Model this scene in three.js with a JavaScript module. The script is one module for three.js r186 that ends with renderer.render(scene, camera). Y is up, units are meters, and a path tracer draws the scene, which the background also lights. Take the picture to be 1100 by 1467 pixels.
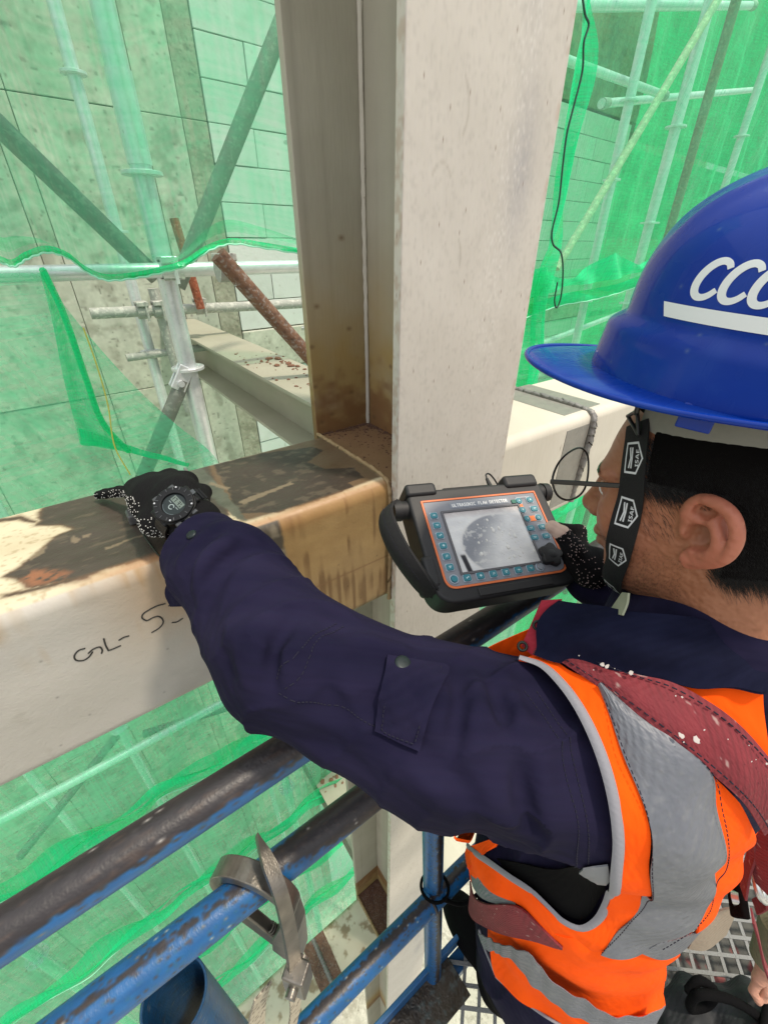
import * as THREE from 'three';
import { mergeGeometries, mergeVertices, toCreasedNormals } from 'three/addons/utils/BufferGeometryUtils.js';
import { RoundedBoxGeometry } from 'three/addons/geometries/RoundedBoxGeometry.js';

const scene = new THREE.Scene();
// ---- camera: a phone held at arm's length, wide lens, looking down over the worker's left shoulder
const camera = new THREE.PerspectiveCamera(100.13, 767 / 1024, 0.05, 200);
camera.position.set(0, 1.62, 0);
camera.rotation.set(-31.9 * Math.PI / 180, -35.8 * Math.PI / 180, 0, 'YXZ');
scene.add(camera);
// ---- sky: bright overcast, one soft sun high behind the camera
{
  const W = 128, H = 64, d = new Float32Array(W * H * 4);
  for (let j = 0; j < H; j++) for (let i = 0; i < W; i++) {
    const up = Math.sin(((j + 0.5) / H - 0.5) * Math.PI), k = (j * W + i) * 4, l = up > 0 ? 0.44 * (1 + 2 * up) : 0.26 * Math.exp(up * 8) + 0.16;
    d[k] = l * 1.0; d[k + 1] = l * 1.01; d[k + 2] = l * 1.03; d[k + 3] = 1;
  }
  const t = new THREE.DataTexture(d, W, H, THREE.RGBAFormat, THREE.FloatType);
  t.mapping = THREE.EquirectangularReflectionMapping; t.magFilter = THREE.LinearFilter; t.needsUpdate = true;
  scene.background = t; scene.environment = t;
}
const sun = new THREE.DirectionalLight(0xfff1dc, 2.6);
sun.position.set(2.6, 9, 2.2); sun.target.position.set(0.4, 0, -1);
sun.castShadow = true; sun.shadow.radius = 9; sun.shadow.mapSize.set(2048, 2048);
Object.assign(sun.shadow.camera, { left: -9, right: 9, top: 9, bottom: -9, near: 0.5, far: 40 });
scene.add(sun, sun.target);
const renderer = new THREE.WebGLRenderer({ antialias: true });
renderer.toneMapping = THREE.LinearToneMapping;
renderer.toneMappingExposure = 1.24;
renderer.shadowMap.enabled = true;

// ---- helpers
const V = (x, y, z) => new THREE.Vector3(x, y, z), pts = (L) => L.map((p) => V(...p));
const { clamp, lerp, smoothstep } = THREE.MathUtils;
let seed = 7;
const rnd = () => { seed = (seed * 1664525 + 1013904223) >>> 0; return seed / 4294967296; };
const rr = (a, b) => a + (b - a) * rnd();
const names = {}, bases = new WeakMap();
function numbered(n) { const k = names[n] = (names[n] ?? -1) + 1; return k ? n + '_' + String(k).padStart(3, '0') : n; }
function tag(o, label, category, group, kind) {
  if (label) o.userData.label = label; if (category) o.userData.category = category;
  if (group) o.userData.group = group; if (kind) o.userData.kind = kind; return o;
}
function thing(name, label, category, p = V(0, 0, 0), group, kind) {
  const o = new THREE.Group(); o.name = numbered(name); o.position.copy(p); bases.set(o, p.clone()); scene.add(o);
  return tag(o, label, category, group, kind);
}
const merge = (g) => Array.isArray(g) ? (g.length > 1 ? mergeGeometries(g.map((q) => { q = q.index ? q.toNonIndexed() : q; for (const k of Object.keys(q.attributes)) if (!['position', 'normal', 'uv'].includes(k)) q.deleteAttribute(k); return q; })) : g[0]) : g;
// geometry is written in world metres and moved to its thing's base
function put(name, geo, mat, parent = scene, label) {
  let g = merge(geo); const b = bases.get(parent) ?? V(0, 0, 0);
  if (b.lengthSq() > 0) { g = g.clone(); g.translate(-b.x, -b.y, -b.z); }
  const m = new THREE.Mesh(g, mat); m.name = parent === scene ? numbered(name) : name; m.castShadow = m.receiveShadow = true;
  bases.set(m, b); if (label) m.userData.label = label; parent.add(m); return m;
}
function boxUV(g, s = 1, ox = 0, oy = 0) {                              // uv in metres by the main direction of each face
  g = g.index ? g.toNonIndexed() : g; if (!g.attributes.normal) g.computeVertexNormals();
  const p = g.attributes.position, n = p.count, uv = new Float32Array(n * 2);
  for (let i = 0; i < n; i += 3) {
    const a = V().fromBufferAttribute(p, i), b = V().fromBufferAttribute(p, i + 1), c = V().fromBufferAttribute(p, i + 2);
    const f = b.clone().sub(a).cross(c.clone().sub(a)), x = Math.abs(f.x), y = Math.abs(f.y), z = Math.abs(f.z);
    [a, b, c].forEach((q, k) => { const [u, v] = x > y && x > z ? [q.z, q.y] : y > z ? [q.x, q.z] : [q.x, q.y]; uv[(i + k) * 2] = u * s + ox; uv[(i + k) * 2 + 1] = v * s + oy; });
  }
  g.setAttribute('uv', new THREE.BufferAttribute(uv, 2)); return g;
}
function box(x0, x1, y0, y1, z0, z1, r = 0.002, s = 1) {
  const w = x1 - x0, h = y1 - y0, d = z1 - z0, g = new RoundedBoxGeometry(w, h, d, 1, Math.min(r, w / 2.2, h / 2.2, d / 2.2));
  g.translate((x0 + x1) / 2, (y0 + y1) / 2, (z0 + z1) / 2); return boxUV(g, s);
}
function rbox(w, h, d, r, m4, seg = 2) { const g = boxUV(new RoundedBoxGeometry(w, h, d, seg, r)); return m4 ? g.applyMatrix4(m4) : g; }
function alongM(a, b) { const d = b.clone().sub(a); return new THREE.Matrix4().compose(a.clone().add(b).multiplyScalar(0.5), new THREE.Quaternion().setFromUnitVectors(V(0, 1, 0), d.clone().normalize()), V(1, 1, 1)); }
function cyl(a, b, r, r2 = r, seg = 24, open = false) {                  // pipe or cone from a to b, uv in metres
  const L = a.distanceTo(b), g = new THREE.CylinderGeometry(r2, r, L, seg, Math.max(1, Math.round(L / 0.4)), open), uv = g.attributes.uv, o = rnd() * 3;
  for (let i = 0; i < uv.count; i++) uv.setXY(i, uv.getX(i) * 2 * Math.PI * Math.max(r, r2) + o, uv.getY(i) * L + o);
  return g.applyMatrix4(alongM(a, b));
}
function tube(pts, r, seg, sides = 8, closed = false) {
  const c = new THREE.CatmullRomCurve3(pts, closed), L = c.getLength(), n = seg ?? Math.max(8, pts.length * 6), g = new THREE.TubeGeometry(c, n, r, sides, closed), uv = g.attributes.uv;
  for (let i = 0; i < uv.count; i++) uv.setXY(i, uv.getX(i) * L, uv.getY(i) * 6.28 * r);
  if (closed) return g;
  const ends = [[0, -1], [1, 1]].map(([t, s]) => { const p = c.getPoint(t), q = p.clone().addScaledVector(c.getTangent(t), s * r * 0.6); return cyl(p, q, r, r * 0.5, sides); });
  return merge([g, ...ends]);
}
function basis(o, x, y, z) { return new THREE.Matrix4().makeBasis(x, y, z).setPosition(o); }
// ---- noise and computed textures
const LAT = new Float32Array(65536); { let h = 12345; for (let i = 0; i < 65536; i++) { h = (Math.imul(h, 1664525) + 1013904223) >>> 0; LAT[i] = h / 4294967296; } }
const hash = (x, y, s) => LAT[((x + s * 57) & 255) | (((y + s * 131 + (x >> 8) * 17) & 255) << 8)];
function vn(x, y, per, s) {                                               // smooth noise that repeats every per cells
  const xi = Math.floor(x), yi = Math.floor(y), fx = x - xi, fy = y - yi, u = fx * fx * (3 - 2 * fx), v = fy * fy * (3 - 2 * fy);
  let x0 = xi % per, y0 = yi % per; if (x0 < 0) x0 += per; if (y0 < 0) y0 += per;
  const x1 = x0 + 1 === per ? 0 : x0 + 1, y1 = y0 + 1 === per ? 0 : y0 + 1, ox = s * 57, oy = s * 131;
  const r0 = ((y0 + oy) & 255) << 8, r1 = ((y1 + oy) & 255) << 8, c0 = (x0 + ox) & 255, c1 = (x1 + ox) & 255;
  const a = LAT[r0 | c0], b = LAT[r0 | c1], c = LAT[r1 | c0], d = LAT[r1 | c1];
  return a + (b - a) * u + (c - a + (a - b - c + d) * u) * v;
}
function fbm(u, v, f, oct = 4, s = 1) { let t = 0, a = 0.5, n = 0; for (let o = 0; o < oct; o++) { t += a * vn(u * f, v * f, f, s + o); n += a; a *= 0.55; f *= 2; } return t / n; }
const ENC = Uint8Array.from({ length: 4097 }, (_, i) => { const c = i / 4096; return Math.round(255 * (c <= 0.0031308 ? c * 12.92 : 1.055 * Math.pow(c, 1 / 2.4) - 0.055)); });
const enc = (c) => ENC[(c * 4096) | 0];
const TS = 0.2;
function tex(w, h, fn, srgb = true, rep = 1) {                           // fn(u, v) gives linear colour or a height
  w = Math.round(w * TS); h = Math.round(h * TS);
  const d = new Uint8Array(w * h * 4);
  for (let j = 0, k = 0; j < h; j++) for (let i = 0; i < w; i++, k += 4) {
    const c = fn((i + 0.5) / w, (j + 0.5) / h), a = Array.isArray(c);
    for (let q = 0; q < 3; q++) { const x = clamp(a ? c[q] : c, 0, 1); d[k + q] = srgb ? enc(x) : 255 * x; }
    d[k + 3] = 255;
  }
  const t = new THREE.DataTexture(d, w, h); t.wrapS = t.wrapT = THREE.RepeatWrapping; t.magFilter = THREE.LinearFilter; t.colorSpace = srgb ? THREE.SRGBColorSpace : THREE.NoColorSpace;
  t.repeat.set(rep, rep); t.needsUpdate = true; return t;
}
function rescaled(t, rx, ry = rx) { const c = t.clone(); c.repeat.set(rx, ry); c.needsUpdate = true; return c; }
const mixc = (a, b, t) => { t = clamp(t, 0, 1); return [a[0] + (b[0] - a[0]) * t, a[1] + (b[1] - a[1]) * t, a[2] + (b[2] - a[2]) * t]; };
const mul = (a, k) => [a[0] * k, a[1] * k, a[2] * k];
const std = (o) => new THREE.MeshStandardMaterial(o), phy = (o) => new THREE.MeshPhysicalMaterial(o);
const lin = (r, g, b) => new THREE.Color().setRGB(r, g, b);
function canvasTex(w, h, draw, srgb = true) {
  const c = document.createElement('canvas'); c.width = w; c.height = h; const x = c.getContext('2d'); draw(x, w, h);
  const t = new THREE.CanvasTexture(c); if (srgb) t.colorSpace = THREE.SRGBColorSpace; t.wrapS = t.wrapT = THREE.ClampToEdgeWrapping; return t;
}
// signed distance to a polygon (negative inside)
function polySD(px, py, P) {
  let d = Infinity, s = 1;
  for (let i = 0, j = P.length - 1; i < P.length; j = i++) {
    const [ax, ay] = P[i], [bx, by] = P[j], ex = bx - ax, ey = by - ay, wx = px - ax, wy = py - ay, t = clamp((wx * ex + wy * ey) / (ex * ex + ey * ey || 1), 0, 1), qx = wx - ex * t, qy = wy - ey * t;
    d = Math.min(d, qx * qx + qy * qy);
    const c1 = py >= ay, c2 = py < by, c3 = ex * wy > ey * wx; if ((c1 && c2 && c3) || (!c1 && !c2 && !c3)) s = -s;
  }
  return s * Math.sqrt(d);
}
// ---- materials of the setting
const speck = (u, v, s, n, th) => { const a = vn(u * n, v * n, n, s); return a > th ? (a - th) / (1 - th) : 0; };
const paintT = tex(1024, 2048, (u, v) => {                                // 0.5 m x 5 m of beige painted steel plate
  const x = u * 0.5, y = v * 5, a = fbm(u, v * 8, 6, 5, 3), b = fbm(u, v, 3, 3, 9);
  let c = mixc([0.50, 0.47, 0.41], [0.58, 0.55, 0.49], a * 1.1 - 0.05); c = mixc(c, [0.44, 0.40, 0.33], smoothstep(b, 0.55, 0.8) * 0.35);
  const streak = vn(u * 90, v * 6, 90, 21); c = mixc(c, [0.60, 0.57, 0.52], smoothstep(streak, 0.6, 1) * 0.18);
  const n = hash(Math.floor(u * 400), Math.floor(v * 4000), 5); if (n > 0.9996) c = mixc(c, [0.12, 0.07, 0.04], 0.8);
  return c;
});
const paintB = tex(512, 1024, (u, v) => 0.5 + 0.25 * (fbm(u, v * 8, 24, 3, 31) - 0.5) + 0.5 * (fbm(u, v * 8, 90, 2, 35) - 0.5), false);
const paint = std({ map: rescaled(paintT, 2, 0.2), bumpMap: rescaled(paintB, 4, 0.4), bumpScale: 0.0012, roughness: 0.62 });
// the flange that faces the camera: scuffs, a grey rubbed patch, chipped right edge
const frontT = tex(1024, 2048, (u, v) => {                                // x 0.44..0.78, y 0.4..2.4 once, mirrored beyond
  const x = 0.44 + u * 0.34, y = 0.4 + v * 2.0, a = fbm(u, v * 6, 5, 5, 43), f = fbm(u, v * 6, 60, 3, 47);
  let c = mixc([0.50, 0.47, 0.42], [0.57, 0.54, 0.49], a * 1.3 - 0.1); c = mixc(c, mul(c, 0.9), smoothstep(f, 0.5, 0.8));
  const g = Math.exp(-(((x - 0.69) / 0.03) ** 2) - (((y - 1.72) / 0.1) ** 2)) + 0.7 * Math.exp(-(((x - 0.675) / 0.03) ** 2) - (((y - 1.98) / 0.09) ** 2));
  c = mixc(c, [0.33, 0.32, 0.33], g * 0.65 * (0.35 + 1.1 * fbm(u, v * 6, 80, 3, 51)));
  const pits = smoothstep(fbm(u, v * 6, 110, 2, 57), 0.6, 0.75) * Math.exp(-(((x - 0.66 - 0.05 * (y - 1.7)) / 0.04) ** 2)) * smoothstep(y, 1.25, 1.5); c = mixc(c, [0.66, 0.64, 0.6], pits * 0.5);
  for (const [cx, cy, r, a0, a1] of [[0.535, 1.78, 0.028, -1.0, 1.1], [0.52, 1.69, 0.02, 0.6, 2.6], [0.54, 1.60, 0.03, -0.4, 0.9], [0.50, 1.93, 0.012, -1, 0.4]]) {
    const q = Math.hypot(x - cx, (y - cy) * 0.7), t = Math.atan2(y - cy, x - cx); if (t > a0 && t < a1) c = mixc(c, [0.36, 0.33, 0.28], 0.55 * Math.exp(-(((q - r) / 0.0016) ** 2)));
  }
  const e = smoothstep(x, 0.747, 0.764) * smoothstep(fbm(u, v * 6, 30, 3, 61), 0.5, 0.68); c = mixc(c, [0.34, 0.19, 0.12], e * 0.4);
  const e2 = smoothstep(0.459 - x, 0, 0.008) * smoothstep(fbm(u, v * 6, 60, 2, 63), 0.55, 0.7); c = mixc(c, [0.3, 0.17, 0.1], e2 * 0.12);
  const n = hash(Math.floor(u * 230), Math.floor(v * 1400), 5); if (n > 0.9988) c = mixc(c, [0.14, 0.08, 0.05], 0.75);
  return c;
});
frontT.wrapS = frontT.wrapT = THREE.MirroredRepeatWrapping;
frontT.repeat.set(1 / 0.34, 1 / 2.0); frontT.offset.set(-0.44 / 0.34, -0.4 / 2.0);
const frontPaint = std({ map: frontT, bumpMap: rescaled(paintB, 4, 0.4), bumpScale: 0.0014, roughness: 0.6 });
// inner faces of the column: rust creeping up from the joint with the beam
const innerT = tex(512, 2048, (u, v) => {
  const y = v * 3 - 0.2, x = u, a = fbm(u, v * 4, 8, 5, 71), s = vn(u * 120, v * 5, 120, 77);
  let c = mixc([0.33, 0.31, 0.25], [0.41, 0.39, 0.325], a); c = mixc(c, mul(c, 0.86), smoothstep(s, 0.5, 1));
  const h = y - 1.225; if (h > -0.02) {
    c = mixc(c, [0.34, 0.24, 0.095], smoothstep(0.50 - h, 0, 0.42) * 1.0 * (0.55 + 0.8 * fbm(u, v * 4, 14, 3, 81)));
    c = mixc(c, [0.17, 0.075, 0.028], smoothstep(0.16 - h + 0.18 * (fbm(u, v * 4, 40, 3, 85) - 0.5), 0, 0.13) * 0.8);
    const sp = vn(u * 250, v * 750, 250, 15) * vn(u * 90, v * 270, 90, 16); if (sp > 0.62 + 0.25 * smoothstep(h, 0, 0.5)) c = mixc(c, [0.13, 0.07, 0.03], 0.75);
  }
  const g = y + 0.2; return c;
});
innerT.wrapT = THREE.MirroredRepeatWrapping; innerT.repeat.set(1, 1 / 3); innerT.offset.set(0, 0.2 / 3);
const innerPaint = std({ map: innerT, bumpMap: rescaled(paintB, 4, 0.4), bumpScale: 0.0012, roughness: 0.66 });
const rustT = tex(512, 512, (u, v) => { const a = fbm(u, v, 6, 5, 91), b = fbm(u, v, 30, 3, 95); let c = mixc([0.19, 0.075, 0.04], [0.34, 0.17, 0.1], a); c = mixc(c, [0.5, 0.42, 0.36], smoothstep(b, 0.55, 0.75) * 0.55); return mixc(c, [0.1, 0.05, 0.035], smoothstep(fbm(u, v, 12, 3, 99), 0.55, 0.75) * 0.6); });
const roughB = tex(512, 512, (u, v) => 0.5 * fbm(u, v, 12, 4, 101) + 0.5 * fbm(u, v, 60, 3, 105), false);
const rusty = std({ map: rescaled(rustT, 5), bumpMap: rescaled(roughB, 8), bumpScale: 0.003, roughness: 0.85 });
const galvT = tex(512, 512, (u, v) => { const a = fbm(u, v, 10, 4, 111), b = vn(u * 60, v * 60, 60, 115); return mixc(mixc([0.50, 0.52, 0.53], [0.66, 0.67, 0.67], a), [0.42, 0.43, 0.43], smoothstep(b, 0.7, 1) * 0.5); });
const galvR = tex(256, 256, (u, v) => 0.22 + 0.28 * fbm(u, v, 12, 4, 121), false);
const galv = std({ map: rescaled(galvT, 4), roughnessMap: rescaled(galvR, 4), roughness: 1, metalness: 0.42, color: lin(1.25, 1.25, 1.27) });
const oldPipeT = tex(512, 512, (u, v) => { const a = fbm(u, v, 8, 5, 131); let c = mixc([0.30, 0.31, 0.29], [0.46, 0.46, 0.42], a); return mixc(c, [0.62, 0.61, 0.56], smoothstep(fbm(u, v, 26, 3, 135), 0.55, 0.72) * 0.7); });
const oldPipe = std({ map: rescaled(oldPipeT, 4), bumpMap: rescaled(roughB, 8), bumpScale: 0.002, roughness: 0.75, metalness: 0.15 });
const concT = tex(1024, 1024, (u, v) => {
  const a = fbm(u, v, 4, 6, 141), b = fbm(u, v, 20, 4, 145); let c = mixc([0.33, 0.325, 0.27], [0.47, 0.47, 0.415], a * 1.3 - 0.12); c = mixc(c, [0.22, 0.21, 0.17], smoothstep(b, 0.52, 0.72) * 0.6); c = mixc(c, [0.52, 0.52, 0.46], smoothstep(fbm(u, v, 12, 4, 147), 0.55, 0.75) * 0.5); c = mul(c, 0.86 + 0.28 * fbm(u, v, 90, 2, 148));
  const st = vn(u * 40, v * 5, 40, 149) * fbm(u, v, 6, 2, 150); c = mixc(c, [0.26, 0.26, 0.22], smoothstep(st, 0.38, 0.7) * 0.4);
  const p = speck(u, v, 151, 90, 0.9), q = speck(u + 0.3, v, 155, 40, 0.93); c = mixc(c, [0.13, 0.13, 0.11], Math.min(1, p * 2.5) * 0.7); c = mixc(c, [0.16, 0.15, 0.13], Math.min(1, q * 3) * 0.6);
  return c;
});
const concB = tex(512, 512, (u, v) => 0.6 * fbm(u, v, 8, 5, 161) + 0.4 * fbm(u, v, 64, 2, 165) - 0.5 * Math.min(1, speck(u, v, 151, 90, 0.9) * 2), false);
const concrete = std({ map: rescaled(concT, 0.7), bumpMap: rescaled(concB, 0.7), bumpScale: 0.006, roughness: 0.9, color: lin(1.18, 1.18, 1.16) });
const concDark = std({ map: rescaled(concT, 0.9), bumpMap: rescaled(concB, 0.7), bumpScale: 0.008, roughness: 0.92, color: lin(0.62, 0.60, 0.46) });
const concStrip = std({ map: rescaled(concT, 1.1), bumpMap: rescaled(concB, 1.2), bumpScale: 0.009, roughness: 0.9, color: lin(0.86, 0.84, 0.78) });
const aacT = tex(512, 512, (u, v) => { const a = fbm(u, v, 5, 5, 171); let c = mixc([0.62, 0.63, 0.62], [0.71, 0.72, 0.71], a); c = mixc(c, [0.52, 0.52, 0.48], smoothstep(fbm(u, v, 14, 3, 175), 0.6, 0.8) * 0.3); return mixc(c, [0.4, 0.4, 0.36], Math.min(1, speck(u, v, 177, 60, 0.92) * 2) * 0.5); });
const aac = [0, 1, 2].map((k) => std({ map: rescaled(aacT, 0.8 + 0.1 * k), bumpMap: rescaled(roughB, 2), bumpScale: 0.002, roughness: 0.92, color: lin(...[[1, 1, 1], [0.95, 0.96, 0.95], [0.9, 0.92, 0.9]][k]) }));
const mortar = std({ map: rescaled(concT, 2), color: lin(0.62, 0.62, 0.58), roughness: 0.95 });
const dirtDark = std({ map: rescaled(rustT, 9), color: lin(0.35, 0.35, 0.38), roughness: 0.9 });

// ---- ground far below, concrete wall and block wall behind the steel
tag(put('ground', boxUV(new THREE.PlaneGeometry(240, 240, 1, 1).rotateX(-Math.PI / 2).translate(0, -9, 0)), concrete), 'bare concrete ground far below the steel frame', 'ground', null, 'structure');
const wTh = 4 * Math.PI / 180, wD = V(Math.cos(wTh), 0, -Math.sin(wTh)), wN = V(Math.sin(wTh), 0, Math.cos(wTh)), wO = V(0.65, 0, -3.1);
const onWall = (u, y, n = 0) => wO.clone().addScaledVector(wD, u).addScaledVector(wN, n).setY(y);
function wallBox(u0, u1, y0, y1, n0, n1, r = 0.004) {                     // a block in the wall's own axes
  const g = new RoundedBoxGeometry(u1 - u0, y1 - y0, n1 - n0, 1, r); g.translate((u0 + u1) / 2, (y0 + y1) / 2, (n0 + n1) / 2); const q = boxUV(g, 1, rr(0, 3), rr(0, 3));
  return q.applyMatrix4(basis(wO, wD, V(0, 1, 0), wN));
}
{
  const w = thing('concrete_wall', 'grey board-marked concrete wall behind the scaffold poles at left', 'wall', onWall(-1.5, -9), null, 'structure');
  put('wall_core', wallBox(-5, 0.40, -9, 4.6, -0.4, -0.012), mortar, w);
  const us = [-5, -3.6, -2.4, -1.75, -1.17, -0.58, -0.49, 0.06, 0.267, 0.405], ys = [-9, -6, -4.2, -3.2, -1.9, -0.5, 0.85, 2.2, 3.4, 4.6];
  for (let i = 0; i < us.length - 1; i++) for (let j = 0; j < ys.length - 1; j++) {
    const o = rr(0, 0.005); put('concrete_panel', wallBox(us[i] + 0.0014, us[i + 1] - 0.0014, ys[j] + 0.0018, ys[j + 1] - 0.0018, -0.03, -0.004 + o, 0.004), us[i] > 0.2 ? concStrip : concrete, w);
  }
}
{
  const w = thing('block_wall', 'pale aerated block wall with thin dark joints beside the concrete wall', 'wall', onWall(2.8, -9), null, 'structure');
  put('wall_core', wallBox(0.42, 5.19, -9, 2.74, -0.3, -0.013), mortar, w);
  const sharedG = {};
  const course = (y, h, u0, u1, off) => { for (let u = u0 - off; u < u1 - 0.02;) { const a = Math.max(u, u0), b = Math.min(u + 0.55, u1); if (b - a > 0.03) put('block', wallBox(a + 0.0025, b - 0.0025, y + 0.0025, y + h - 0.0025, -0.05, rr(-0.0035, 0.0025), 0.003), aac[Math.floor(rnd() * 3)], w); u += 0.55; } };
  for (let j = 0; j < 9; j++) course(1.12 + j * 0.18, 0.18, 0.408, 5.2, j % 2 ? 0.28 : 0.0);
  for (let j = 0; j < 2; j++) course(2.74 + j * 0.18, 0.18, 0.408, 2.2, j % 2 ? 0.0 : 0.28);
  for (let j = 0; j < 9; j++) course(-0.78 + j * 0.18, 0.18, 0.408, 5.2, j % 2 ? 0.28 : 0.0);
  put('floor_edge', wallBox(0.408, 5.2, 0.845, 1.115, -0.2, 0.012, 0.008), concrete, w);
  put('lower_floor_edge', wallBox(0.408, 5.2, -1.1, -0.785, -0.2, 0.012, 0.008), concrete, w);
  put('lower_courses', wallBox(0.408, 5.2, -9, -1.105, -0.2, 0, 0.008), aac[1], w);
}
{
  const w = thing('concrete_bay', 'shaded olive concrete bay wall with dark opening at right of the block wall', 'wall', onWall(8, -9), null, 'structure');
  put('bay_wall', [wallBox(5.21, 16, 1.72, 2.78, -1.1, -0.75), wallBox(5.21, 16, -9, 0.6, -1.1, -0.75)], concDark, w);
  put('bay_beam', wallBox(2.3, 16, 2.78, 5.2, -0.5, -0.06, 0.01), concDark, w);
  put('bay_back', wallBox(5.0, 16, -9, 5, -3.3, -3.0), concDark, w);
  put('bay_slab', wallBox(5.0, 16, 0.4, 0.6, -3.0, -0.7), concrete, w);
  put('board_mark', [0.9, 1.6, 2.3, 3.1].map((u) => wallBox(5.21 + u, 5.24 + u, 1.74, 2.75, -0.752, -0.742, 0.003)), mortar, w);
}
// ---- the steel frame: a painted H column, box beams welded between its flanges, an I-beam behind, and the same joint a storey below
const TOP = 1.225, BOT = 0.918, LOW = -1.8;
const weldT = tex(256, 256, (u, v) => mixc([0.24, 0.15, 0.07], [0.40, 0.29, 0.16], fbm(u, v, 12, 4, 181)));
const weldM = std({ map: rescaled(weldT, 12), bumpMap: rescaled(roughB, 20), bumpScale: 0.002, roughness: 0.75 });
const weldGrey = std({ map: rescaled(galvT, 9), color: lin(0.42, 0.4, 0.38), bumpMap: rescaled(roughB, 20), bumpScale: 0.002, roughness: 0.5, metalness: 0.5 });
function bead(pts, r, n = 60) {                                           // a weld bead: rippled, uneven
  const c = new THREE.CatmullRomCurve3(pts), L = c.getLength(), g = new THREE.TubeGeometry(c, n, r, 10, false), p = g.attributes.position, o = rnd() * 50;
  for (let i = 0; i < p.count; i++) {
    const t = Math.floor(i / 11) / n, q = c.getPoint(t), w = V().fromBufferAttribute(p, i), k = 1 + 0.16 * Math.sin(t * L * 900 + o) * (0.5 + vn(t * 30 + o, 0, 999, 3)) + 0.3 * (vn(t * 60 + o, (i % 11), 999, 7) - 0.5);
    w.sub(q).multiplyScalar(k).add(q); p.setXYZ(i, w.x, w.y, w.z);
  }
  const uv = g.attributes.uv; for (let i = 0; i < uv.count; i++) uv.setXY(i, uv.getX(i) * L, uv.getY(i) * 6 * r); g.computeVertexNormals(); return g;
}
{
  const c = thing('steel_column', 'tall cream painted steel H-shaped column in the middle, rusting above the beam joint', 'column', V(0.61, -9, -0.75));
  put('front_flange', box(0.45, 0.765, -9, 4.2, -0.6, -0.58, 0.0025), frontPaint, c);
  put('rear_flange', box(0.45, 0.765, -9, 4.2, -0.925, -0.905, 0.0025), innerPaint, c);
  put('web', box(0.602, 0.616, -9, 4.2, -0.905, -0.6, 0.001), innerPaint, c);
  put('weld_bead', [bead([V(0.598, TOP, -0.9), V(0.598, 4, -0.9)], 0.005, 160), bead([V(0.598, TOP, -0.604), V(0.598, 4, -0.604)], 0.005, 160)], paint, c);
}
const fu = (x) => (x + 0.45) / 0.9, fv = (t) => t / 0.62;
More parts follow.
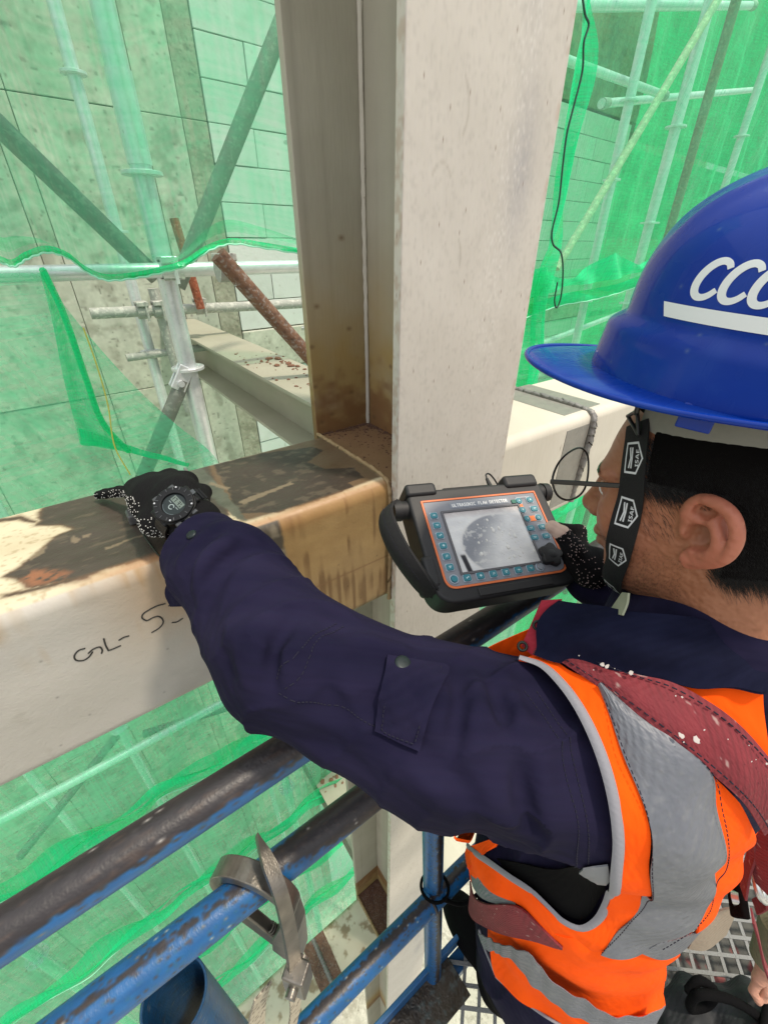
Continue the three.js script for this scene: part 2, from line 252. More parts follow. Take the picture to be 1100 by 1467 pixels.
const boxT = (() => {                                                     // box beam, unrolled: x -0.45..0.45 m, t 0..0.3 across the top, 0.3..0.6 down the front
  const dark1 = [[-0.1342, 0.271], [-0.1465, 0.2397], [-0.1647, 0.2158], [-0.1425, 0.1998], [-0.1209, 0.1702], [-0.0926, 0.1407], [-0.0729, 0.1329], [-0.0858, 0.1058], [-0.1141, 0.088], [-0.1264, 0.0817], [-0.1144, 0.0641], [-0.1175, 0.0314], [-0.1068, 0.0129], [-0.0237, 0.003], [0.0991, 0.0124], [0.1829, 0.0125], [0.149, 0.2432], [0.0228, 0.297], [-0.0321, 0.2872], [-0.0721, 0.2899]];
  const dark2 = [[0.166, 0.2471], [0.1789, 0.1072], [0.19, 0.0133], [0.3034, 0.0236], [0.4053, 0.0533], [0.414, 0.0938], [0.3561, 0.1246], [0.37, 0.1762], [0.4253, 0.208], [0.4122, 0.2645], [0.3744, 0.2625], [0.3763, 0.2847], [0.295, 0.2876], [0.2188, 0.288]];
  const brown2 = [[0.1262, 0.0124], [0.3419, 0.0126], [0.4551, -0.0014], [0.4535, 0.2831], [0.2543, 0.2967], [0.1591, 0.2824]];
  const rust1 = [[-0.1441, 0.2467], [-0.1345, 0.2247], [-0.1061, 0.2376], [-0.0832, 0.2617], [-0.0961, 0.2814], [-0.1312, 0.2699]];
  const strip = [[0.1272, -0.0029], [0.1683, -0.0023], [0.1704, 0.2906], [0.1529, 0.246]];
  const thin1 = [[-0.1712, 0.0177], [-0.1423, 0.0276], [-0.1211, 0.0592], [-0.1233, 0.0684], [-0.1442, 0.0372], [-0.171, 0.0287]];
  const thin2 = [[-0.162, 0.2675], [-0.1618, 0.274], [-0.1199, 0.2847], [-0.0641, 0.2938], [-0.065, 0.2859], [-0.1197, 0.2765]];
  const scr = [[[-0.0634, 0.1712], [-0.0717, 0.1557], [-0.08, 0.1662], [-0.0737, 0.1821]], [[-0.0605, 0.1591], [-0.0459, 0.1598], [-0.054, 0.1732], [-0.0632, 0.169]], [[0.1588, 0.0927], [0.1826, 0.145], [0.1746, 0.1527], [0.1531, 0.1028]], [[0.1802, 0.2078], [0.2925, 0.1891], [0.2931, 0.2003], [0.1801, 0.2257]], [[-0.0382, 0.2211], [0.0214, 0.2181], [0.0216, 0.223], [-0.0372, 0.2284]], [[-0.1341, 0.1818], [-0.1091, 0.1611], [-0.1152, 0.1829], [-0.1309, 0.1963]]];
  return tex(1440, 992, (u, v) => {
    const x = u * 0.9 - 0.45, t = v * 0.62, n1 = fbm(u, v, 9, 5, 191), n2 = fbm(u, v, 40, 3, 195), fine = fbm(u, v, 120, 2, 199);
    const wx = x + 0.012 * (fbm(u, v, 22, 4, 201) - 0.5) + 0.004 * (n2 - 0.5), wt = t + 0.012 * (fbm(u, v, 22, 4, 207) - 0.5) + 0.004 * (fine - 0.5);
    let c;
    if (t < 0.302) {                                                      // top plate
      c = mixc([0.50, 0.43, 0.29], [0.66, 0.60, 0.44], n1 * 1.2 - 0.1); c = mixc(c, [0.30, 0.22, 0.12], smoothstep(fine, 0.62, 0.75) * 0.55);
      const in2 = smoothstep(-polySD(wx, wt, brown2), -0.004, 0.01); c = mixc(c, mixc([0.075, 0.043, 0.023], [0.125, 0.075, 0.038], n1), in2 * 0.95);
      const d1 = Math.min(polySD(wx, wt, dark1), polySD(wx, wt, thin1), polySD(wx, wt, thin2)), i1 = smoothstep(-d1, -0.001, 0.0015), e1 = Math.exp(-((d1 / 0.004) ** 2));
      const dk = mixc([0.044, 0.034, 0.026], [0.072, 0.058, 0.046], fbm(u * 1, v * 4, 14, 4, 211)); c = mixc(c, dk, i1); c = mixc(c, [0.13, 0.075, 0.04], e1 * 0.6);
      const d2 = polySD(wx, wt, dark2), i2 = smoothstep(-d2, -0.001, 0.0015); c = mixc(c, mixc([0.024, 0.018, 0.015], [0.05, 0.038, 0.030], n1), i2 * 0.95);
      c = mixc(c, [0.15, 0.115, 0.08], i2 * smoothstep(n2, 0.6, 0.7) * 0.35 + i1 * smoothstep(fbm(u, v * 3, 20, 3, 219), 0.68, 0.75) * 0.4);
      c = mixc(c, mixc([0.22, 0.085, 0.04], [0.33, 0.14, 0.07], n2), smoothstep(-polySD(wx, wt, rust1), -0.006, 0.01) * smoothstep(fine + 0.25 * n2, 0.42, 0.62) * 0.9);
      const is = smoothstep(-polySD(wx, wt, strip), -0.001, 0.002); c = mixc(c, mixc([0.055, 0.06, 0.046], [0.12, 0.13, 0.10], n2), is * 0.9);
      for (const s of scr) c = mixc(c, [0.24, 0.185, 0.12], smoothstep(-polySD(wx, wt, s), -0.0005, 0.001) * 0.65);
      c = mixc(c, [0.34, 0.17, 0.06], smoothstep(t, 0.280, 0.30) * smoothstep(x, -0.12, 0.0) * 0.85);
    } else {                                                              // front plate
      const h = t - 0.3; c = mixc([0.40, 0.385, 0.345], [0.49, 0.47, 0.43], n1); c = mixc(c, [0.52, 0.49, 0.43], smoothstep(0.05 - h, 0, 0.05) * 0.6);
      c = mixc(c, [0.27, 0.25, 0.215], smoothstep(fbm(u, v, 6, 5, 223), 0.5, 0.72) * 0.35); const drip = vn(u * 110, v * 4, 110, 225) * fbm(u, v, 9, 2, 226); c = mixc(c, [0.36, 0.24, 0.11], smoothstep(drip, 0.3, 0.6) * smoothstep(0.14 - h, 0, 0.14) * 0.7); c = mixc(c, [0.30, 0.28, 0.24], smoothstep(vn(u * 70, v * 3, 70, 221) * n2, 0.42, 0.6) * 0.25);
      const rustA = smoothstep(x, -0.13, 0.08) * smoothstep(0.16 - h + 0.1 * n1, 0, 0.17); c = mixc(c, [0.33, 0.185, 0.06], rustA * 0.85);
      if (x > 0.17) { c = mixc(c, mixc([0.23, 0.14, 0.052], [0.38, 0.255, 0.105], fbm(u, v, 16, 4, 227)), 0.92); const run = vn(u * 130, v * 5, 130, 231) * fbm(u, v, 12, 2, 233); c = mixc(c, [0.10, 0.045, 0.015], smoothstep(run, 0.22, 0.5) * 0.6); c = mixc(c, [0.34, 0.17, 0.06], smoothstep(0.03 - h, 0, 0.04) * 0.6); c = mixc(c, [0.2, 0.11, 0.05], 0.7 * Math.exp(-(((h - 0.165) / 0.0025) ** 2))); }
      const bz = smoothstep(0.034 - Math.abs(wx - 0.185), 0, 0.006) * Math.max(smoothstep(0.13 - wt + 0.3, 0, 0.01), smoothstep(wt - 0.3 - 0.2 + 0.05 * n1, 0, 0.02)); c = mixc(c, mixc([0.05, 0.045, 0.035], [0.17, 0.15, 0.11], smoothstep(n2, 0.45, 0.7)), bz * 0.95);
      const bz2 = smoothstep(-Math.hypot((wx - 0.10) / 0.05, (h - 0.24) / 0.075) + 1, 0, 0.25); c = mixc(c, [0.12, 0.11, 0.095], bz2 * smoothstep(n2, 0.3, 0.55) * 0.85);
    }
    const n = hash(Math.floor(u * 700), Math.floor(v * 480), 5); if (n > 0.9992) c = mul(c, 0.6);
    return c;
  });
})();
boxT.wrapS = boxT.wrapT = THREE.MirroredRepeatWrapping;
const boxR = tex(720, 496, (u, v) => { const t = v * 0.62; return t < 0.3 ? 0.30 + 0.4 * fbm(u, v, 14, 4, 241) : 0.5 + 0.2 * fbm(u, v, 14, 3, 245); }, false);
boxR.wrapS = boxR.wrapT = THREE.MirroredRepeatWrapping;
const beamM = std({ map: boxT, roughnessMap: boxR, roughness: 1, bumpMap: rescaled(roughB, 6, 5), bumpScale: 0.0008 });
// a hollow box section swept along x: [z, y, t] round the outline
function boxSection(x0, x1, top, y0, z0 = -0.9, z1 = -0.6, r = 0.026, segX = 24) {
  const P = [], arc = (cz, cy, a0, a1) => { for (let i = 0; i <= 8; i++) { const a = lerp(a0, a1, i / 8); P.push([cz + r * Math.cos(a), cy + r * Math.sin(a)]); } };
  arc(z0 + r, top - r, Math.PI, Math.PI / 2); arc(z1 - r, top - r, Math.PI / 2, 0); arc(z1 - r, y0 + r, 0, -Math.PI / 2); arc(z0 + r, y0 + r, -Math.PI / 2, -Math.PI); P.push(P[0]);
  const pos = [], uv = [], idx = []; let t = -0.02; const T = P.map((p, i) => (i ? (t += Math.hypot(p[0] - P[i - 1][0], p[1] - P[i - 1][1])) : t));
  const k = 0.6 / (T[17] - T[0] + (y0 < 0 ? 0 : 0) + (top - y0 - r)); 
  for (let j = 0; j <= segX; j++) { const x = lerp(x0, x1, j / segX); P.forEach((p, i) => { pos.push(x, p[1], p[0]); const tt = i < 9 ? 0.02 * i / 8 : (i < 18 ? lerp(0.02, 0.31, clamp((p[0] - z0 - r) / (z1 - z0 - r), 0, 1)) : 0.31 + (T[i] - T[17])); uv.push(fu(x), fv(i === 0 ? 0 : tt)); }); }
  const n = P.length; for (let j = 0; j < segX; j++) for (let i = 0; i < n - 1; i++) { const a = j * n + i, b = a + n; idx.push(a, a + 1, b, b, a + 1, b + 1); }
  const g = new THREE.BufferGeometry(); g.setAttribute('position', new THREE.Float32BufferAttribute(pos, 3)); g.setAttribute('uv', new THREE.Float32BufferAttribute(uv, 2)); g.setIndex(idx); g.computeVertexNormals(); return g;
}
{
  const b = thing('box_beam', 'cream box-section steel beam with brown stains and marker writing under the gloved hand', 'steel beam', V(-0.3, BOT, -0.75));
  put('beam_body', boxSection(-2.6, 0.449, TOP, BOT), beamM, b);
  put('splice_seam', [bead([V(0.135, TOP + 0.0005, -0.895), V(0.132, TOP + 0.0005, -0.63), V(0.132, TOP - 0.008, -0.605), V(0.133, BOT + 0.03, -0.599)], 0.003, 90)], weldGrey, b);
  // the stub between the flanges, its dirt, and the bead that joins it
  put('stub_plate', box(0.4495, 0.601, BOT, TOP - 0.003, -0.9, -0.601, 0.002), std({ map: rescaled(tex(256, 256, (u, v) => mixc([0.15, 0.085, 0.042], [0.215, 0.13, 0.068], fbm(u, v, 7, 5, 251))), 4), roughness: 0.55, bumpMap: rescaled(roughB, 8), bumpScale: 0.001 }), b);
  put('weld_bead', [bead([V(0.452, TOP, -0.905), V(0.4515, TOP + 0.001, -0.75), V(0.4485, TOP + 0.001, -0.63), V(0.447, TOP - 0.006, -0.606), V(0.446, TOP - 0.03, -0.598), V(0.446, BOT, -0.598)], 0.0044, 110)], weldM, b);
  // marker pen writing
  const ink = std({ color: lin(0.02, 0.02, 0.018), roughness: 0.6 }), F = -0.5993;
  const strokes = [pts([[-0.1044, 1.1213, -0.5993], [-0.112, 1.1221, -0.5993], [-0.1194, 1.1153, -0.5993], [-0.1197, 1.1064, -0.5993], [-0.1125, 1.1012, -0.5993], [-0.1047, 1.1033, -0.5993], [-0.0983, 1.1095, -0.5993]]), pts([[-0.1035, 1.1101, -0.5993], [-0.096, 1.114, -0.5993], [-0.0881, 1.1132, -0.5993], [-0.0867, 1.1061, -0.5993], [-0.0894, 1.1002, -0.5993]]), pts([[-0.079, 1.1252, -0.5993], [-0.0805, 1.1111, -0.5993], [-0.0802, 1.1, -0.5993]]), pts([[-0.0802, 1.1, -0.5993], [-0.0728, 1.0996, -0.5993], [-0.0641, 1.0999, -0.5993]]), pts([[-0.0627, 1.1113, -0.5993], [-0.0556, 1.1128, -0.5993], [-0.0492, 1.1117, -0.5993]]), pts([[0.0114, 1.1444, -0.5993], [0.0006, 1.1461, -0.5993], [-0.0106, 1.1451, -0.5993], [-0.0215, 1.1412, -0.5993], [-0.0241, 1.1353, -0.5993], [-0.0196, 1.1266, -0.5993], [-0.0113, 1.1276, -0.5993], [-0.0036, 1.126, -0.5993], [0.0004, 1.1175, -0.5993], [-0.0008, 1.1089, -0.5993], [-0.0086, 1.1028, -0.5993], [-0.0195, 1.1003, -0.5993]]), pts([[0.0276, 1.1027, -0.5993], [0.0183, 1.1004, -0.5993], [0.0115, 1.103, -0.5993]]), pts([[0.0436, 1.1246, -0.5993], [0.0309, 1.1348, -0.5993], [0.0149, 1.1379, -0.5993]])];
  put('marker_writing', strokes.map((s) => { const g = tube(s, 0.0013, s.length * 5, 6); const p = g.attributes.position; for (let i = 0; i < p.count; i++) p.setZ(i, F + (p.getZ(i) - F) * 0.25); return g; }), ink, b);
}
// flakes and dust in the corner of the joint
function debris(n, x0, x1, z0, z1, y, s0, s1, bias) {
  const gs = []; for (let i = 0; i < n; i++) { const s = rr(s0, s1), g = new THREE.IcosahedronGeometry(s, 0), a = bias ? Math.pow(rnd(), bias) : rnd(), c = bias ? Math.pow(rnd(), bias) : rnd(); g.scale(1, rr(0.25, 0.6), rr(0.5, 1)); g.rotateY(rnd() * 6); g.translate(lerp(x0, x1, a), y + s * 0.2, lerp(z0, z1, c)); gs.push(g); }
  return gs;
}
tag(put('rust_flakes', debris(900, 0.6, 0.46, -0.903, -0.61, TOP - 0.003, 0.0008, 0.0036, 5), dirtDark), 'heap of dark rust flakes in the corner of the column joint', 'debris', null, 'stuff');
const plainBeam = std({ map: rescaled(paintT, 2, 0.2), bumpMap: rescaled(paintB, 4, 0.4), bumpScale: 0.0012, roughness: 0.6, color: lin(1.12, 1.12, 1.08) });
const sect = (x0, x1, top) => { const g = boxSection(x0, x1, top, top - 0.307), u = g.attributes.uv; for (let i = 0; i < u.count; i++) u.setXY(i, u.getX(i) * 0.9, u.getY(i) * 0.62); return g; };
{
  const b = thing('box_beam', 'white box-section steel beam going right from the column, seam near the worker\'s glasses', 'steel beam', V(1.5, BOT, -0.75));
  put('beam_body', [sect(0.765, 1.148, TOP), sect(1.162, 6, TOP)], plainBeam, b);
  put('splice_seam', [bead([V(1.155, TOP - 0.001, -0.895), V(1.155, TOP - 0.001, -0.63), V(1.155, TOP - 0.01, -0.603), V(1.155, BOT + 0.02, -0.601)], 0.009, 110), bead([V(1.16, TOP - 0.001, -0.89), V(1.161, TOP - 0.001, -0.63), V(1.16, TOP - 0.01, -0.602), V(1.16, BOT + 0.02, -0.6)], 0.006, 110)], weldGrey, b);
  put('ground_strip', [box(1.06, 1.145, TOP - 0.0008, TOP + 0.0012, -0.885, -0.63, 0.0008), box(1.165, 1.235, TOP - 0.0008, TOP + 0.0012, -0.885, -0.63, 0.0008), box(1.04, 1.142, BOT + 0.03, TOP - 0.03, -0.602, -0.5985, 0.0008)], std({ map: rescaled(galvT, 6), color: lin(0.5, 0.47, 0.42), roughness: 0.5, metalness: 0.3, bumpMap: rescaled(roughB, 12), bumpScale: 0.001 }), b);
}
function iBeam(x0, x1, top, h, z0, z1, tf = 0.012, tw = 0.008) { const c = (x0 + x1) / 2; return [box(x0, x1, top - tf, top, z0, z1, 0.002), box(x0, x1, top - h, top - h + tf, z0, z1, 0.002), box(c - tw / 2, c + tw / 2, top - h + tf, top - tf, z0, z1, 0.001)]; }
const iPaintShaded = std({ map: rescaled(paintT, 2, 0.2), bumpMap: rescaled(paintB, 4, 0.4), bumpScale: 0.0012, roughness: 0.6, color: lin(0.68, 0.70, 0.62) });  // same cream paint, colour lowered to carry the shade on the I-beams
function iBeamThing(top, label, litter) {
  const b = thing('i_beam', label, 'steel beam', V(0.65, top - 0.2, -2));
  const [a, c, d] = iBeam(0.55, 0.755, top, 0.2, -3.1, -0.926); put('top_flange', a, iPaintShaded, b); put('bottom_flange', c, iPaintShaded, b); put('web', d, iPaintShaded, b);
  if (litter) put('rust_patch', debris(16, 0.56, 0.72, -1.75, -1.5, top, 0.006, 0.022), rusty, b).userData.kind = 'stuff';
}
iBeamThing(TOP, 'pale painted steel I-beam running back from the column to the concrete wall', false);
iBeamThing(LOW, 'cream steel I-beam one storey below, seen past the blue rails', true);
tag(put('paint_flakes', [...debris(70, 0.57, 0.75, -1.95, -1.0, TOP, 0.0015, 0.008), ...debris(14, 0.63, 0.73, -1.75, -1.5, TOP, 0.006, 0.02)], rusty), 'scattered rust chips lying on top of the pale I-beam', 'debris', null, 'stuff');
{
  const b = thing('box_beam', 'box-section steel beam one storey below with bare dark splice bands', 'steel beam', V(0, LOW - 0.3, -0.75));
  put('beam_body', sect(-2.6, 0.449, LOW), std({ map: rescaled(tex(512, 512, (u, v) => mixc(mixc([0.50, 0.44, 0.32], [0.60, 0.56, 0.45], fbm(u, v, 5, 5, 261)), [0.20, 0.13, 0.06], smoothstep(fbm(u, v, 9, 4, 265), 0.52, 0.7) * 0.8)), 2.5), roughness: 0.6 }), b);
  put('splice_band', box(0.07, 0.2, LOW - 0.002, LOW + 0.003, -0.893, -0.61, 0.001), std({ map: rescaled(rustT, 6), color: lin(0.5, 0.5, 0.5), roughness: 0.5 }), b);
  put('seam', bead([V(0.135, LOW + 0.003, -0.89), V(0.137, LOW + 0.003, -0.62)], 0.012, 60), weldGrey, b);
  put('stub_plate', box(0.4495, 0.601, LOW - 0.3, LOW - 0.003, -0.904, -0.601, 0.002), dirtDark, b);
  put('weld_bead', bead([V(0.45, LOW, -0.9), V(0.449, LOW, -0.64)], 0.008, 60), weldM, b);
  const c = thing('box_beam', 'lower box-section steel beam going right from the column foot by the basket floor', 'steel beam', V(1.5, LOW - 0.3, -0.75)); put('beam_body', sect(0.765, 6, LOW), plainBeam, c);
}
// ---- tube scaffold behind the steel
function rosette(p, r = 0.034) { const s = new THREE.Shape(); s.absarc(0, 0, r * 1.85, 0, Math.PI * 2); for (let k = 0; k < 8; k++) { const a = k * Math.PI / 4, h = new THREE.Path(); h.absarc(Math.cos(a) * r * 1.4, Math.sin(a) * r * 1.4, r * 0.22, 0, 6.283); s.holes.push(h); } const g = new THREE.ExtrudeGeometry(s, { depth: 0.008, bevelEnabled: true, bevelSize: 0.001, bevelThickness: 0.001, bevelSegments: 1, curveSegments: 14 }); g.rotateX(-Math.PI / 2); return boxUV(g).translate(p.x, p.y - 0.004, p.z); }
function standard(x, z, r, y0, y1, rings, label, joints = []) {
  const p = thing('scaffold_pole', label, 'scaffold pole', V(x, y0, z)); put('tube', cyl(V(x, y0, z), V(x, y1, z), r, r, 28), galv, p);
  for (const y of rings) put('rosette', rosette(V(x, y, z), r), galv, p);
  for (const y of joints) put('sleeve', cyl(V(x, y - 0.2, z), V(x, y, z), r * 1.12, r * 1.12, 28), galv, p);
}
function pipe(name, a, b, r, m, label, group, cat = 'scaffold tube') { const p = thing(name, label, cat, a.clone(), group); put('tube', cyl(a, b, r, r, 24), m, p); const d = b.clone().sub(a).normalize(); if (m === galv) for (const [q, s] of [[a, 1], [b, -1]]) put('end_head', [cyl(q.clone().addScaledVector(d, s * 0.01), q.clone().addScaledVector(d, s * 0.09), r * 1.25, r * 1.1, 16)], oldPipe, p); return p; }
const braceM = std({ map: rescaled(oldPipeT, 4), color: lin(0.5, 0.52, 0.5), roughness: 0.6, metalness: 0.2 });
function clampOn(p, at, d, r, m = oldPipe) { const x = d.clone().cross(V(0, 1, 0)).normalize(), M = basis(at, d, V(0, 1, 0), x); put('coupler', [new THREE.CylinderGeometry(r * 1.35, r * 1.35, 0.05, 16).rotateZ(Math.PI / 2), rbox(0.05, 0.02, r * 3.2, 0.004).translate(0, r * 1.3, 0), new THREE.CylinderGeometry(0.006, 0.006, r * 3.4, 8).translate(0.012, 0, r * 1.4)].map((g) => boxUV(g).applyMatrix4(M)), m, p); }
standard(0.36, -1.72, 0.030, -9, 4, [1.24, 1.80, 2.3, 0.24, -0.76, -1.76], 'thick galvanised scaffold pole in front of the concrete wall, ending its tint below the net', [2.02]);
standard(0.365, -2.5, 0.024, -9, 4, [1.17, 1.67, 2.17, 0.17, -0.83], 'thin galvanised scaffold pole close to the concrete wall, left of the thick one');
standard(1.25, -2.5, 0.024, -9, 4, [2.05, 1.65, 1.2, 0.2], 'thin scaffold pole standing against the pale blocks beside the column');
standard(-1.15, -1.72, 0.030, -9, 4, [1.24, 0.24, -0.76, -1.76], 'thick scaffold pole down at the left behind the lower net');
standard(-1.0, -2.5, 0.024, -9, 4, [1.17, 0.17, -0.83], 'thin scaffold pole at far left close to the concrete wall');
const lg = pipe('ledger_tube', V(-1.2, 1.553, -1.66), V(2.05, 1.553, -1.66), 0.021, galv, 'shiny horizontal scaffold tube under the hem of the upper left net'); clampOn(lg, V(0.36, 1.553, -1.66), V(1, 0, 0), 0.022, galv); put('spigot', box(0.335, 0.40, 1.525, 1.545, -1.70, -1.64, 0.004), oldPipe, lg);
pipe('brace_tube', V(-0.3, 2.31, -1.75), V(0.335, 1.53, -1.75), 0.027, braceM, 'slanting grey scaffold brace coming down from the left behind the net');
pipe('brace_tube', V(0.96, 2.32, -1.78), V(0.40, 1.50, -1.78), 0.027, braceM, 'slanting grey scaffold brace leaning right behind the net beside the column');
{
  const p = pipe('brace_tube', V(0.33, 1.205, -1.70), V(-0.32, 0.25, -1.70), 0.025, braceM, 'hinged grey brace dropping left from the thick pole above the gloved hand');
  put('hinge_head', [rbox(0.05, 0.09, 0.012, 0.005).rotateZ(-0.6).translate(0.325, 1.215, -1.683), rbox(0.05, 0.09, 0.012, 0.005).rotateZ(-0.6).translate(0.325, 1.215, -1.717), cyl(V(0.315, 1.2, -1.735), V(0.315, 1.2, -1.665), 0.011)], galv, p);
}
{
  const p = pipe('rusty_tube', V(0.44, 1.598, -1.40), V(0.82, 1.136, -1.40), 0.024, std({ map: rescaled(rustT, 5), bumpMap: rescaled(roughB, 8), bumpScale: 0.003, roughness: 0.9, color: lin(0.72, 0.85, 0.95) }), 'rusty brown scaffold tube slanting down to the column');
  clampOn(p, V(0.465, 1.56, -1.43), V(1, 0, 0), 0.024);
  const q = pipe('wall_tube', V(0.16, 1.365, -2.42), V(1.95, 1.325, -2.42), 0.023, oldPipe, 'old cement-splashed horizontal scaffold tube in front of the pale I-beam end');
  for (const x of [0.37, 0.44, 0.63]) clampOn(q, V(x, 1.36, -2.42), V(1, 0, 0), 0.024);
  pipe('wall_tube', V(0.25, 1.16, -2.46), V(0.75, 1.17, -2.46), 0.018, oldPipe, 'short cement-splashed scaffold tube below the long one by the wall');
  pipe('prop_tube', V(0.44, 1.45, -2.44), V(0.47, 0.86, -2.44), 0.024, oldPipe, 'short upright grey scaffold tube clamped beside the thin pole');
  const s = pipe('rusty_tube', V(0.58, 1.72, -2.36), V(0.615, 1.36, -2.36), 0.019, std({ map: rescaled(rustT, 5), color: lin(1.1, 0.6, 0.5), roughness: 0.8 }), 'short red-brown upright tube above the pale I-beam end');
}
// lower left, seen under the beam through the net
pipe('ledger_tube', V(-2.4, -0.55, -1.72), V(2.4, -0.55, -1.72), 0.021, galv, 'horizontal scaffold tube below the beam, upper of two behind the lower net');
pipe('ledger_tube', V(-2.6, -1.55, -1.72), V(2.4, -1.55, -1.72), 0.021, galv, 'horizontal scaffold tube below the beam, lower of two behind the lower net');
pipe('brace_tube', V(-0.44, -0.95, -2.2), V(-1.15, -1.55, -2.2), 0.024, braceM, 'slanting scaffold brace low at left, descending left of the clamp');
pipe('brace_tube', V(-0.32, -1.0, -2.15), V(0.75, -1.36, -2.15), 0.024, braceM, 'slanting scaffold brace low at left, descending right from the clamp');
standard(-0.42, -2.2, 0.026, -9, 4, [-0.9, -1.9, 0.1], 'scaffold pole seen under the beam with a clamp at its brace');
// right of the column
standard(2.99, -1.82, 0.026, -9, 4.5, [2.3, 1.95, 1.3, 0.6], 'thin pale scaffold pole nearest the column on the right');
standard(3.57, -1.82, 0.032, -9, 4.5, [2.25, 1.75, 1.25, 0.7], 'thick pale scaffold pole above the helmet peak at right');
standard(4.55, -1.82, 0.026, -9, 4.5, [2.3, 1.8], 'scaffold pole at the right edge just above the helmet crown');
standard(2.16, -1.82, 0.024, -9, 4.5, [2.3, 1.8, 1.2], 'thin scaffold pole right against the edge of the column');
pipe('timber_pole', V(4.02, 4.5, -1.9), V(4.1, -2, -1.9), 0.03, std({ map: rescaled(oldPipeT, 3), color: lin(0.55, 0.5, 0.38), roughness: 0.8 }), 'dull olive upright pole between the two right-hand scaffold poles');
pipe('brace_tube', V(3.62, 2.84, -1.78), V(2.55, 1.50, -1.78), 0.022, std({ map: rescaled(oldPipeT, 4), color: lin(1.3, 1.25, 1.0), roughness: 0.7 }), 'long pale brace slanting down left across the right-hand scaffold');
pipe('cross_tube', V(2.1, 2.36, -1.8), V(3.6, 2.42, -1.95), 0.02, galv, 'white tube crossing right from the column behind the right-hand net');
pipe('cross_tube', V(2.3, 2.55, -1.9), V(5.2, 3.2, -2.3), 0.024, galv, 'upper tube rising right behind the right-hand net');
pipe('cross_tube', V(3.0, 2.32, -2.0), V(6.5, 2.95, -2.6), 0.022, galv, 'tube rising right across the thick pole behind the net');
pipe('cross_tube', V(2.2, 1.0, -1.85), V(4.4, 1.12, -2.2), 0.02, galv, 'thin tube below the net hem at right of the column');
pipe('cross_tube', V(2.2, 0.86, -1.9), V(4.4, 0.62, -2.1), 0.022, oldPipe, 'grey tube sloping right below the net hem');
// ---- green debris netting
const netA = tex(512, 512, (u, v) => clamp(0.52 + 0.36 * (fbm(u, v, 6, 4, 271) - 0.5) + 0.30 * (vn(u * 160, v * 5, 160, 275) - 0.5) + 0.22 * (vn(u * 7, v * 150, 150, 277) - 0.5), 0, 1), false);
const netOf = (k, c) => phy({ color: lin(...c), alphaMap: rescaled(netA, 2.4), opacity: k, transparent: true, side: THREE.DoubleSide, transmission: 0.5, thickness: 0, roughness: 1, specularIntensity: 0.25 });
const sheer = (c, k, t, r) => phy({ color: lin(...c), alphaMap: rescaled(netA, 1.3), opacity: k, transparent: true, side: THREE.DoubleSide, transmission: t, thickness: 0, roughness: r, specularIntensity: 0.2 }), net = sheer([0.32, 0.94, 0.62], 1.15, 0.84, 0.42), netLow = sheer([0.24, 0.95, 0.58], 1.2, 0.74, 0.6), netThick = netOf(1.35, [0.03, 0.82, 0.36]), hemM = netOf(1.5, [0.02, 0.76, 0.32]), cordM = std({ color: lin(0.35, 0.82, 0.6), roughness: 0.6 });
// a sheet over a grid: f(s, t) gives a point, uv from real lengths
function sheet(f, n, m, uS, vS) {
  const g = new THREE.PlaneGeometry(1, 1, n, m), p = g.attributes.position, uv = g.attributes.uv;
  for (let i = 0; i < p.count; i++) { const s = uv.getX(i), t = uv.getY(i), q = f(s, t); p.setXYZ(i, q.x, q.y, q.z); uv.setXY(i, s * uS, t * vS); }
  g.computeVertexNormals(); return g;
}
const ripple = (x, y, k) => 0.02 * Math.sin(x * 5.1 + y * 1.7 + k) + 0.012 * Math.sin(x * 11 - y * 3.2 + 2 * k) + 0.03 * (fbm(((x * 0.13) % 1 + 1) % 1, ((y * 0.13) % 1 + 1) % 1, 8, 3, 281 + k) - 0.5);
function hemCurve(pts) { return new THREE.CatmullRomCurve3(pts, false, 'centripetal'); }
function hem(name, pts, w, parent, m = hemM) {                            // folded band with a cord sewn along the edge
  const c = hemCurve(pts), n = pts.length * 10;
  put(name, sheet((s, t) => { const p = c.getPoint(s); return V(p.x, p.y + w * t, p.z + 0.004 + 0.01 * Math.sin(t * 3.1 + s * 20) * (t > 0 ? 1 : 0)); }, n, 4, c.getLength(), w), m, parent);
  put('cord', tube(Array.from({ length: n + 1 }, (_, i) => c.getPoint(i / n).add(V(0, 0.0012 * Math.sin(i * 1.3), 0.006))), 0.0028, n * 2, 6), cordM, parent);
}
{
  const h1 = pts([[-0.132, 1.5903, -1.58], [-0.054, 1.5831, -1.58], [-0.0291, 1.5734, -1.58], [0.006, 1.5899, -1.58], [0.0558, 1.6034, -1.58], [0.0976, 1.5886, -1.58], [0.1282, 1.5566, -1.58], [0.1646, 1.5366, -1.58], [0.2366, 1.5377, -1.58], [0.3158, 1.5497, -1.58], [0.3898, 1.5662, -1.58], [0.472, 1.6059, -1.58], [0.5408, 1.6225, -1.58], [0.6554, 1.6108, -1.58], [0.794, 1.5938, -1.58], [0.92, 1.5883, -1.58]]);
  const w = thing('safety_net', 'green safety net hanging at upper left, wavy hem along the shiny scaffold tube', 'safety net', V(0.3, 1.55, -1.58));
  const c = hemCurve(h1);
  put('net_sheet', sheet((s, t) => { const p = c.getPoint(s); return V(p.x, lerp(p.y, 3.6, t), p.z + ripple(p.x, t * 2, 1) * Math.min(1, t * 4 + 0.15)); }, 80, 30, 1.1, 2.05), net, w);
  hem('hem', h1, 0.016, w); put('fold', sheet((s, t) => { const p = c.getPoint(s), k = Math.max(0, Math.sin(s * 9 + 0.6)); return V(p.x, p.y + 0.02 + 0.012 * k + 0.032 * k * t, p.z + 0.008 + 0.006 * Math.sin(s * 31 + t * 3)); }, 80, 3, 1.1, 0.08), net, w);
}
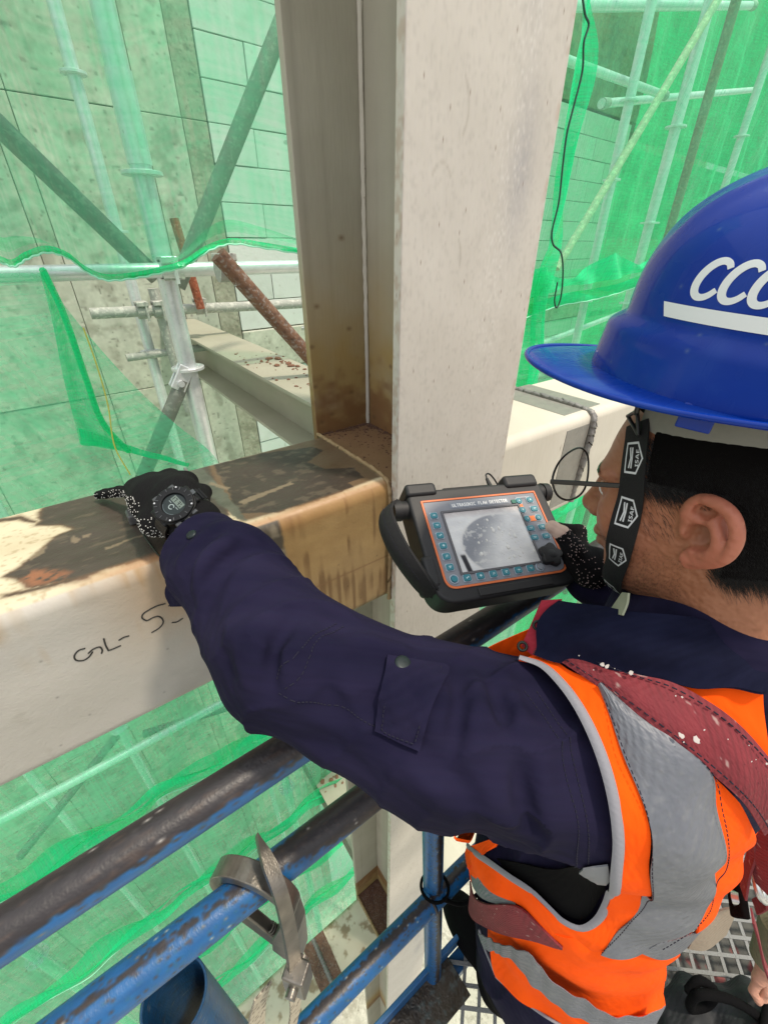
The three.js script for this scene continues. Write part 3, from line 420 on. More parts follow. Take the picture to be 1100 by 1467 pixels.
{
  const edge = pts([[0.0286, 1.5586, -1.6], [0.0523, 1.4721, -1.6], [0.0965, 1.3648, -1.6], [0.1702, 1.2161, -1.6], [0.2563, 1.078, -1.6], [0.3523, 0.9398, -1.6], [0.3869, 0.7829, -1.6]]);
  const foldL = pts([[0.0212, 1.5561, -1.585], [0.0082, 1.4412, -1.585], [-0.017, 1.2822, -1.585], [-0.0282, 1.1784, -1.585], [-0.0388, 1.0824, -1.585]]);
  const foldR = pts([[0.0336, 1.5655, -1.585], [0.0441, 1.4652, -1.585], [0.0421, 1.2834, -1.585], [0.045, 1.1405, -1.585], [0.0872, 1.0334, -1.585]]);
  const band = pts([[-0.0264, 1.1422, -1.57], [0.0313, 1.1013, -1.57], [0.0975, 1.0486, -1.57], [0.1724, 1.001, -1.57], [0.2576, 0.9425, -1.57]]);
  const bandB = pts([[-0.0367, 1.0871, -1.57], [0.0212, 1.0678, -1.57], [0.0909, 1.0251, -1.57], [0.1673, 0.9811, -1.57], [0.2499, 0.9306, -1.57]]);
  const yel = pts([[0.0748, 1.4197, -1.565], [0.0762, 1.3233, -1.565], [0.0696, 1.1978, -1.565], [0.049, 1.0626, -1.565], [0.0643, 0.9564, -1.565]]);
  const w = thing('safety_net', 'torn green net hanging slanted over the concrete above the gloved hand', 'safety net', V(0, 1, -1.6));
  const c = hemCurve(edge), L = hemCurve(foldL), R = hemCurve(foldR), B = hemCurve(band), D = hemCurve(bandB);
  put('net_sheet', sheet((s, t) => { const p = c.getPoint(s), q = V(-1.4, lerp(1.56, 0.6, s), -1.6), r = q.lerp(p, t); r.z += ripple(r.x, r.y, 3) * 0.6 * (1 - t * 0.7); return r; }, 30, 50, 1, 1.5), netLow, w);
  put('fold', [sheet((s, t) => { const r = L.getPoint(s).lerp(R.getPoint(s), t); r.z += 0.012 * Math.sin(t * 6.2 + s * 4); return r; }, 30, 10, 0.6, 0.2)], netOf(1.2, [0.03, 0.80, 0.36]), w);
  put('fold_crease', tube(foldR.map((p) => p.clone().add(V(-0.004, 0, 0.01))), 0.0085, 40, 8), netThick, w);
  put('hem', sheet((s, t) => B.getPoint(s).lerp(D.getPoint(s), t).add(V(0, 0, 0.004 * Math.sin(s * 22))), 30, 3, 0.4, 0.06), hemM, w);
  put('yellow_cord', tube(yel, 0.0022, 40, 6), std({ color: lin(0.55, 0.55, 0.1), roughness: 0.7 }), w);
}
{
  // long net below the beam with gathered bands at the ledgers
  const w = thing('safety_net', 'green safety net hanging below the beam behind the blue rails', 'safety net', V(0, -2, -1.6));
  put('net_sheet', sheet((s, t) => { const x = lerp(-3, 1.3, s), y = lerp(-6.5, 0.56, t); return V(x, y, -1.6 + 1.6 * ripple(x, y, 5)); }, 90, 80, 4.3, 7), netLow, w);
  for (const [y0, k, wd] of [[-0.80, 1, 0.14], [-1.90, 2, 0.20], [-2.75, 4, 0.22], [-3.6, 3, 0.3]]) {
    const P = []; for (let i = 0; i <= 30; i++) { const x = -3 + i * 0.1434; P.push(V(x, y0 - 0.05 - 0.035 * Math.sin(x * 7 + k) - 0.03 * Math.sin(x * 15 + 2 * k) - 0.02 * k * (x + 1) * (k === 2 ? 0 : 0.4), -1.565)); }
    const c = hemCurve(P);
    put('fold', sheet((s, t) => { const p = c.getPoint(s), g = 0.55 + 0.45 * Math.sin(s * 37 + k); return V(p.x, p.y + (0.05 + wd * g) * t, p.z + 0.02 * Math.sin(t * 6 + s * 25)); }, 120, 5, 4.3, wd), netThick, w);
    put('gather', sheet((s, t) => { const p = c.getPoint(s); return V(p.x, p.y + wd * 0.62 + 0.03 * Math.sin(s * 19 + k) + (0.035 + 0.03 * Math.sin(s * 43 + k)) * t, p.z + 0.02 + 0.014 * Math.sin(t * 3 + s * 51)); }, 120, 3, 4.3, 0.08), netThick, w);
    put('cord', tube(P, 0.003, 160, 5), cordM, w);
  }
}
{
  const h4 = pts([[1.9227, 1.2505, -1.6], [2.1389, 1.2948, -1.6], [2.3771, 1.328, -1.6], [2.6842, 1.339, -1.6], [2.944, 1.3597, -1.6], [3.2644, 1.3974, -1.6], [3.7394, 1.4179, -1.6], [4.4182, 1.4482, -1.6]]);
  const strip = pts([[2.0847, 2.4719, -1.56], [2.1176, 2.326, -1.56], [2.152, 2.1173, -1.56], [2.1504, 1.8994, -1.56], [2.15, 1.6822, -1.56], [2.118, 1.503, -1.56], [2.1433, 1.3055, -1.56], [2.196, 1.0441, -1.56], [2.1468, 0.8075, -1.56]]);
  const cord = pts([[2.0305, 2.4349, -1.53], [2.0749, 2.3849, -1.53], [2.107, 2.366, -1.53], [2.095, 2.3154, -1.53], [2.1178, 2.2381, -1.53], [2.1022, 2.129, -1.53], [2.0871, 2.037, -1.53], [2.0957, 1.9304, -1.53], [2.1141, 1.7907, -1.53], [2.1025, 1.6668, -1.53], [2.128, 1.6238, -1.53], [2.2031, 1.588, -1.53], [2.2526, 1.5004, -1.53], [2.2759, 1.3679, -1.53], [2.2578, 1.3314, -1.53], [2.2281, 1.3639, -1.53], [2.2213, 1.4534, -1.53]]);
  const w = thing('safety_net', 'vivid green safety net stretched over the scaffold right of the column', 'safety net', V(3, 1.4, -1.6));
  const c = hemCurve(h4);
  put('net_sheet', sheet((s, t) => { const p = c.getPoint(s), q = V(lerp(2.16, 7.2, s), 4.6, -1.6), r = p.clone().setX(lerp(p.x, 9, smoothstep(s, 0.8, 1))).lerp(q.setX(lerp(2.16, 9, s)), t); r.z += 1.6 * ripple(r.x, r.y, 7) * Math.min(1, t * 5); return r; }, 80, 40, 4, 3), net, w);
  hem('hem', h4, 0.06, w); put('fold', sheet((s, t) => { const p = c.getPoint(s); return V(p.x, p.y + 0.1 + (0.09 + 0.05 * Math.sin(s * 17)) * t, p.z + 0.04 + 0.02 * Math.sin(s * 40 + t * 3)); }, 80, 3, 1.6, 0.1), netThick, w);
  const S = hemCurve(strip); put('edge_strip', sheet((s, t) => { const p = S.getPoint(s); return V(p.x + (t - 0.3) * (0.10 + 0.05 * Math.sin(s * 15)), p.y, p.z + 0.03 * Math.sin(t * 5 + s * 14)); }, 60, 8, 1.6, 0.15), netThick, w);
  put('cord', tube(cord, 0.0045, 160, 6), std({ color: lin(0.015, 0.06, 0.045), roughness: 0.7 }), w);
  const low = thing('safety_net', 'paler green net under the hem at right, between column and helmet', 'safety net', V(3, 0, -1.62));
  put('net_sheet', sheet((s, t) => { const x = lerp(1.9, 8, s), y = lerp(-5, 1.5, t); return V(x, y, -1.66 + 1.6 * ripple(x, y, 9)); }, 60, 40, 5, 6), net, low);
  put('fold', [sheet((s, t) => V(2.08 + 0.06 * Math.sin(s * 9) + (t - 0.5) * (0.13 + 0.05 * Math.sin(s * 13)), lerp(1.5, -3, s), -1.6 + 0.03 * Math.sin(t * 6 + s * 8)), 60, 6, 4, 0.2), sheet((s, t) => V(lerp(1.9, 5, s), -0.3 - 0.05 * Math.sin(s * 22) + (0.15 + 0.06 * Math.sin(s * 31)) * t, -1.6 + 0.02 * Math.sin(t * 5 + s * 30)), 60, 4, 3, 0.2)], netThick, low);
  const far = thing('safety_net', 'farther sunlit green net closing the scaffold beyond the right-hand poles', 'safety net', V(6, 0, -2.6));
  put('net_sheet', sheet((s, t) => { const x = lerp(4.6, 12, s), y = lerp(-5, 5, t); return V(x, y, -2.75 - 0.15 * (x - 4.6) + 2 * ripple(x, y, 11)); }, 60, 50, 6, 8), netThick, far);
}
// ---- implicit surfaces: a field is meshed with surface nets, block by block, and its vertices are pulled onto the zero level
const len3 = (x, y, z) => Math.sqrt(x * x + y * y + z * z);
const smin = (a, b, k) => { const h = Math.max(k - Math.abs(a - b), 0) / k; return Math.min(a, b) - h * h * k * 0.25; };
const smax = (a, b, k) => -smin(-a, -b, k);
function capsule(a, b, ra, rb) {                                          // tapered limb
  const ex = b.x - a.x, ey = b.y - a.y, ez = b.z - a.z, L2 = ex * ex + ey * ey + ez * ez;
  return (x, y, z) => { const px = x - a.x, py = y - a.y, pz = z - a.z, t = clamp((px * ex + py * ey + pz * ez) / L2, 0, 1); return len3(px - ex * t, py - ey * t, pz - ez * t) - (ra + (rb - ra) * t); };
}
function ellip(cx, cy, cz, rx, ry, rz) {
  return (x, y, z) => { const px = x - cx, py = y - cy, pz = z - cz, k0 = len3(px / rx, py / ry, pz / rz), k1 = len3(px / (rx * rx), py / (ry * ry), pz / (rz * rz)); return k0 < 1e-6 ? -Math.min(rx, ry, rz) : k0 * (k0 - 1) / k1; };
}
function grad(f, x, y, z, e = 0.0008) { const g = V(f(x + e, y, z) - f(x - e, y, z), f(x, y + e, z) - f(x, y - e, z), f(x, y, z + e) - f(x, y, z - e)); return g.multiplyScalar(1 / (2 * e)); }
function nets(f, lo, hi, cell, pull = true) {
  const nx = Math.ceil((hi.x - lo.x) / cell) + 1, ny = Math.ceil((hi.y - lo.y) / cell) + 1, nz = Math.ceil((hi.z - lo.z) / cell) + 1, B = 8, val = new Float32Array(nx * ny * nz).fill(9);
  const id = (i, j, k) => i + nx * (j + ny * k), reach = B * cell * 0.88 * 1.25;
  for (let k0 = 0; k0 < nz; k0 += B) for (let j0 = 0; j0 < ny; j0 += B) for (let i0 = 0; i0 < nx; i0 += B) {
    const c = f(lo.x + (i0 + B / 2) * cell, lo.y + (j0 + B / 2) * cell, lo.z + (k0 + B / 2) * cell), far = Math.abs(c) > reach + 0.012;
    for (let k = k0; k < Math.min(nz, k0 + B); k++) for (let j = j0; j < Math.min(ny, j0 + B); j++) for (let i = i0; i < Math.min(nx, i0 + B); i++) val[id(i, j, k)] = far ? c : f(lo.x + i * cell, lo.y + j * cell, lo.z + k * cell);
  }
  const vid = new Int32Array(nx * ny * nz).fill(-1), pos = [], idx = [], E = [[0, 1], [0, 2], [0, 4], [1, 3], [1, 5], [2, 3], [2, 6], [3, 7], [4, 5], [4, 6], [5, 7], [6, 7]];
  for (let k = 0; k < nz - 1; k++) for (let j = 0; j < ny - 1; j++) for (let i = 0; i < nx - 1; i++) {
    const v = [0, 1, 2, 3, 4, 5, 6, 7].map((q) => val[id(i + (q & 1), j + ((q >> 1) & 1), k + (q >> 2))]); let m = 0; for (let q = 0; q < 8; q++) if (v[q] < 0) m |= 1 << q;
    if (m === 0 || m === 255) continue;
    let x = 0, y = 0, z = 0, n = 0;
    for (const [a, b] of E) if ((v[a] < 0) !== (v[b] < 0)) { const t = v[a] / (v[a] - v[b]); x += (a & 1) + ((b & 1) - (a & 1)) * t; y += ((a >> 1) & 1) + (((b >> 1) & 1) - ((a >> 1) & 1)) * t; z += (a >> 2) + ((b >> 2) - (a >> 2)) * t; n++; }
    vid[id(i, j, k)] = pos.length / 3; pos.push(lo.x + (i + x / n) * cell, lo.y + (j + y / n) * cell, lo.z + (k + z / n) * cell);
  }
  const quad = (a, b, c, d, flip) => { if (a < 0 || b < 0 || c < 0 || d < 0) return; flip ? idx.push(a, c, b, a, d, c) : idx.push(a, b, c, a, c, d); };
  for (let k = 1; k < nz - 1; k++) for (let j = 1; j < ny - 1; j++) for (let i = 1; i < nx - 1; i++) {
    const s = val[id(i, j, k)] < 0;
    if (s !== val[id(i + 1, j, k)] < 0) quad(vid[id(i, j - 1, k - 1)], vid[id(i, j, k - 1)], vid[id(i, j, k)], vid[id(i, j - 1, k)], !s);
    if (s !== val[id(i, j + 1, k)] < 0) quad(vid[id(i - 1, j, k - 1)], vid[id(i - 1, j, k)], vid[id(i, j, k)], vid[id(i, j, k - 1)], !s);
    if (s !== val[id(i, j, k + 1)] < 0) quad(vid[id(i - 1, j - 1, k)], vid[id(i, j - 1, k)], vid[id(i, j, k)], vid[id(i - 1, j, k)], !s);
  }
  const nor = new Float32Array(pos.length);
  for (let i = 0; i < pos.length; i += 3) {
    let [x, y, z] = [pos[i], pos[i + 1], pos[i + 2]], g = grad(f, x, y, z, cell * 0.4);
    if (pull) for (let q = 0; q < 2; q++) { const d = clamp(f(x, y, z) / Math.max(g.lengthSq(), 0.2), -cell * 0.6, cell * 0.6); x -= g.x * d; y -= g.y * d; z -= g.z * d; }
    pos[i] = x; pos[i + 1] = y; pos[i + 2] = z; g = grad(f, x, y, z, cell * 0.4).normalize(); nor[i] = g.x; nor[i + 1] = g.y; nor[i + 2] = g.z;
  }
  const g = new THREE.BufferGeometry(); g.setAttribute('position', new THREE.Float32BufferAttribute(pos, 3)); g.setAttribute('normal', new THREE.BufferAttribute(nor, 3)); g.setIndex(idx); return g;
}
function meshUV(g, fn) { const p = g.attributes.position, uv = new Float32Array(p.count * 2); for (let i = 0; i < p.count; i++) { const q = fn(p.getX(i), p.getY(i), p.getZ(i)); uv[i * 2] = q[0]; uv[i * 2 + 1] = q[1]; } g.setAttribute('uv', new THREE.BufferAttribute(uv, 2)); return g; }
function tint(g, fn) { const p = g.attributes.position, c = new Float32Array(p.count * 3); for (let i = 0; i < p.count; i++) c.set(fn(p.getX(i), p.getY(i), p.getZ(i)), i * 3); g.setAttribute('color', new THREE.BufferAttribute(c, 3)); return g; }
const onto = (p, f, off = 0, n = 6) => { const q = p.clone(); for (let i = 0; i < n; i++) { const g = grad(f, q.x, q.y, q.z, 0.002), d = (f(q.x, q.y, q.z) - off) / Math.max(g.lengthSq(), 0.3); q.addScaledVector(g, -clamp(d, -0.03, 0.03)); } return q; };
// cloth pieces: a loft between two edges, laid on a field at a given height, with a hem thickness
function lay(A, B, f, off, n = 60, m = 12, th = 0.0022, wave = null, bulge = 0) {
  const a = new THREE.CatmullRomCurve3(A, false, 'centripetal'), b = new THREE.CatmullRomCurve3(B, false, 'centripetal'), P = [], LA = a.getLength();
  for (let i = 0; i <= n; i++) { const p = a.getPointAt(i / n), q = b.getPointAt(i / n); for (let j = 0; j <= m; j++) { const t = j / m; let r = p.clone().lerp(q, t); if (f) r = onto(r, f, off + bulge * Math.sin(Math.PI * t) + (wave ? wave(i / n, t, r) : 0)); P.push(r); } }
  return shell(P, n, m, th, f);
}
function shell(P, n, m, th, f) {
  const N = P.map(() => V()), id = (i, j) => i * (m + 1) + j, idx = [], pos = [], nor = [], uv = [];
  for (let i = 0; i < n; i++) for (let j = 0; j < m; j++) { const a = P[id(i, j)], b = P[id(i + 1, j)], c = P[id(i, j + 1)], d = P[id(i + 1, j + 1)], g = d.clone().sub(a).cross(c.clone().sub(b)); for (const q of [id(i, j), id(i + 1, j), id(i, j + 1), id(i + 1, j + 1)]) N[q].add(g); }
  let s = 1; if (f) { const k = id(n >> 1, m >> 1), g = grad(f, P[k].x, P[k].y, P[k].z, 0.003); s = g.dot(N[k]) < 0 ? -1 : 1; }
  N.forEach((q) => q.normalize().multiplyScalar(s));
  const U = [0], W = [0]; for (let i = 1; i <= n; i++) U[i] = U[i - 1] + P[id(i, m >> 1)].distanceTo(P[id(i - 1, m >> 1)]); for (let j = 1; j <= m; j++) W[j] = W[j - 1] + P[id(n >> 1, j)].distanceTo(P[id(n >> 1, j - 1)]);
  const vert = (p, q, u, v) => { pos.push(p.x, p.y, p.z); nor.push(q.x, q.y, q.z); uv.push(u, v); return pos.length / 3 - 1; };
  const grid = (lift, flip) => { const o = pos.length / 3; for (let i = 0; i <= n; i++) for (let j = 0; j <= m; j++) { const k = id(i, j); vert(P[k].clone().addScaledVector(N[k], lift), flip ? N[k].clone().negate() : N[k], U[i], W[j]); } for (let i = 0; i < n; i++) for (let j = 0; j < m; j++) { const a = o + id(i, j), b = o + id(i + 1, j), c = o + id(i, j + 1), d = o + id(i + 1, j + 1); (s > 0) !== flip ? idx.push(a, b, d, a, d, c) : idx.push(a, d, b, a, c, d); } };
  grid(th, false); grid(0, true);
  const rim = []; for (let i = 0; i <= n; i++) rim.push(id(i, 0)); for (let j = 1; j <= m; j++) rim.push(id(n, j)); for (let i = n - 1; i >= 0; i--) rim.push(id(i, m)); for (let j = m - 1; j > 0; j--) rim.push(id(0, j));
  const C = P[id(n >> 1, m >> 1)];
  for (let i = 0; i < rim.length; i++) { const k = rim[i], l = rim[(i + 1) % rim.length], a = P[k], b = P[l], o = b.clone().sub(a).cross(N[k]).normalize(); if (o.dot(a.clone().sub(C)) < 0) o.negate(); const ta = a.clone().addScaledVector(N[k], th), tb = b.clone().addScaledVector(N[l], th), q = [vert(a, o, 0, 0), vert(b, o, 0.01, 0), vert(tb, o, 0.01, 0.01), vert(ta, o, 0, 0.01)]; const fn = b.clone().sub(a).cross(tb.clone().sub(a)).dot(o) > 0; fn ? idx.push(q[0], q[1], q[2], q[0], q[2], q[3]) : idx.push(q[0], q[2], q[1], q[0], q[3], q[2]); }
  const g = new THREE.BufferGeometry(); g.setAttribute('position', new THREE.Float32BufferAttribute(pos, 3)); g.setAttribute('normal', new THREE.Float32BufferAttribute(nor, 3)); g.setAttribute('uv', new THREE.Float32BufferAttribute(uv, 2)); g.setIndex(idx); return g;
}
// a strip of given width that follows a line over the body
function strap(L, w, f, off, n = 60, m = 6, th = 0.002, wave = null, crown = 0) {
  const c = new THREE.CatmullRomCurve3(L, false, 'centripetal'), P = [];
  for (let i = 0; i <= n; i++) { const p = onto(c.getPointAt(i / n), f, off), t = c.getTangentAt(i / n), g = grad(f, p.x, p.y, p.z, 0.004).normalize(), s = t.cross(g).normalize(), ww = typeof w === 'function' ? w(i / n) : w; for (let j = 0; j <= m; j++) P.push(onto(p.clone().addScaledVector(s, (j / m - 0.5) * ww), f, off + crown * (1 - (2 * j / m - 1) ** 2) + (wave ? wave(i / n, j / m) : 0))); }
  return shell(P, n, m, th, f);
}
function cordOn(L, r, f, off, n = 60, sides = 8) { const c = new THREE.CatmullRomCurve3(L, false, 'centripetal'); return tube(Array.from({ length: n + 1 }, (_, i) => onto(c.getPointAt(i / n), f, off)), r, n * 2, sides); }
function stitches(L, f, off, step = 0.004, r = 0.0005) {                  // a row of thread dashes
  const c = new THREE.CatmullRomCurve3(L, false, 'centripetal'), T = c.getLength(), gs = [];
  for (let d = 0; d + step * 0.6 < T; d += step) { const a = onto(c.getPointAt(d / T), f, off), b = onto(c.getPointAt((d + step * 0.6) / T), f, off); gs.push(new THREE.CylinderGeometry(r, r, a.distanceTo(b), 4, 1).applyMatrix4(alongM(a, b))); }
  return mergeGeometries(gs);
}
// ---- the worker: torso and arms in a navy jacket
const SH = V(0.345, 1.125, -0.078), MU = V(0.205, 1.173, -0.188), EL = V(0.096, 1.241, -0.320), FA = V(0.083, 1.276, -0.432), WR = V(0.067, 1.293, -0.545);
const ARM = [capsule(V(0.40, 1.13, -0.07), SH, 0.098, 0.097), capsule(SH, MU, 0.097, 0.084), capsule(MU, EL, 0.081, 0.070), capsule(EL, FA, 0.070, 0.058), capsule(FA, WR, 0.056, 0.053)];
const TOR = [ellip(0.522, 1.06, -0.055, 0.172, 0.2, 0.115), ellip(0.448, 0.82, -0.078, 0.178, 0.29, 0.155), ellip(0.425, 0.50, -0.02, 0.155, 0.24, 0.155), capsule(V(0.40, 1.185, -0.07), V(0.50, 1.25, -0.06), 0.07, 0.075), capsule(V(0.50, 1.25, -0.06), V(0.67, 1.17, -0.07), 0.075, 0.075)];
const ARR = [capsule(V(0.68, 1.15, -0.07), V(0.76, 0.99, -0.15), 0.075, 0.06), capsule(V(0.76, 0.99, -0.15), V(0.66, 1.09, -0.20), 0.058, 0.05), capsule(V(0.66, 1.09, -0.20), V(0.562, 1.178, -0.232), 0.05, 0.042)];
const torso = (x, y, z) => { let d = TOR[0](x, y, z); for (let i = 1; i < TOR.length; i++) d = smin(d, TOR[i](x, y, z), 0.09); return d; };
const armL = (x, y, z) => { let d = ARM[0](x, y, z); for (let i = 1; i < 5; i++) d = smin(d, ARM[i](x, y, z), 0.02); return d; };
const armR = (x, y, z) => { let d = ARR[0](x, y, z); for (let i = 1; i < 3; i++) d = smin(d, ARR[i](x, y, z), 0.03); return d; };
const bodyBase = (x, y, z) => smin(smin(torso(x, y, z), armL(x, y, z), 0.05), armR(x, y, z), 0.05);
const person = thing('person', 'worker in blue helmet and orange vest reaching over the rail to the steel beam', 'person', V(0.5, 0, -0.05));
// folds pressed into the cloth: [points, width, depth]; negative depth is a crease, positive a raised roll
const FOLDS = [[pts([[0.0354, 1.304, -0.3975], [0.0546, 1.3278, -0.4129], [0.083, 1.337, -0.4196], [0.1291, 1.3142, -0.4523]]), 0.01, 0.007], [pts([[0.0366, 1.2941, -0.3709], [0.0565, 1.3195, -0.388], [0.0854, 1.3314, -0.4], [0.1282, 1.3159, -0.4107]]), 0.011, -0.007], [pts([[0.025, 1.3005, -0.4379], [0.0438, 1.3256, -0.4442], [0.0692, 1.3371, -0.4566]]), 0.008, 0.003], [pts([[0.027, 1.2969, -0.4132], [0.0487, 1.3264, -0.4193], [0.0776, 1.3383, -0.4312]]), 0.006, -0.0035], [pts([[0.0676, 1.2753, -0.258], [0.0757, 1.299, -0.2767], [0.1088, 1.3115, -0.2977]]), 0.009, -0.007], [pts([[0.0742, 1.2663, -0.2477], [0.0837, 1.2936, -0.2666], [0.1184, 1.3055, -0.2864]]), 0.012, 0.006], [pts([[0.1117, 1.2858, -0.2493], [0.1024, 1.2584, -0.2209], [0.1066, 1.2403, -0.2025]]), 0.012, -0.005], [pts([[0.0663, 1.3089, -0.3089], [0.0469, 1.2863, -0.2859], [0.0424, 1.2569, -0.2698]]), 0.015, 0.004], [pts([[0.0731, 1.2308, -0.2337], [0.0935, 1.224, -0.2074], [0.1164, 1.2044, -0.1724]]), 0.014, -0.004], [pts([[0.041, 1.295, -0.3431], [0.0391, 1.2863, -0.3011], [0.0394, 1.2719, -0.2814]]), 0.012, -0.003], [pts([[0.1169, 1.3012, -0.2757], [0.126, 1.2896, -0.2552], [0.1527, 1.2841, -0.2471]]), 0.012, 0.004], [pts([[0.2298, 1.2576, -0.1919], [0.2128, 1.2582, -0.1685], [0.1879, 1.248, -0.1463], [0.1737, 1.2347, -0.1344]]), 0.011, -0.007], [pts([[0.233, 1.2553, -0.1712], [0.208, 1.2477, -0.1404], [0.1877, 1.2329, -0.1255]]), 0.013, 0.006], [pts([[0.2522, 1.2494, -0.1712], [0.2379, 1.246, -0.1378], [0.2287, 1.2394, -0.1234]]), 0.01, -0.006], [pts([[0.2741, 1.2416, -0.1648], [0.2483, 1.2412, -0.1252], [0.2295, 1.2256, -0.1003]]), 0.012, 0.005], [pts([[0.2333, 1.2288, -0.1032], [0.2166, 1.2095, -0.0896], [0.2119, 1.1835, -0.0756], [0.2271, 1.1648, -0.057]]), 0.013, -0.008], [pts([[0.2518, 1.2325, -0.1035], [0.2305, 1.2085, -0.0803], [0.2306, 1.1732, -0.0571]]), 0.014, 0.006], [pts([[0.1962, 1.222, -0.1114], [0.1934, 1.1936, -0.094], [0.2099, 1.1493, -0.0699]]), 0.014, 0.005], [pts([[0.1538, 1.2417, -0.1594], [0.1617, 1.2217, -0.1291], [0.1807, 1.1872, -0.0997]]), 0.016, -0.005], [pts([[0.1284, 1.223, -0.1672], [0.1485, 1.2095, -0.1316], [0.1754, 1.1669, -0.1001]]), 0.014, 0.004], [pts([[0.1395, 1.2776, -0.2275], [0.1308, 1.2602, -0.2033], [0.1345, 1.2385, -0.1757]]), 0.013, -0.003], [pts([[0.1485, 1.2897, -0.266], [0.1693, 1.2789, -0.2407], [0.2028, 1.2652, -0.22]]), 0.012, 0.004]];
const SEAMS = [pts([[0.277, 1.2412, -0.1373], [0.2678, 1.2323, -0.0989], [0.254, 1.2087, -0.0669], [0.2463, 1.1774, -0.0471], [0.2491, 1.1207, -0.0326]]), pts([[0.2887, 1.2387, -0.1312], [0.2768, 1.2309, -0.0934], [0.2627, 1.2078, -0.0611], [0.2542, 1.1779, -0.0412], [0.2544, 1.1283, -0.0256]])];
const SEAM2 = [pts([[0.0692, 1.2724, -0.2549], [0.09, 1.2629, -0.2348], [0.1086, 1.2552, -0.213], [0.1263, 1.247, -0.1915], [0.1341, 1.2375, -0.175]]), pts([[0.0708, 1.282, -0.2615], [0.0792, 1.2897, -0.2641], [0.1, 1.2988, -0.2695], [0.1227, 1.3, -0.2752], [0.145, 1.2945, -0.2815]]), pts([[0.076, 1.2774, -0.2547], [0.1045, 1.2956, -0.2645], [0.1503, 1.2912, -0.2768]])];
const TAB = [pts([[0.1674, 1.2764, -0.2286], [0.1477, 1.2678, -0.207], [0.1341, 1.2559, -0.1958], [0.1255, 1.2441, -0.1893]]), pts([[0.2146, 1.2617, -0.1906], [0.1856, 1.2593, -0.1734], [0.1652, 1.2492, -0.1618], [0.15, 1.2349, -0.1544]])];
const TABS = [pts([[0.1737, 1.2734, -0.222], [0.1518, 1.2654, -0.2015], [0.1364, 1.2516, -0.1891], [0.1316, 1.2452, -0.1858], [0.1517, 1.2393, -0.1587]]), pts([[0.2046, 1.2635, -0.192], [0.1807, 1.2596, -0.1767], [0.1626, 1.2506, -0.1667], [0.1505, 1.2402, -0.1613]])];
const SNAP = V(0.175, 1.2706, -0.2135);
const CUFFB = V(0.0572, 1.3338, -0.4675);
const REFL = [pts([[0.2512, 1.1261, -0.0295], [0.2572, 1.134, -0.0225], [0.2637, 1.1394, -0.0161]]), pts([[0.3075, 0.9874, -0.0304], [0.3138, 0.9953, -0.0203], [0.3199, 1.0041, -0.0117]])];
const FSEG = [];
for (const [P, w, a] of FOLDS) { const c = new THREE.CatmullRomCurve3(P), n = 10, k = 2.2 * Math.min(1, c.getLength() / n / (w * 1.77)); for (let i = 0; i <= n; i++) { const p = c.getPoint(i / n), e = Math.sin(Math.PI * clamp(i / n, 0.08, 0.92)); FSEG.push([p.x, p.y, p.z, 1 / (w * w), a * e * k, w * 2.6]); } }
const armDir = WR.clone().sub(FA).normalize(), cuffAt = V(0.0715, 1.288, -0.506);
function foldAt(x, y, z) {
  let d = 0; for (const s of FSEG) { const dx = x - s[0]; if (dx > s[5] || dx < -s[5]) continue; const dy = y - s[1], dz = z - s[2], q = (dx * dx + dy * dy + dz * dz) * s[3]; if (q < 6) d += s[4] * Math.exp(-q); }
  return d;
}
function vn3(x, y, z) { const zi = Math.floor(z), f = z - zi, u = f * f * (3 - 2 * f); return lerp(vn(x, y, 64, 7 + (zi & 31)), vn(x, y, 64, 7 + ((zi + 1) & 31)), u); }
function wrinkle(x, y, z) {                                               // sharp oblique creases where the sleeve bunches
  if (x > 0.37 || z > 0.0) return 0;
  const s = -z * 0.8 - x * 0.45, m = 0.35 + 0.35 * Math.exp(-(((s - 0.20) / 0.055) ** 2)) + 1.1 * Math.exp(-(((s - 0.365) / 0.04) ** 2)) + 0.7 * Math.exp(-(((s + 0.03) / 0.06) ** 2)), a = x * 0.85 - z * 0.2 + y * 0.3;
  const n = vn3(s * 27 + a * 13 + 20, a * 11 + 20, y * 13 + 20), r = 1 - Math.abs(2 * n - 1); return 0.0080 * m * (r * r * r * r - 0.22);
}
const wob = (x, y, z) => wrinkle(x, y, z) + 0.0045 * Math.sin(x * 31 + y * 17) * Math.sin(z * 27 + y * 23 + 1.3) + 0.0018 * Math.sin(x * 63 - z * 51 + y * 40);
const jacketF = (x, y, z) => {
  let d = bodyBase(x, y, z); if (d > 0.05 || d < -0.09) return d;
  d -= foldAt(x, y, z) + wob(x, y, z);
  const c = (x - cuffAt.x) * armDir.x + (y - cuffAt.y) * armDir.y + (z - cuffAt.z) * armDir.z; if (z < -0.3 && x < 0.3) { d = smax(d, c, 0.006); d = Math.max(d, -(Math.max(armL(x, y, z) + 0.026, -(c + 0.05)))); }
  return d;
};
const navyT = tex(512, 512, (u, v) => { const a = fbm(u, v, 6, 4, 301), t = Math.sin((u + v) * Math.PI * 2 * 90); return mixc([0.0068, 0.0062, 0.021], [0.0150, 0.0130, 0.036], a * 1.5 - 0.2 + 0.07 * t); });
const clothB = tex(512, 512, (u, v) => 0.45 * fbm(u, v, 8, 4, 311) + 0.4 * fbm(u, v, 40, 3, 315) + 0.15 * (0.5 + 0.5 * Math.sin((u + v) * Math.PI * 2 * 90)), false);
const navy = phy({ map: rescaled(navyT, 5), bumpMap: rescaled(clothB, 5), bumpScale: 0.0022, roughness: 0.95, specularIntensity: 0.25 });
const navyDark = phy({ map: rescaled(navyT, 5), bumpMap: rescaled(clothB, 5), bumpScale: 0.0015, roughness: 0.95, specularIntensity: 0.25, color: lin(0.5, 0.7, 0.75) });
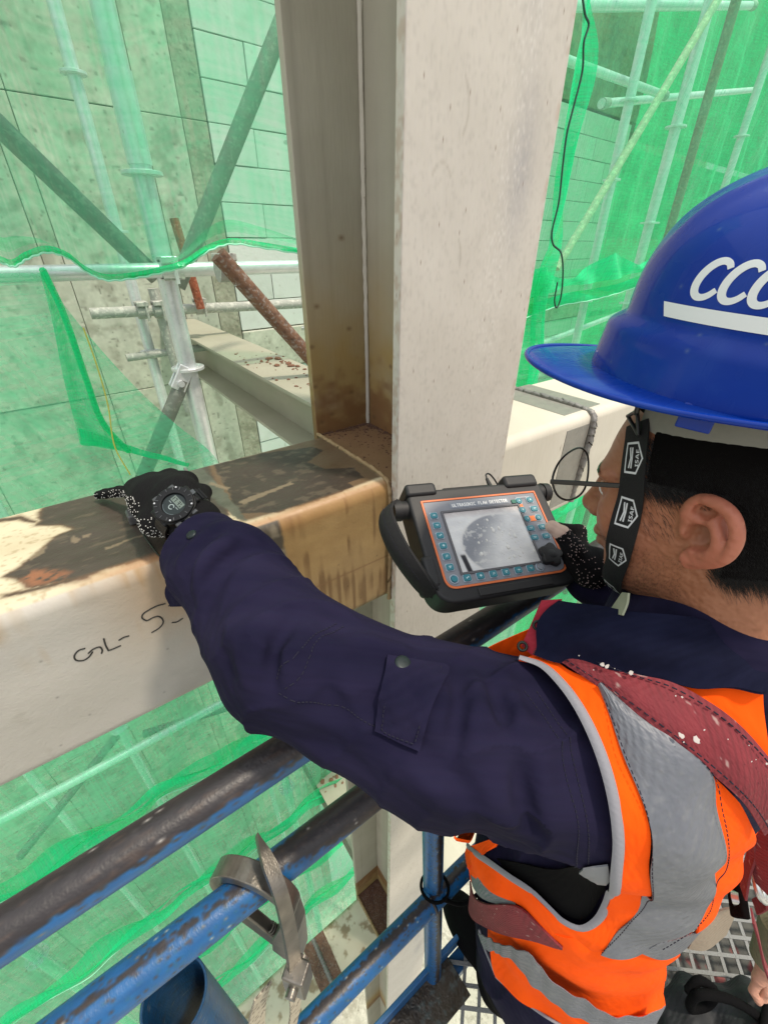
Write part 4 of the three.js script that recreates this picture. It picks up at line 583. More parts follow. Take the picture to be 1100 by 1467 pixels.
const blackCloth = phy({ specularIntensity: 0.2, color: lin(0.004, 0.004, 0.0045), bumpMap: rescaled(clothB, 5), bumpScale: 0.002, roughness: 0.9 });
const thread = std({ color: lin(0.006, 0.006, 0.02), roughness: 0.9 });
const bodyUV = (x, y, z) => [z * 0.83 - x * 0.5, y + x * 0.3];
put('jacket', meshUV(nets(jacketF, V(-0.02, 0.36, -0.66), V(0.86, 1.36, 0.16), 0.0045), bodyUV), navy, person);
put('sleeve_seam', [...SEAMS, ...SEAM2].map((L) => stitches(L, jacketF, 0.0004, 0.0042, 0.0006)), thread, person);
{
  const t = put('sleeve_tab', lay(TAB[0], TAB[1], jacketF, 0.0035, 26, 14, 0.0028, (s, t) => 0.002 * Math.sin(s * 4) + 0.004 * Math.max(0, s - 0.7)), navy, person);
  put('stitching', TABS.map((L) => stitches(L, jacketF, 0.0068, 0.0042, 0.0006)), thread, t);
  const g = grad(bodyBase, SNAP.x, SNAP.y, SNAP.z, 0.003).normalize(), c = onto(SNAP, jacketF, 0.0062);
  const snapM = std({ color: lin(0.012, 0.02, 0.022), roughness: 0.45, metalness: 0.4 }), disc = (p, n, r) => new THREE.LatheGeometry([[0, 0.0022], [r * 0.6, 0.0021], [r * 0.9, 0.0014], [r, 0], [r, -0.001]].map(([a, b]) => new THREE.Vector2(a, b)), 28).applyMatrix4(alongM(p, p.clone().addScaledVector(n, 0.001)));
  put('snap_button', disc(c, g, 0.0085), snapM, t);
  const g2 = grad(bodyBase, CUFFB.x, CUFFB.y, CUFFB.z, 0.003).normalize(); put('cuff_button', disc(onto(CUFFB, jacketF, 0.0008), g2, 0.0062), snapM, person);
}
put('reflective_trim', lay(REFL[0], REFL[1], jacketF, 0.003, 8, 10, 0.0015), std({ color: lin(0.17, 0.18, 0.2), roughness: 0.6 }), person);
{ // loose flap of the open cuff hanging under the wrist
  const c1 = pts([[0.0383, 1.2718, -0.4821], [0.0211, 1.2615, -0.4866], [0.0145, 1.2511, -0.4834], [0.0153, 1.2378, -0.4726]]);
  const c2 = pts([[0.044, 1.2752, -0.4299], [0.0373, 1.2697, -0.4304], [0.0345, 1.2656, -0.4293], [0.0328, 1.2628, -0.4283]]);
  put('cuff_flap', lay(c1, c2, null, 0, 14, 8, 0.0025), navy, person);
}
// trousers under the vest
const legs = (x, y, z) => smin(smin(capsule(V(0.44, 0.52, -0.04), V(0.43, 0.09, -0.06), 0.13, 0.085)(x, y, z), capsule(V(0.56, 0.52, -0.03), V(0.60, 0.09, 0.0), 0.12, 0.08)(x, y, z), 0.05), ellip(0.46, 0.64, -0.10, 0.155, 0.2, 0.11)(x, y, z), 0.05) - 0.004 * Math.sin(y * 60 + x * 20) * Math.sin(z * 40 + y * 15);
put('trousers', meshUV(nets(legs, V(0.2, 0.0, -0.3), V(0.75, 0.9, 0.15), 0.012), bodyUV), blackCloth, person);
put('boot', [V(0.42, 0, -0.10), V(0.61, 0, -0.05)].map((p) => meshUV(nets((x, y, z) => smax(smin(ellip(p.x, p.y + 0.045, p.z - 0.07, 0.052, 0.055, 0.11)(x, y, z), capsule(V(p.x, 0.05, p.z + 0.03), V(p.x, 0.16, p.z + 0.04), 0.05, 0.058)(x, y, z), 0.03), -(y - 0.012), 0.004), V(p.x - 0.09, -0.02, p.z - 0.22), V(p.x + 0.09, 0.25, p.z + 0.13), 0.009), bodyUV)), blackCloth, person);
// ---- high-visibility vest laid over the jacket
const vestF = (x, y, z) => smin(smin(torso(x, y, z), armL(x, y, z) + 0.004, 0.07), armR(x, y, z), 0.05);
const orangeT = tex(256, 256, (u, v) => mixc([0.90, 0.082, 0.002], [0.98, 0.105, 0.003], fbm(u, v, 8, 4, 321)));
const orange = phy({ map: rescaled(orangeT, 4), bumpMap: rescaled(clothB, 4), bumpScale: 0.0022, roughness: 0.9, specularIntensity: 0.3 });
const tapeT = tex(512, 512, (u, v) => { const a = fbm(u, v, 7, 5, 331), b = fbm(u, v, 30, 3, 335); let c = mixc([0.115, 0.125, 0.15], [0.155, 0.165, 0.19], a * 1.2 - 0.1); return mixc(c, [0.2, 0.205, 0.22], smoothstep(b, 0.6, 0.8) * 0.4); });
const tape = std({ map: rescaled(tapeT, 5), bumpMap: rescaled(clothB, 6), bumpScale: 0.0025, roughness: 0.5, metalness: 0.12 });
const piping = std({ color: lin(0.23, 0.23, 0.26), bumpMap: rescaled(clothB, 12), bumpScale: 0.0006, roughness: 0.8 });
const redT = tex(512, 512, (u, v) => { let c = mixc([0.15, 0.014, 0.022], [0.22, 0.024, 0.033], fbm(u, v, 7, 4, 341)); const r = Math.abs(Math.sin(u * Math.PI * 22)); c = mixc(c, mul(c, 0.78), smoothstep(r, 0.75, 0.95) * smoothstep(fbm(u, v, 3, 2, 343), 0.4, 0.6)); const s = smoothstep(fbm(u, v, 14, 4, 345), 0.74, 0.78); return mixc(c, [0.42, 0.33, 0.30], s * 0.6); });
const redWeb = std({ map: rescaled(redT, 6), bumpMap: rescaled(clothB, 10), bumpScale: 0.002, roughness: 0.8 });
const vA = pts([[0.2975, 1.2351, -0.1643], [0.3069, 1.2369, -0.1446], [0.3036, 1.2407, -0.1177], [0.296, 1.2368, -0.089], [0.287, 1.2253, -0.063], [0.2777, 1.2061, -0.0404], [0.2695, 1.1762, -0.0209], [0.2666, 1.1355, -0.0085], [0.3144, 0.992, -0.0016], [0.3065, 0.9488, 0.0008], [0.2963, 0.9252, -0.0064], [0.287, 0.9214, -0.0223], [0.2816, 0.9266, -0.0398], [0.2777, 0.9276, -0.0591], [0.273, 0.9117, -0.0855], [0.2733, 0.8812, -0.1171], [0.2911, 0.8012, -0.162]]);
const vB = pts([[0.3278, 1.2285, -0.1558], [0.3242, 1.2411, -0.1239], [0.3265, 1.2477, -0.0911], [0.3129, 1.2406, -0.0703], [0.3008, 1.227, -0.0479], [0.2944, 1.2097, -0.0262], [0.2905, 1.1904, -0.0106], [0.2857, 1.1436, 0.0086], [0.3335, 1.0102, 0.0189], [0.3259, 0.9649, 0.0201], [0.3084, 0.9003, 0.0179], [0.2846, 0.8716, -0.0091], [0.2766, 0.883, -0.0299], [0.271, 0.8862, -0.0513], [0.2676, 0.8774, -0.0671], [0.2657, 0.8515, -0.0934], [0.2952, 0.7306, -0.1535]]);
const vB2 = pts([[0.3265, 1.2477, -0.0911], [0.3129, 1.2406, -0.0703], [0.3008, 1.227, -0.0479], [0.2944, 1.2097, -0.0262], [0.2905, 1.1904, -0.0106], [0.2857, 1.1436, 0.0086], [0.3335, 1.0102, 0.0189], [0.3259, 0.9649, 0.0201], [0.3084, 0.9003, 0.0179]]);
const vG = pts([[0.328, 1.2484, -0.0893], [0.3311, 1.2488, -0.0611], [0.3366, 1.242, -0.0298], [0.3473, 1.227, 0], [0.3432, 1.1999, 0.0182], [0.3513, 1.1426, 0.0399], [0.3919, 1.0353, 0.0533], [0.3963, 0.9696, 0.0649], [0.3573, 0.9161, 0.0538]]);
const vR1 = pts([[0.3473, 1.227, 0], [0.3432, 1.1999, 0.0182], [0.3513, 1.1426, 0.0399], [0.3919, 1.0353, 0.0533], [0.395, 0.9706, 0.0643], [0.4103, 0.8998, 0.0757]]);
const vR2 = pts([[0.3659, 1.1995, 0.028], [0.3799, 1.1713, 0.0427], [0.4177, 1.1019, 0.0576], [0.4536, 0.9935, 0.0757], [0.4498, 0.9492, 0.0783], [0.4309, 0.8883, 0.0796]]);
const vL1 = pts([[0.2791, 0.6825, -0.0979], [0.2651, 0.8153, -0.0584], [0.2741, 0.8744, -0.0335], [0.2888, 0.8991, -0.009], [0.3098, 0.9176, 0.0148], [0.3372, 0.936, 0.037], [0.3625, 0.9524, 0.0514], [0.3984, 0.9405, 0.0689]]);
const vL2 = pts([[0.2778, 0.6309, -0.0787], [0.2742, 0.7204, -0.0468], [0.2857, 0.7145, -0.0077], [0.3059, 0.7038, 0.03], [0.3275, 0.6921, 0.058], [0.3505, 0.6855, 0.0782], [0.3896, 0.6652, 0.1026], [0.4461, 0.6195, 0.1207]]);
const vT1 = pts([[0.2804, 0.6605, -0.0954], [0.267, 0.7865, -0.0541], [0.2717, 0.831, -0.0317], [0.2808, 0.8001, -0.0112], [0.3079, 0.7679, 0.025], [0.3445, 0.726, 0.0624], [0.3747, 0.7112, 0.0828], [0.4088, 0.7049, 0.0943]]);
const vT2 = pts([[0.277, 0.6526, -0.0773], [0.2723, 0.7398, -0.0492], [0.275, 0.7477, -0.0351], [0.2851, 0.7238, -0.0094], [0.3004, 0.7119, 0.0202], [0.3242, 0.6984, 0.0528], [0.3524, 0.6913, 0.0775], [0.395, 0.6732, 0.1014]]);
const vH1 = pts([[0.277, 0.6526, -0.0773], [0.2723, 0.7398, -0.0492], [0.275, 0.7477, -0.0351], [0.2851, 0.7238, -0.0094], [0.3004, 0.7119, 0.0202], [0.3242, 0.6984, 0.0528], [0.3524, 0.6913, 0.0775], [0.395, 0.6732, 0.1014]]);
const vH2 = pts([[0.2723, 0.5959, -0.0493], [0.2739, 0.6187, -0.0274], [0.2798, 0.6341, -0.0015], [0.2913, 0.6428, 0.0259], [0.3064, 0.6454, 0.0506], [0.3244, 0.6318, 0.0768], [0.3481, 0.6265, 0.0971], [0.3853, 0.6228, 0.1152]]);
const vH3 = pts([[0.2852, 0.6146, -0.1017], [0.2796, 0.6038, -0.0851], [0.2753, 0.6009, -0.0681], [0.272, 0.5923, -0.0484]]);
const fl1 = pts([[0.1677, 1.1337, -0.1117], [0.1741, 1.1324, -0.1065], [0.2909, 0.8, -0.1616]]);
const fl2 = pts([[0.1628, 1.1428, -0.1119], [0.3018, 0.6959, -0.1521], [0.3087, 0.6491, -0.1496]]);
const fg1 = pts([[0.2952, 0.7306, -0.1535], [0.2695, 0.8271, -0.1177], [0.2659, 0.8585, -0.0898], [0.2677, 0.8787, -0.0675]]);
const fg2 = pts([[0.3129, 0.6403, -0.1522], [0.2839, 0.7188, -0.1284], [0.2668, 0.7905, -0.1021], [0.2675, 0.8762, -0.0668]]);
const rb1 = pts([[0.3105, 0.6478, -0.151], [0.292, 0.6791, -0.1315], [0.2671, 0.784, -0.1013], [0.2696, 0.8858, -0.0601], [0.2748, 0.8863, -0.0368], [0.285, 0.8739, -0.0089]]);
const rb2 = pts([[0.3298, 0.4765, -0.149], [0.2961, 0.5817, -0.1201], [0.2784, 0.6803, -0.0938], [0.2659, 0.7982, -0.0568], [0.2724, 0.8489, -0.0318], [0.285, 0.871, -0.0082]]);
const st1 = pts([[0.3448, 1.2279, -0.1524], [0.3445, 1.2512, -0.1092], [0.3529, 1.2617, -0.0768], [0.3679, 1.2702, -0.0507], [0.3779, 1.2672, -0.021], [0.3861, 1.2543, 0.003], [0.3995, 1.2265, 0.0291]]);
const st2 = pts([[0.3241, 1.2356, -0.1412], [0.3251, 1.2445, -0.1107], [0.3275, 1.2483, -0.086], [0.3336, 1.245, -0.0411], [0.3476, 1.2274, -0.0002], [0.3651, 1.2024, 0.0262], [0.3926, 1.155, 0.0492]]);
const gt1 = pts([[0.3559, 0.9284, 0.0513], [0.3826, 0.9283, 0.0644], [0.4261, 0.9029, 0.0785]]);
const gt2 = pts([[0.3416, 0.9075, 0.0453], [0.3799, 0.868, 0.0696], [0.4243, 0.8496, 0.0808]]);
const yk1 = pts([[0.3631, 1.2684, -0.0672], [0.3777, 1.2763, -0.0417], [0.3951, 1.2832, -0.0192], [0.4136, 1.2889, -0.0008]]);
const yk2 = pts([[0.3678, 1.2698, -0.0492], [0.3773, 1.2663, -0.0204], [0.3857, 1.2533, 0.0036], [0.3984, 1.228, 0.0278]]);
const fr1 = pts([[0.3033, 1.1805, -0.2281], [0.3294, 1.1978, -0.2154], [0.3603, 1.2255, -0.1926]]);
const fr2 = pts([[0.3051, 1.1177, -0.2078], [0.3343, 1.1381, -0.1878], [0.359, 1.1703, -0.1657]]);
const armShade1 = pts([[0.2786, 0.8488, -0.1396], [0.2779, 0.9326, -0.0881], [0.2927, 0.9834, -0.0477], [0.2642, 1.118, -0.0109]]);
const armShade2 = pts([[0.276, 0.8549, -0.1325], [0.273, 0.9123, -0.0798], [0.2812, 0.9234, -0.0387], [0.2965, 0.9275, -0.0072], [0.313, 0.9933, -0.0036]]);
const vw = (a) => (s, t, r) => 0.0022 * Math.sin(r.y * 70 + r.x * 40 + a) + 0.0015 * Math.sin(r.z * 90 + r.y * 31 + a * 2);
const vest = put('vest', [
  lay(vA, vB, vestF, 0.011, 110, 8, 0.0022, vw(1)), lay(vR1, vR2, vestF, 0.010, 40, 10, 0.0022, vw(2)), lay(vL1, vL2, vestF, 0.008, 60, 14, 0.0022, vw(3), 0.0015), lay(vH1, vH2, vestF, 0.0135, 60, 12, 0.0022, vw(4)),
  lay(fl1, fl2, vestF, 0.012, 14, 8, 0.002, vw(5)), lay(yk1, yk2, vestF, 0.006, 24, 8, 0.002, vw(6)), lay(fr1, fr2, null, 0, 12, 6, 0.002),
], orange, person);
put('armhole_shade', lay(armShade1, armShade2, vestF, 0.005, 40, 8, 0.001), blackCloth, vest);  // black sheet over the torso, painting in the shade inside the armhole
put('vest_back', meshUV(nets((x, y, z) => smax(smax(vestF(x, y, z) - 0.004, -((x - 0.50) * 0.75 + (z - 0.055) * 0.66), 0.01), 0.5 - y, 0.01), V(0.3, 0.4, -0.3), V(0.85, 1.3, 0.2), 0.012), bodyUV), orange, vest);
put('armhole_piping', strap(vA, 0.0085, vestF, 0.0126, 120, 6, 0.0012, null, 0.002), piping, vest);
put('reflective_tape', lay(vB2, vG, vestF, 0.0138, 60, 16, 0.0012, vw(1.5), 0.004), tape, vest);
put('reflective_tape', lay(vT1, vT2, vestF, 0.0225, 70, 8, 0.0012, (s, t, r) => 0.0012 * Math.sin(s * 34) + 0.001 * Math.sin(s * 71 + t * 2)), tape, vest);
put('reflective_tape', lay(fg1, fg2, vestF, 0.0105, 16, 6, 0.0012), tape, vest);
put('reflective_tape', lay(gt1, gt2, vestF, 0.0135, 16, 6, 0.0012), tape, vest);
put('hem_binding', [cordOn(vH2, 0.0022, vestF, 0.014, 50), cordOn(vH3, 0.002, vestF, 0.013, 16)], piping, vest);
put('stitching', [stitches(vB2, vestF, 0.0172, 0.005, 0.0005), stitches(vG, vestF, 0.0172, 0.005, 0.0005)], thread, vest);
// safety harness
const harness = put('shoulder_strap', lay(st1, st2, vestF, 0.0145, 60, 10, 0.0028, (s, t) => 0.001 * Math.sin(s * 20), 0.004), redWeb, person);
put('stitching', [stitches(st1.map((p, i) => p.clone().lerp(st2[i], 0.1)), vestF, 0.0205, 0.006, 0.0007), stitches(st1.map((p, i) => p.clone().lerp(st2[i], 0.92)), vestF, 0.0202, 0.006, 0.0007)], thread, harness);
put('waist_belt', lay(rb1, rb2, vestF, 0.0125, 40, 8, 0.0028), redWeb, person);
const splash = std({ color: lin(0.48, 0.44, 0.42), roughness: 0.85 });
{ const gs = []; for (let i = 0; i < 22; i++) { const s = rr(0.08, 0.98), t = rr(0.06, 0.94), a = new THREE.CatmullRomCurve3(st1), b = new THREE.CatmullRomCurve3(st2), p = onto(a.getPointAt(s).lerp(b.getPointAt(s), t), vestF, 0.0212), n = grad(vestF, p.x, p.y, p.z, 0.003).normalize(), r = i < 5 ? rr(0.0018, 0.003) : rr(0.0004, 0.001), g = new THREE.IcosahedronGeometry(r, 1); { const q = g.attributes.position; for (let k = 0; k < q.count; k++) { const w = 0.75 + 0.5 * hash(Math.round(q.getX(k) * 9e4) & 255, Math.round(q.getZ(k) * 9e4) & 255, 3); q.setXYZ(k, q.getX(k) * w, q.getY(k), q.getZ(k) * w); } } g.scale(1, 0.08, rr(0.6, 1.6)); gs.push(g.applyMatrix4(alongM(p, p.clone().addScaledVector(n, 0.01)))); } put('cement_splash', gs, splash, harness).userData.kind = 'stuff'; }
// ---- head: local axes x to his left, y up, z forward
const headC = V(0.4845, 1.405, -0.109), headF = V(-0.13, 0, -0.99).normalize(), headL = V(0, 1, 0).cross(headF).normalize();
const headM = basis(headC, headL, V(0, 1, 0), headF).multiply(new THREE.Matrix4().makeRotationX(12 * Math.PI / 180)), headI = headM.clone().invert();
const toHead = (x, y, z) => { const e = headI.elements; return [e[0] * x + e[4] * y + e[8] * z + e[12], e[1] * x + e[5] * y + e[9] * z + e[13], e[2] * x + e[6] * y + e[10] * z + e[14]]; };
const HP = [[ellip(0, 0.045, -0.012, 0.0765, 0.092, 0.1), 0], [ellip(0, -0.005, 0.032, 0.066, 0.085, 0.072), 0.03], [ellip(0, -0.07, 0.036, 0.052, 0.046, 0.054), 0.03], [capsule(V(0.05, -0.03, 0.0), V(0.03, -0.088, 0.06), 0.018, 0.02), 0.03], [capsule(V(-0.05, -0.03, 0.0), V(-0.03, -0.088, 0.06), 0.018, 0.02), 0.03], [ellip(0.046, -0.022, 0.066, 0.022, 0.02, 0.02), 0.03], [ellip(-0.046, -0.022, 0.066, 0.022, 0.02, 0.02), 0.03],
  [ellip(0, -0.102, 0.078, 0.022, 0.018, 0.018), 0.02], [capsule(V(0, 0.012, 0.096), V(0, -0.026, 0.117), 0.008, 0.012), 0.015], [ellip(0.012, -0.03, 0.106, 0.009, 0.008, 0.01), 0.008], [ellip(-0.012, -0.03, 0.106, 0.009, 0.008, 0.01), 0.008], [ellip(0.034, 0.03, 0.083, 0.024, 0.009, 0.013), 0.014], [ellip(-0.034, 0.03, 0.083, 0.024, 0.009, 0.013), 0.014], [ellip(0, -0.056, 0.099, 0.024, 0.0065, 0.012), 0.008], [ellip(0, -0.069, 0.096, 0.021, 0.0065, 0.012), 0.008], [capsule(V(0, -0.045, -0.025), V(0.01, -0.17, -0.03), 0.062, 0.068), 0.035]];
// left ear: helix rim, antihelix, tragus, lobe, hollow concha
const EZ = -0.014, ET = 0.16, earXY = (z, y) => [EZ + z * Math.cos(ET) - y * Math.sin(ET), y * Math.cos(ET) + z * Math.sin(ET) - 0.002];
const earP = (x, z, y) => { const [a, b] = earXY(z, y); return V(x + 0.0735 + Math.max(0, -z + 0.012) * 0.62, b, a); };
const HELIX = [[0.000, 0.013, -0.002], [0.004, 0.019, 0.012], [0.006, 0.014, 0.027], [0.007, 0.0, 0.034], [0.006, -0.013, 0.030], [0.005, -0.021, 0.016], [0.005, -0.021, 0.000], [0.004, -0.015, -0.014], [0.003, -0.004, -0.026]].map(([x, z, y]) => earP(x, z, y));
const ANTI = [[0.002, 0.002, 0.020], [0.005, -0.007, 0.012], [0.006, -0.012, 0.0], [0.005, -0.008, -0.012], [0.004, 0.002, -0.017]].map(([x, z, y]) => earP(x, z, y));
const EAR = []; { const c = new THREE.CatmullRomCurve3(HELIX), q = new THREE.CatmullRomCurve3(ANTI); for (let i = 0; i < 22; i++) EAR.push([capsule(c.getPoint(i / 22), c.getPoint((i + 1) / 22), 0.0046 - 0.0006 * (i / 22), 0.0046), 0.004]); for (let i = 0; i < 8; i++) EAR.push([capsule(q.getPoint(i / 8), q.getPoint((i + 1) / 8), 0.0042, 0.0042), 0.005]); }
const lobe = earP(0.003, 0.004, -0.028), trag = earP(0.001, 0.016, -0.005), plate = earP(-0.004, -0.006, 0.006), conch = earP(0.004, 0.003, -0.003), fossa = earP(0.006, 0.006, 0.022);
EAR.push([ellip(lobe.x, lobe.y, lobe.z, 0.005, 0.010, 0.009), 0.008], [ellip(trag.x, trag.y, trag.z, 0.007, 0.007, 0.005), 0.006], [ellip(plate.x, plate.y, plate.z, 0.0065, 0.028, 0.019), 0.006]);
const cavity = ellip(conch.x, conch.y, conch.z, 0.011, 0.0115, 0.0105), fos = ellip(fossa.x, fossa.y, fossa.z, 0.006, 0.007, 0.008);
const headLocal = (x, y, z) => {
  let d = HP[0][0](x, y, z); if (d > 0.3) return d - 0.1; for (let i = 1; i < HP.length; i++) d = smin(d, HP[i][0](x, y, z), HP[i][1]);
  d = smax(d, -ellip(0.033, 0.012, 0.102, 0.017, 0.011, 0.018)(x, y, z), 0.016); d = smax(d, -ellip(-0.033, 0.012, 0.102, 0.017, 0.011, 0.018)(x, y, z), 0.016); d = smin(d, ellip(0.033, 0.010, 0.083, 0.013, 0.012, 0.0125)(x, y, z), 0.004); d = smin(d, ellip(-0.033, 0.010, 0.083, 0.013, 0.012, 0.0125)(x, y, z), 0.004);
  if (x > 0.045 && z < 0.05 && y > -0.08 && y < 0.07) { let e = EAR[0][0](x, y, z); for (let i = 1; i < EAR.length; i++) e = smin(e, EAR[i][0](x, y, z), EAR[i][1]); e = smax(e, -cavity(x, y, z), 0.006); e = smax(e, -fos(x, y, z), 0.005); d = smin(d, e, 0.007); }
  return d;
};
const headNoEar = (x, y, z) => { let d = HP[0][0](x, y, z); for (let i = 1; i < HP.length; i++) d = smin(d, HP[i][0](x, y, z), HP[i][1]); return d; };
const headW = (x, y, z) => { const q = toHead(x, y, z); return headNoEar(q[0], q[1], q[2]); };
const skin = phy({ vertexColors: true, bumpMap: tex(256, 256, (u, v) => fbm(u, v, 60, 3, 351), false), bumpScale: 0.0028, roughness: 0.46, sheen: 0.15, sheenColor: lin(0.8, 0.4, 0.3), specularIntensity: 0.7 });
const skinTone = (x, y, z) => {
  const n = fbm(Math.abs(x * 4 + z * 2) % 1, Math.abs(y * 4 + 3) % 1, 12, 4, 361), ear = smoothstep(x, 0.074, 0.086) * smoothstep(0.04 - z, 0, 0.03), cheek = Math.exp(-(((y + 0.02) / 0.035) ** 2) - (((z - 0.055) / 0.04) ** 2));
  const n2 = fbm(Math.abs(x * 9 + z * 7) % 1, Math.abs(y * 9 + 5) % 1, 40, 2, 365); let c = mixc([0.25, 0.098, 0.05], [0.38, 0.165, 0.092], 0.6 * n + 0.5 * n2 - 0.05); c = mixc(c, [0.44, 0.145, 0.095], ear * 0.75 + cheek * 0.25); c = mixc(c, [0.20, 0.10, 0.06], Math.max(smoothstep(-y, 0.075, 0.12) * smoothstep(z, 0.03, 0.07), smoothstep(-y, 0.04, 0.06) * smoothstep(z, 0.075, 0.095)) * (0.25 + 0.4 * hash(Math.floor(y * 900) & 255, Math.floor((z + x) * 900) & 255, 9))); return c;
};
{
  const h = nets(headLocal, V(-0.1, -0.2, -0.13), V(0.125, 0.16, 0.14), 0.0026); tint(h, skinTone); meshUV(h, (x, y, z) => [z * 8 + x * 3, y * 8]); h.applyMatrix4(headM);
  // the rest of the body under the clothes, one surface with the neck
  const inner = (x, y, z) => Math.max(Math.min(bodyBase(x, y, z) + 0.022, legs(x, y, z) + 0.02), 0.12 - y), b = nets(inner, V(0.0, 0.1, -0.62), V(0.8, 1.3, 0.15), 0.02); tint(b, () => [0.4, 0.19, 0.11]); meshUV(b, (x, y, z) => [x * 8 + z * 3, y * 8]);
  put('body', mergeGeometries([h, b]), skin, person);
  const eye = std({ color: lin(0.75, 0.73, 0.7), roughness: 0.2 }); for (const s of [1, -1]) put('eye', new THREE.SphereGeometry(0.0112, 16, 12).translate(0.033 * s, 0.0085, 0.0855).applyMatrix4(headM), eye, person);
}
// hair: a dark scalp below the helmet and several thousand strands
const hairM = phy({ color: lin(0.0055, 0.005, 0.005), roughness: 0.36 });
{
  const inHair = (y, z) => y > 0.035 - 0.0 * z && z < 0.035 ? 1 : (z < -0.022 && y > -0.052 + Math.max(0, -0.03 - z) * 0.05) ? 1 : 0;
  const cap = (x, y, z) => { const b = headNoEar(x, y, z) - 0.0035, edge = Math.max(0.031 + Math.max(0, z) * 0.1 - y, z - 0.04), edge2 = Math.max(-0.048 - y, z + 0.026); return smax(b, Math.min(edge, edge2), 0.004); };
  put('hair', meshUV(nets(cap, V(-0.1, -0.1, -0.13), V(0.1, 0.15, 0.06), 0.0045), (x, y) => [x, y]).applyMatrix4(headM), phy({ color: lin(0.0045, 0.004, 0.004), roughness: 1, specularIntensity: 0.1 }), person);
  const pos = [], idx = [], tri = (pts, r) => { const o = pos.length / 3; pts.forEach((p, i) => { const w = r * (1 - 0.85 * i / (pts.length - 1)); pos.push(p.x - w, p.y, p.z, p.x + w * 0.6, p.y + w * 0.6, p.z + w * 0.5, p.x, p.y - w * 0.5, p.z - w); }); for (let i = 0; i < pts.length - 1; i++) for (let k = 0; k < 3; k++) { const a = o + i * 3 + k, b = o + i * 3 + (k + 1) % 3; idx.push(a, b, a + 3, b, b + 3, a + 3); } };
  const strand = (p, dir, L, lift, r, n = 5) => { const pts = [], q = p.clone(), d = dir.clone(); for (let i = 0; i < n; i++) { pts.push(headM.elements && q.clone().applyMatrix4(headM)); d.addScaledVector(V(rr(-1, 1), rr(-1, 1), rr(-1, 1)), 0.18).normalize(); q.addScaledVector(d, L / (n - 1)); const h = onto(q, headNoEar, lift * (0.5 + i / n), 2); q.copy(h); } tri(pts, r); };
  let made = 0;
  while (made < 11000) {
    const z = rr(-0.115, 0.05), y = rr(-0.062, 0.075), x = rr(-0.02, 0.08); const back = z < -0.024 && y > -0.055 + 0.012 * rnd(), top = y > 0.024 + 0.012 * rnd() && z < 0.045, burn = z > 0.014 && z < 0.042 && y > -0.022 + 0.5 * Math.abs(z - 0.028) && rnd() < 0.12; if (!back && !top && !burn) continue;
    const p = onto(V(Math.max(x, 0.01) + 0.05, y, z), headNoEar, burn ? 0.0004 : 0.003, 4); if (Math.abs(p.y - y) > 0.02) continue;
    strand(p, V(0.05, -0.75, z < -0.02 ? -0.45 : -0.55), burn ? rr(0.004, 0.009) : rr(0.012, 0.024), burn ? 0.0008 : 0.0035, burn ? 0.00014 : 0.00024); made++;
  }
  for (let i = 0; i < 140; i++) { const p = onto(V(rr(0.0, 0.03), -0.115, rr(0.06, 0.1)), headNoEar, 0.0005, 4); const d = V(rr(-0.2, 0.2), -0.9, rr(0.1, 0.5)).normalize(); tri([0, 1, 2, 3].map((k) => p.clone().addScaledVector(d, k * rr(0.003, 0.006)).applyMatrix4(headM)), 0.0003); }
  for (let i = 0; i < 160; i++) { const s = 0.033, a = rr(-0.018, 0.026), p = onto(V(s + a, 0.034 + 0.002 * Math.sin(a * 80) + rr(-0.003, 0.003), 0.1), headNoEar, 0.0006, 4), d = V(0.8, 0.12, -0.4).normalize(); tri([0, 1, 2].map((k) => p.clone().addScaledVector(d, k * 0.004).applyMatrix4(headM)), 0.0004); }
  for (let i = 0; i < 1500; i++) { const p = onto(V(0.07, rr(-0.105, -0.035), rr(-0.0, 0.09)), headNoEar, 0.0001, 5), d = V(0.5, -0.8, 0.1); tri([0, 1].map((k) => p.clone().addScaledVector(d, k * rr(0.0008, 0.0018)).applyMatrix4(headM)), 0.00011); }
  const g = new THREE.BufferGeometry(); g.setAttribute('position', new THREE.Float32BufferAttribute(pos, 3)); g.setIndex(idx); g.computeVertexNormals(); g.setAttribute('uv', new THREE.Float32BufferAttribute(new Float32Array(pos.length / 3 * 2), 2)); put('hair_strands', g, hairM, person).userData.kind = 'stuff';
}
// ---- helmet in its own axes (rim plane y = 0), worn level
const hatO = V(0.497, 1.513, -0.104), hatF = V(-0.28, 0, -0.96).normalize(), hatL = V(0, 1, 0).cross(hatF).normalize(), hatM = basis(hatO, hatL, V(0, 1, 0), hatF).multiply(new THREE.Matrix4().makeRotationX(-3 * Math.PI / 180)), hatI = hatM.clone().invert();
const HRX = 0.114, HRZ = 0.143, HTOP = 0.160;
const hatS = (y) => y < 0.034 ? lerp(1.0, 0.975, y / 0.034) : y < 0.05 ? lerp(0.975, 0.93, smoothstep(y, 0.034, 0.05)) : 0.93 * Math.sqrt(Math.max(0, 1 - Math.pow((y - 0.05) / (HTOP - 0.05), 2.7)));
function hatPoint(a, t) {                                                 // a round from the front, t 0 rim .. 1 crown
  const y = t < 0.36 ? t / 0.36 * 0.05 : 0.05 + (HTOP - 0.05) * Math.sin((t - 0.36) / 0.64 * Math.PI / 2), s = hatS(y), f = Math.max(0, Math.cos(a)), low = smoothstep(0.05 - y, 0, 0.012);
  let x = HRX * s * Math.sin(a), z = HRZ * s * Math.cos(a); z += 0.008 * Math.pow(f, 3) * low;
  if (t > 0.36) { const rib = Math.exp(-((x / 0.013) ** 2)) + 0.8 * Math.exp(-(((Math.abs(x) - 0.042) / 0.007) ** 2)); const k = rib * 0.0045 * smoothstep(y, 0.085, 0.12); return V(x, y + k, z); }
  return V(x, y, z);
}
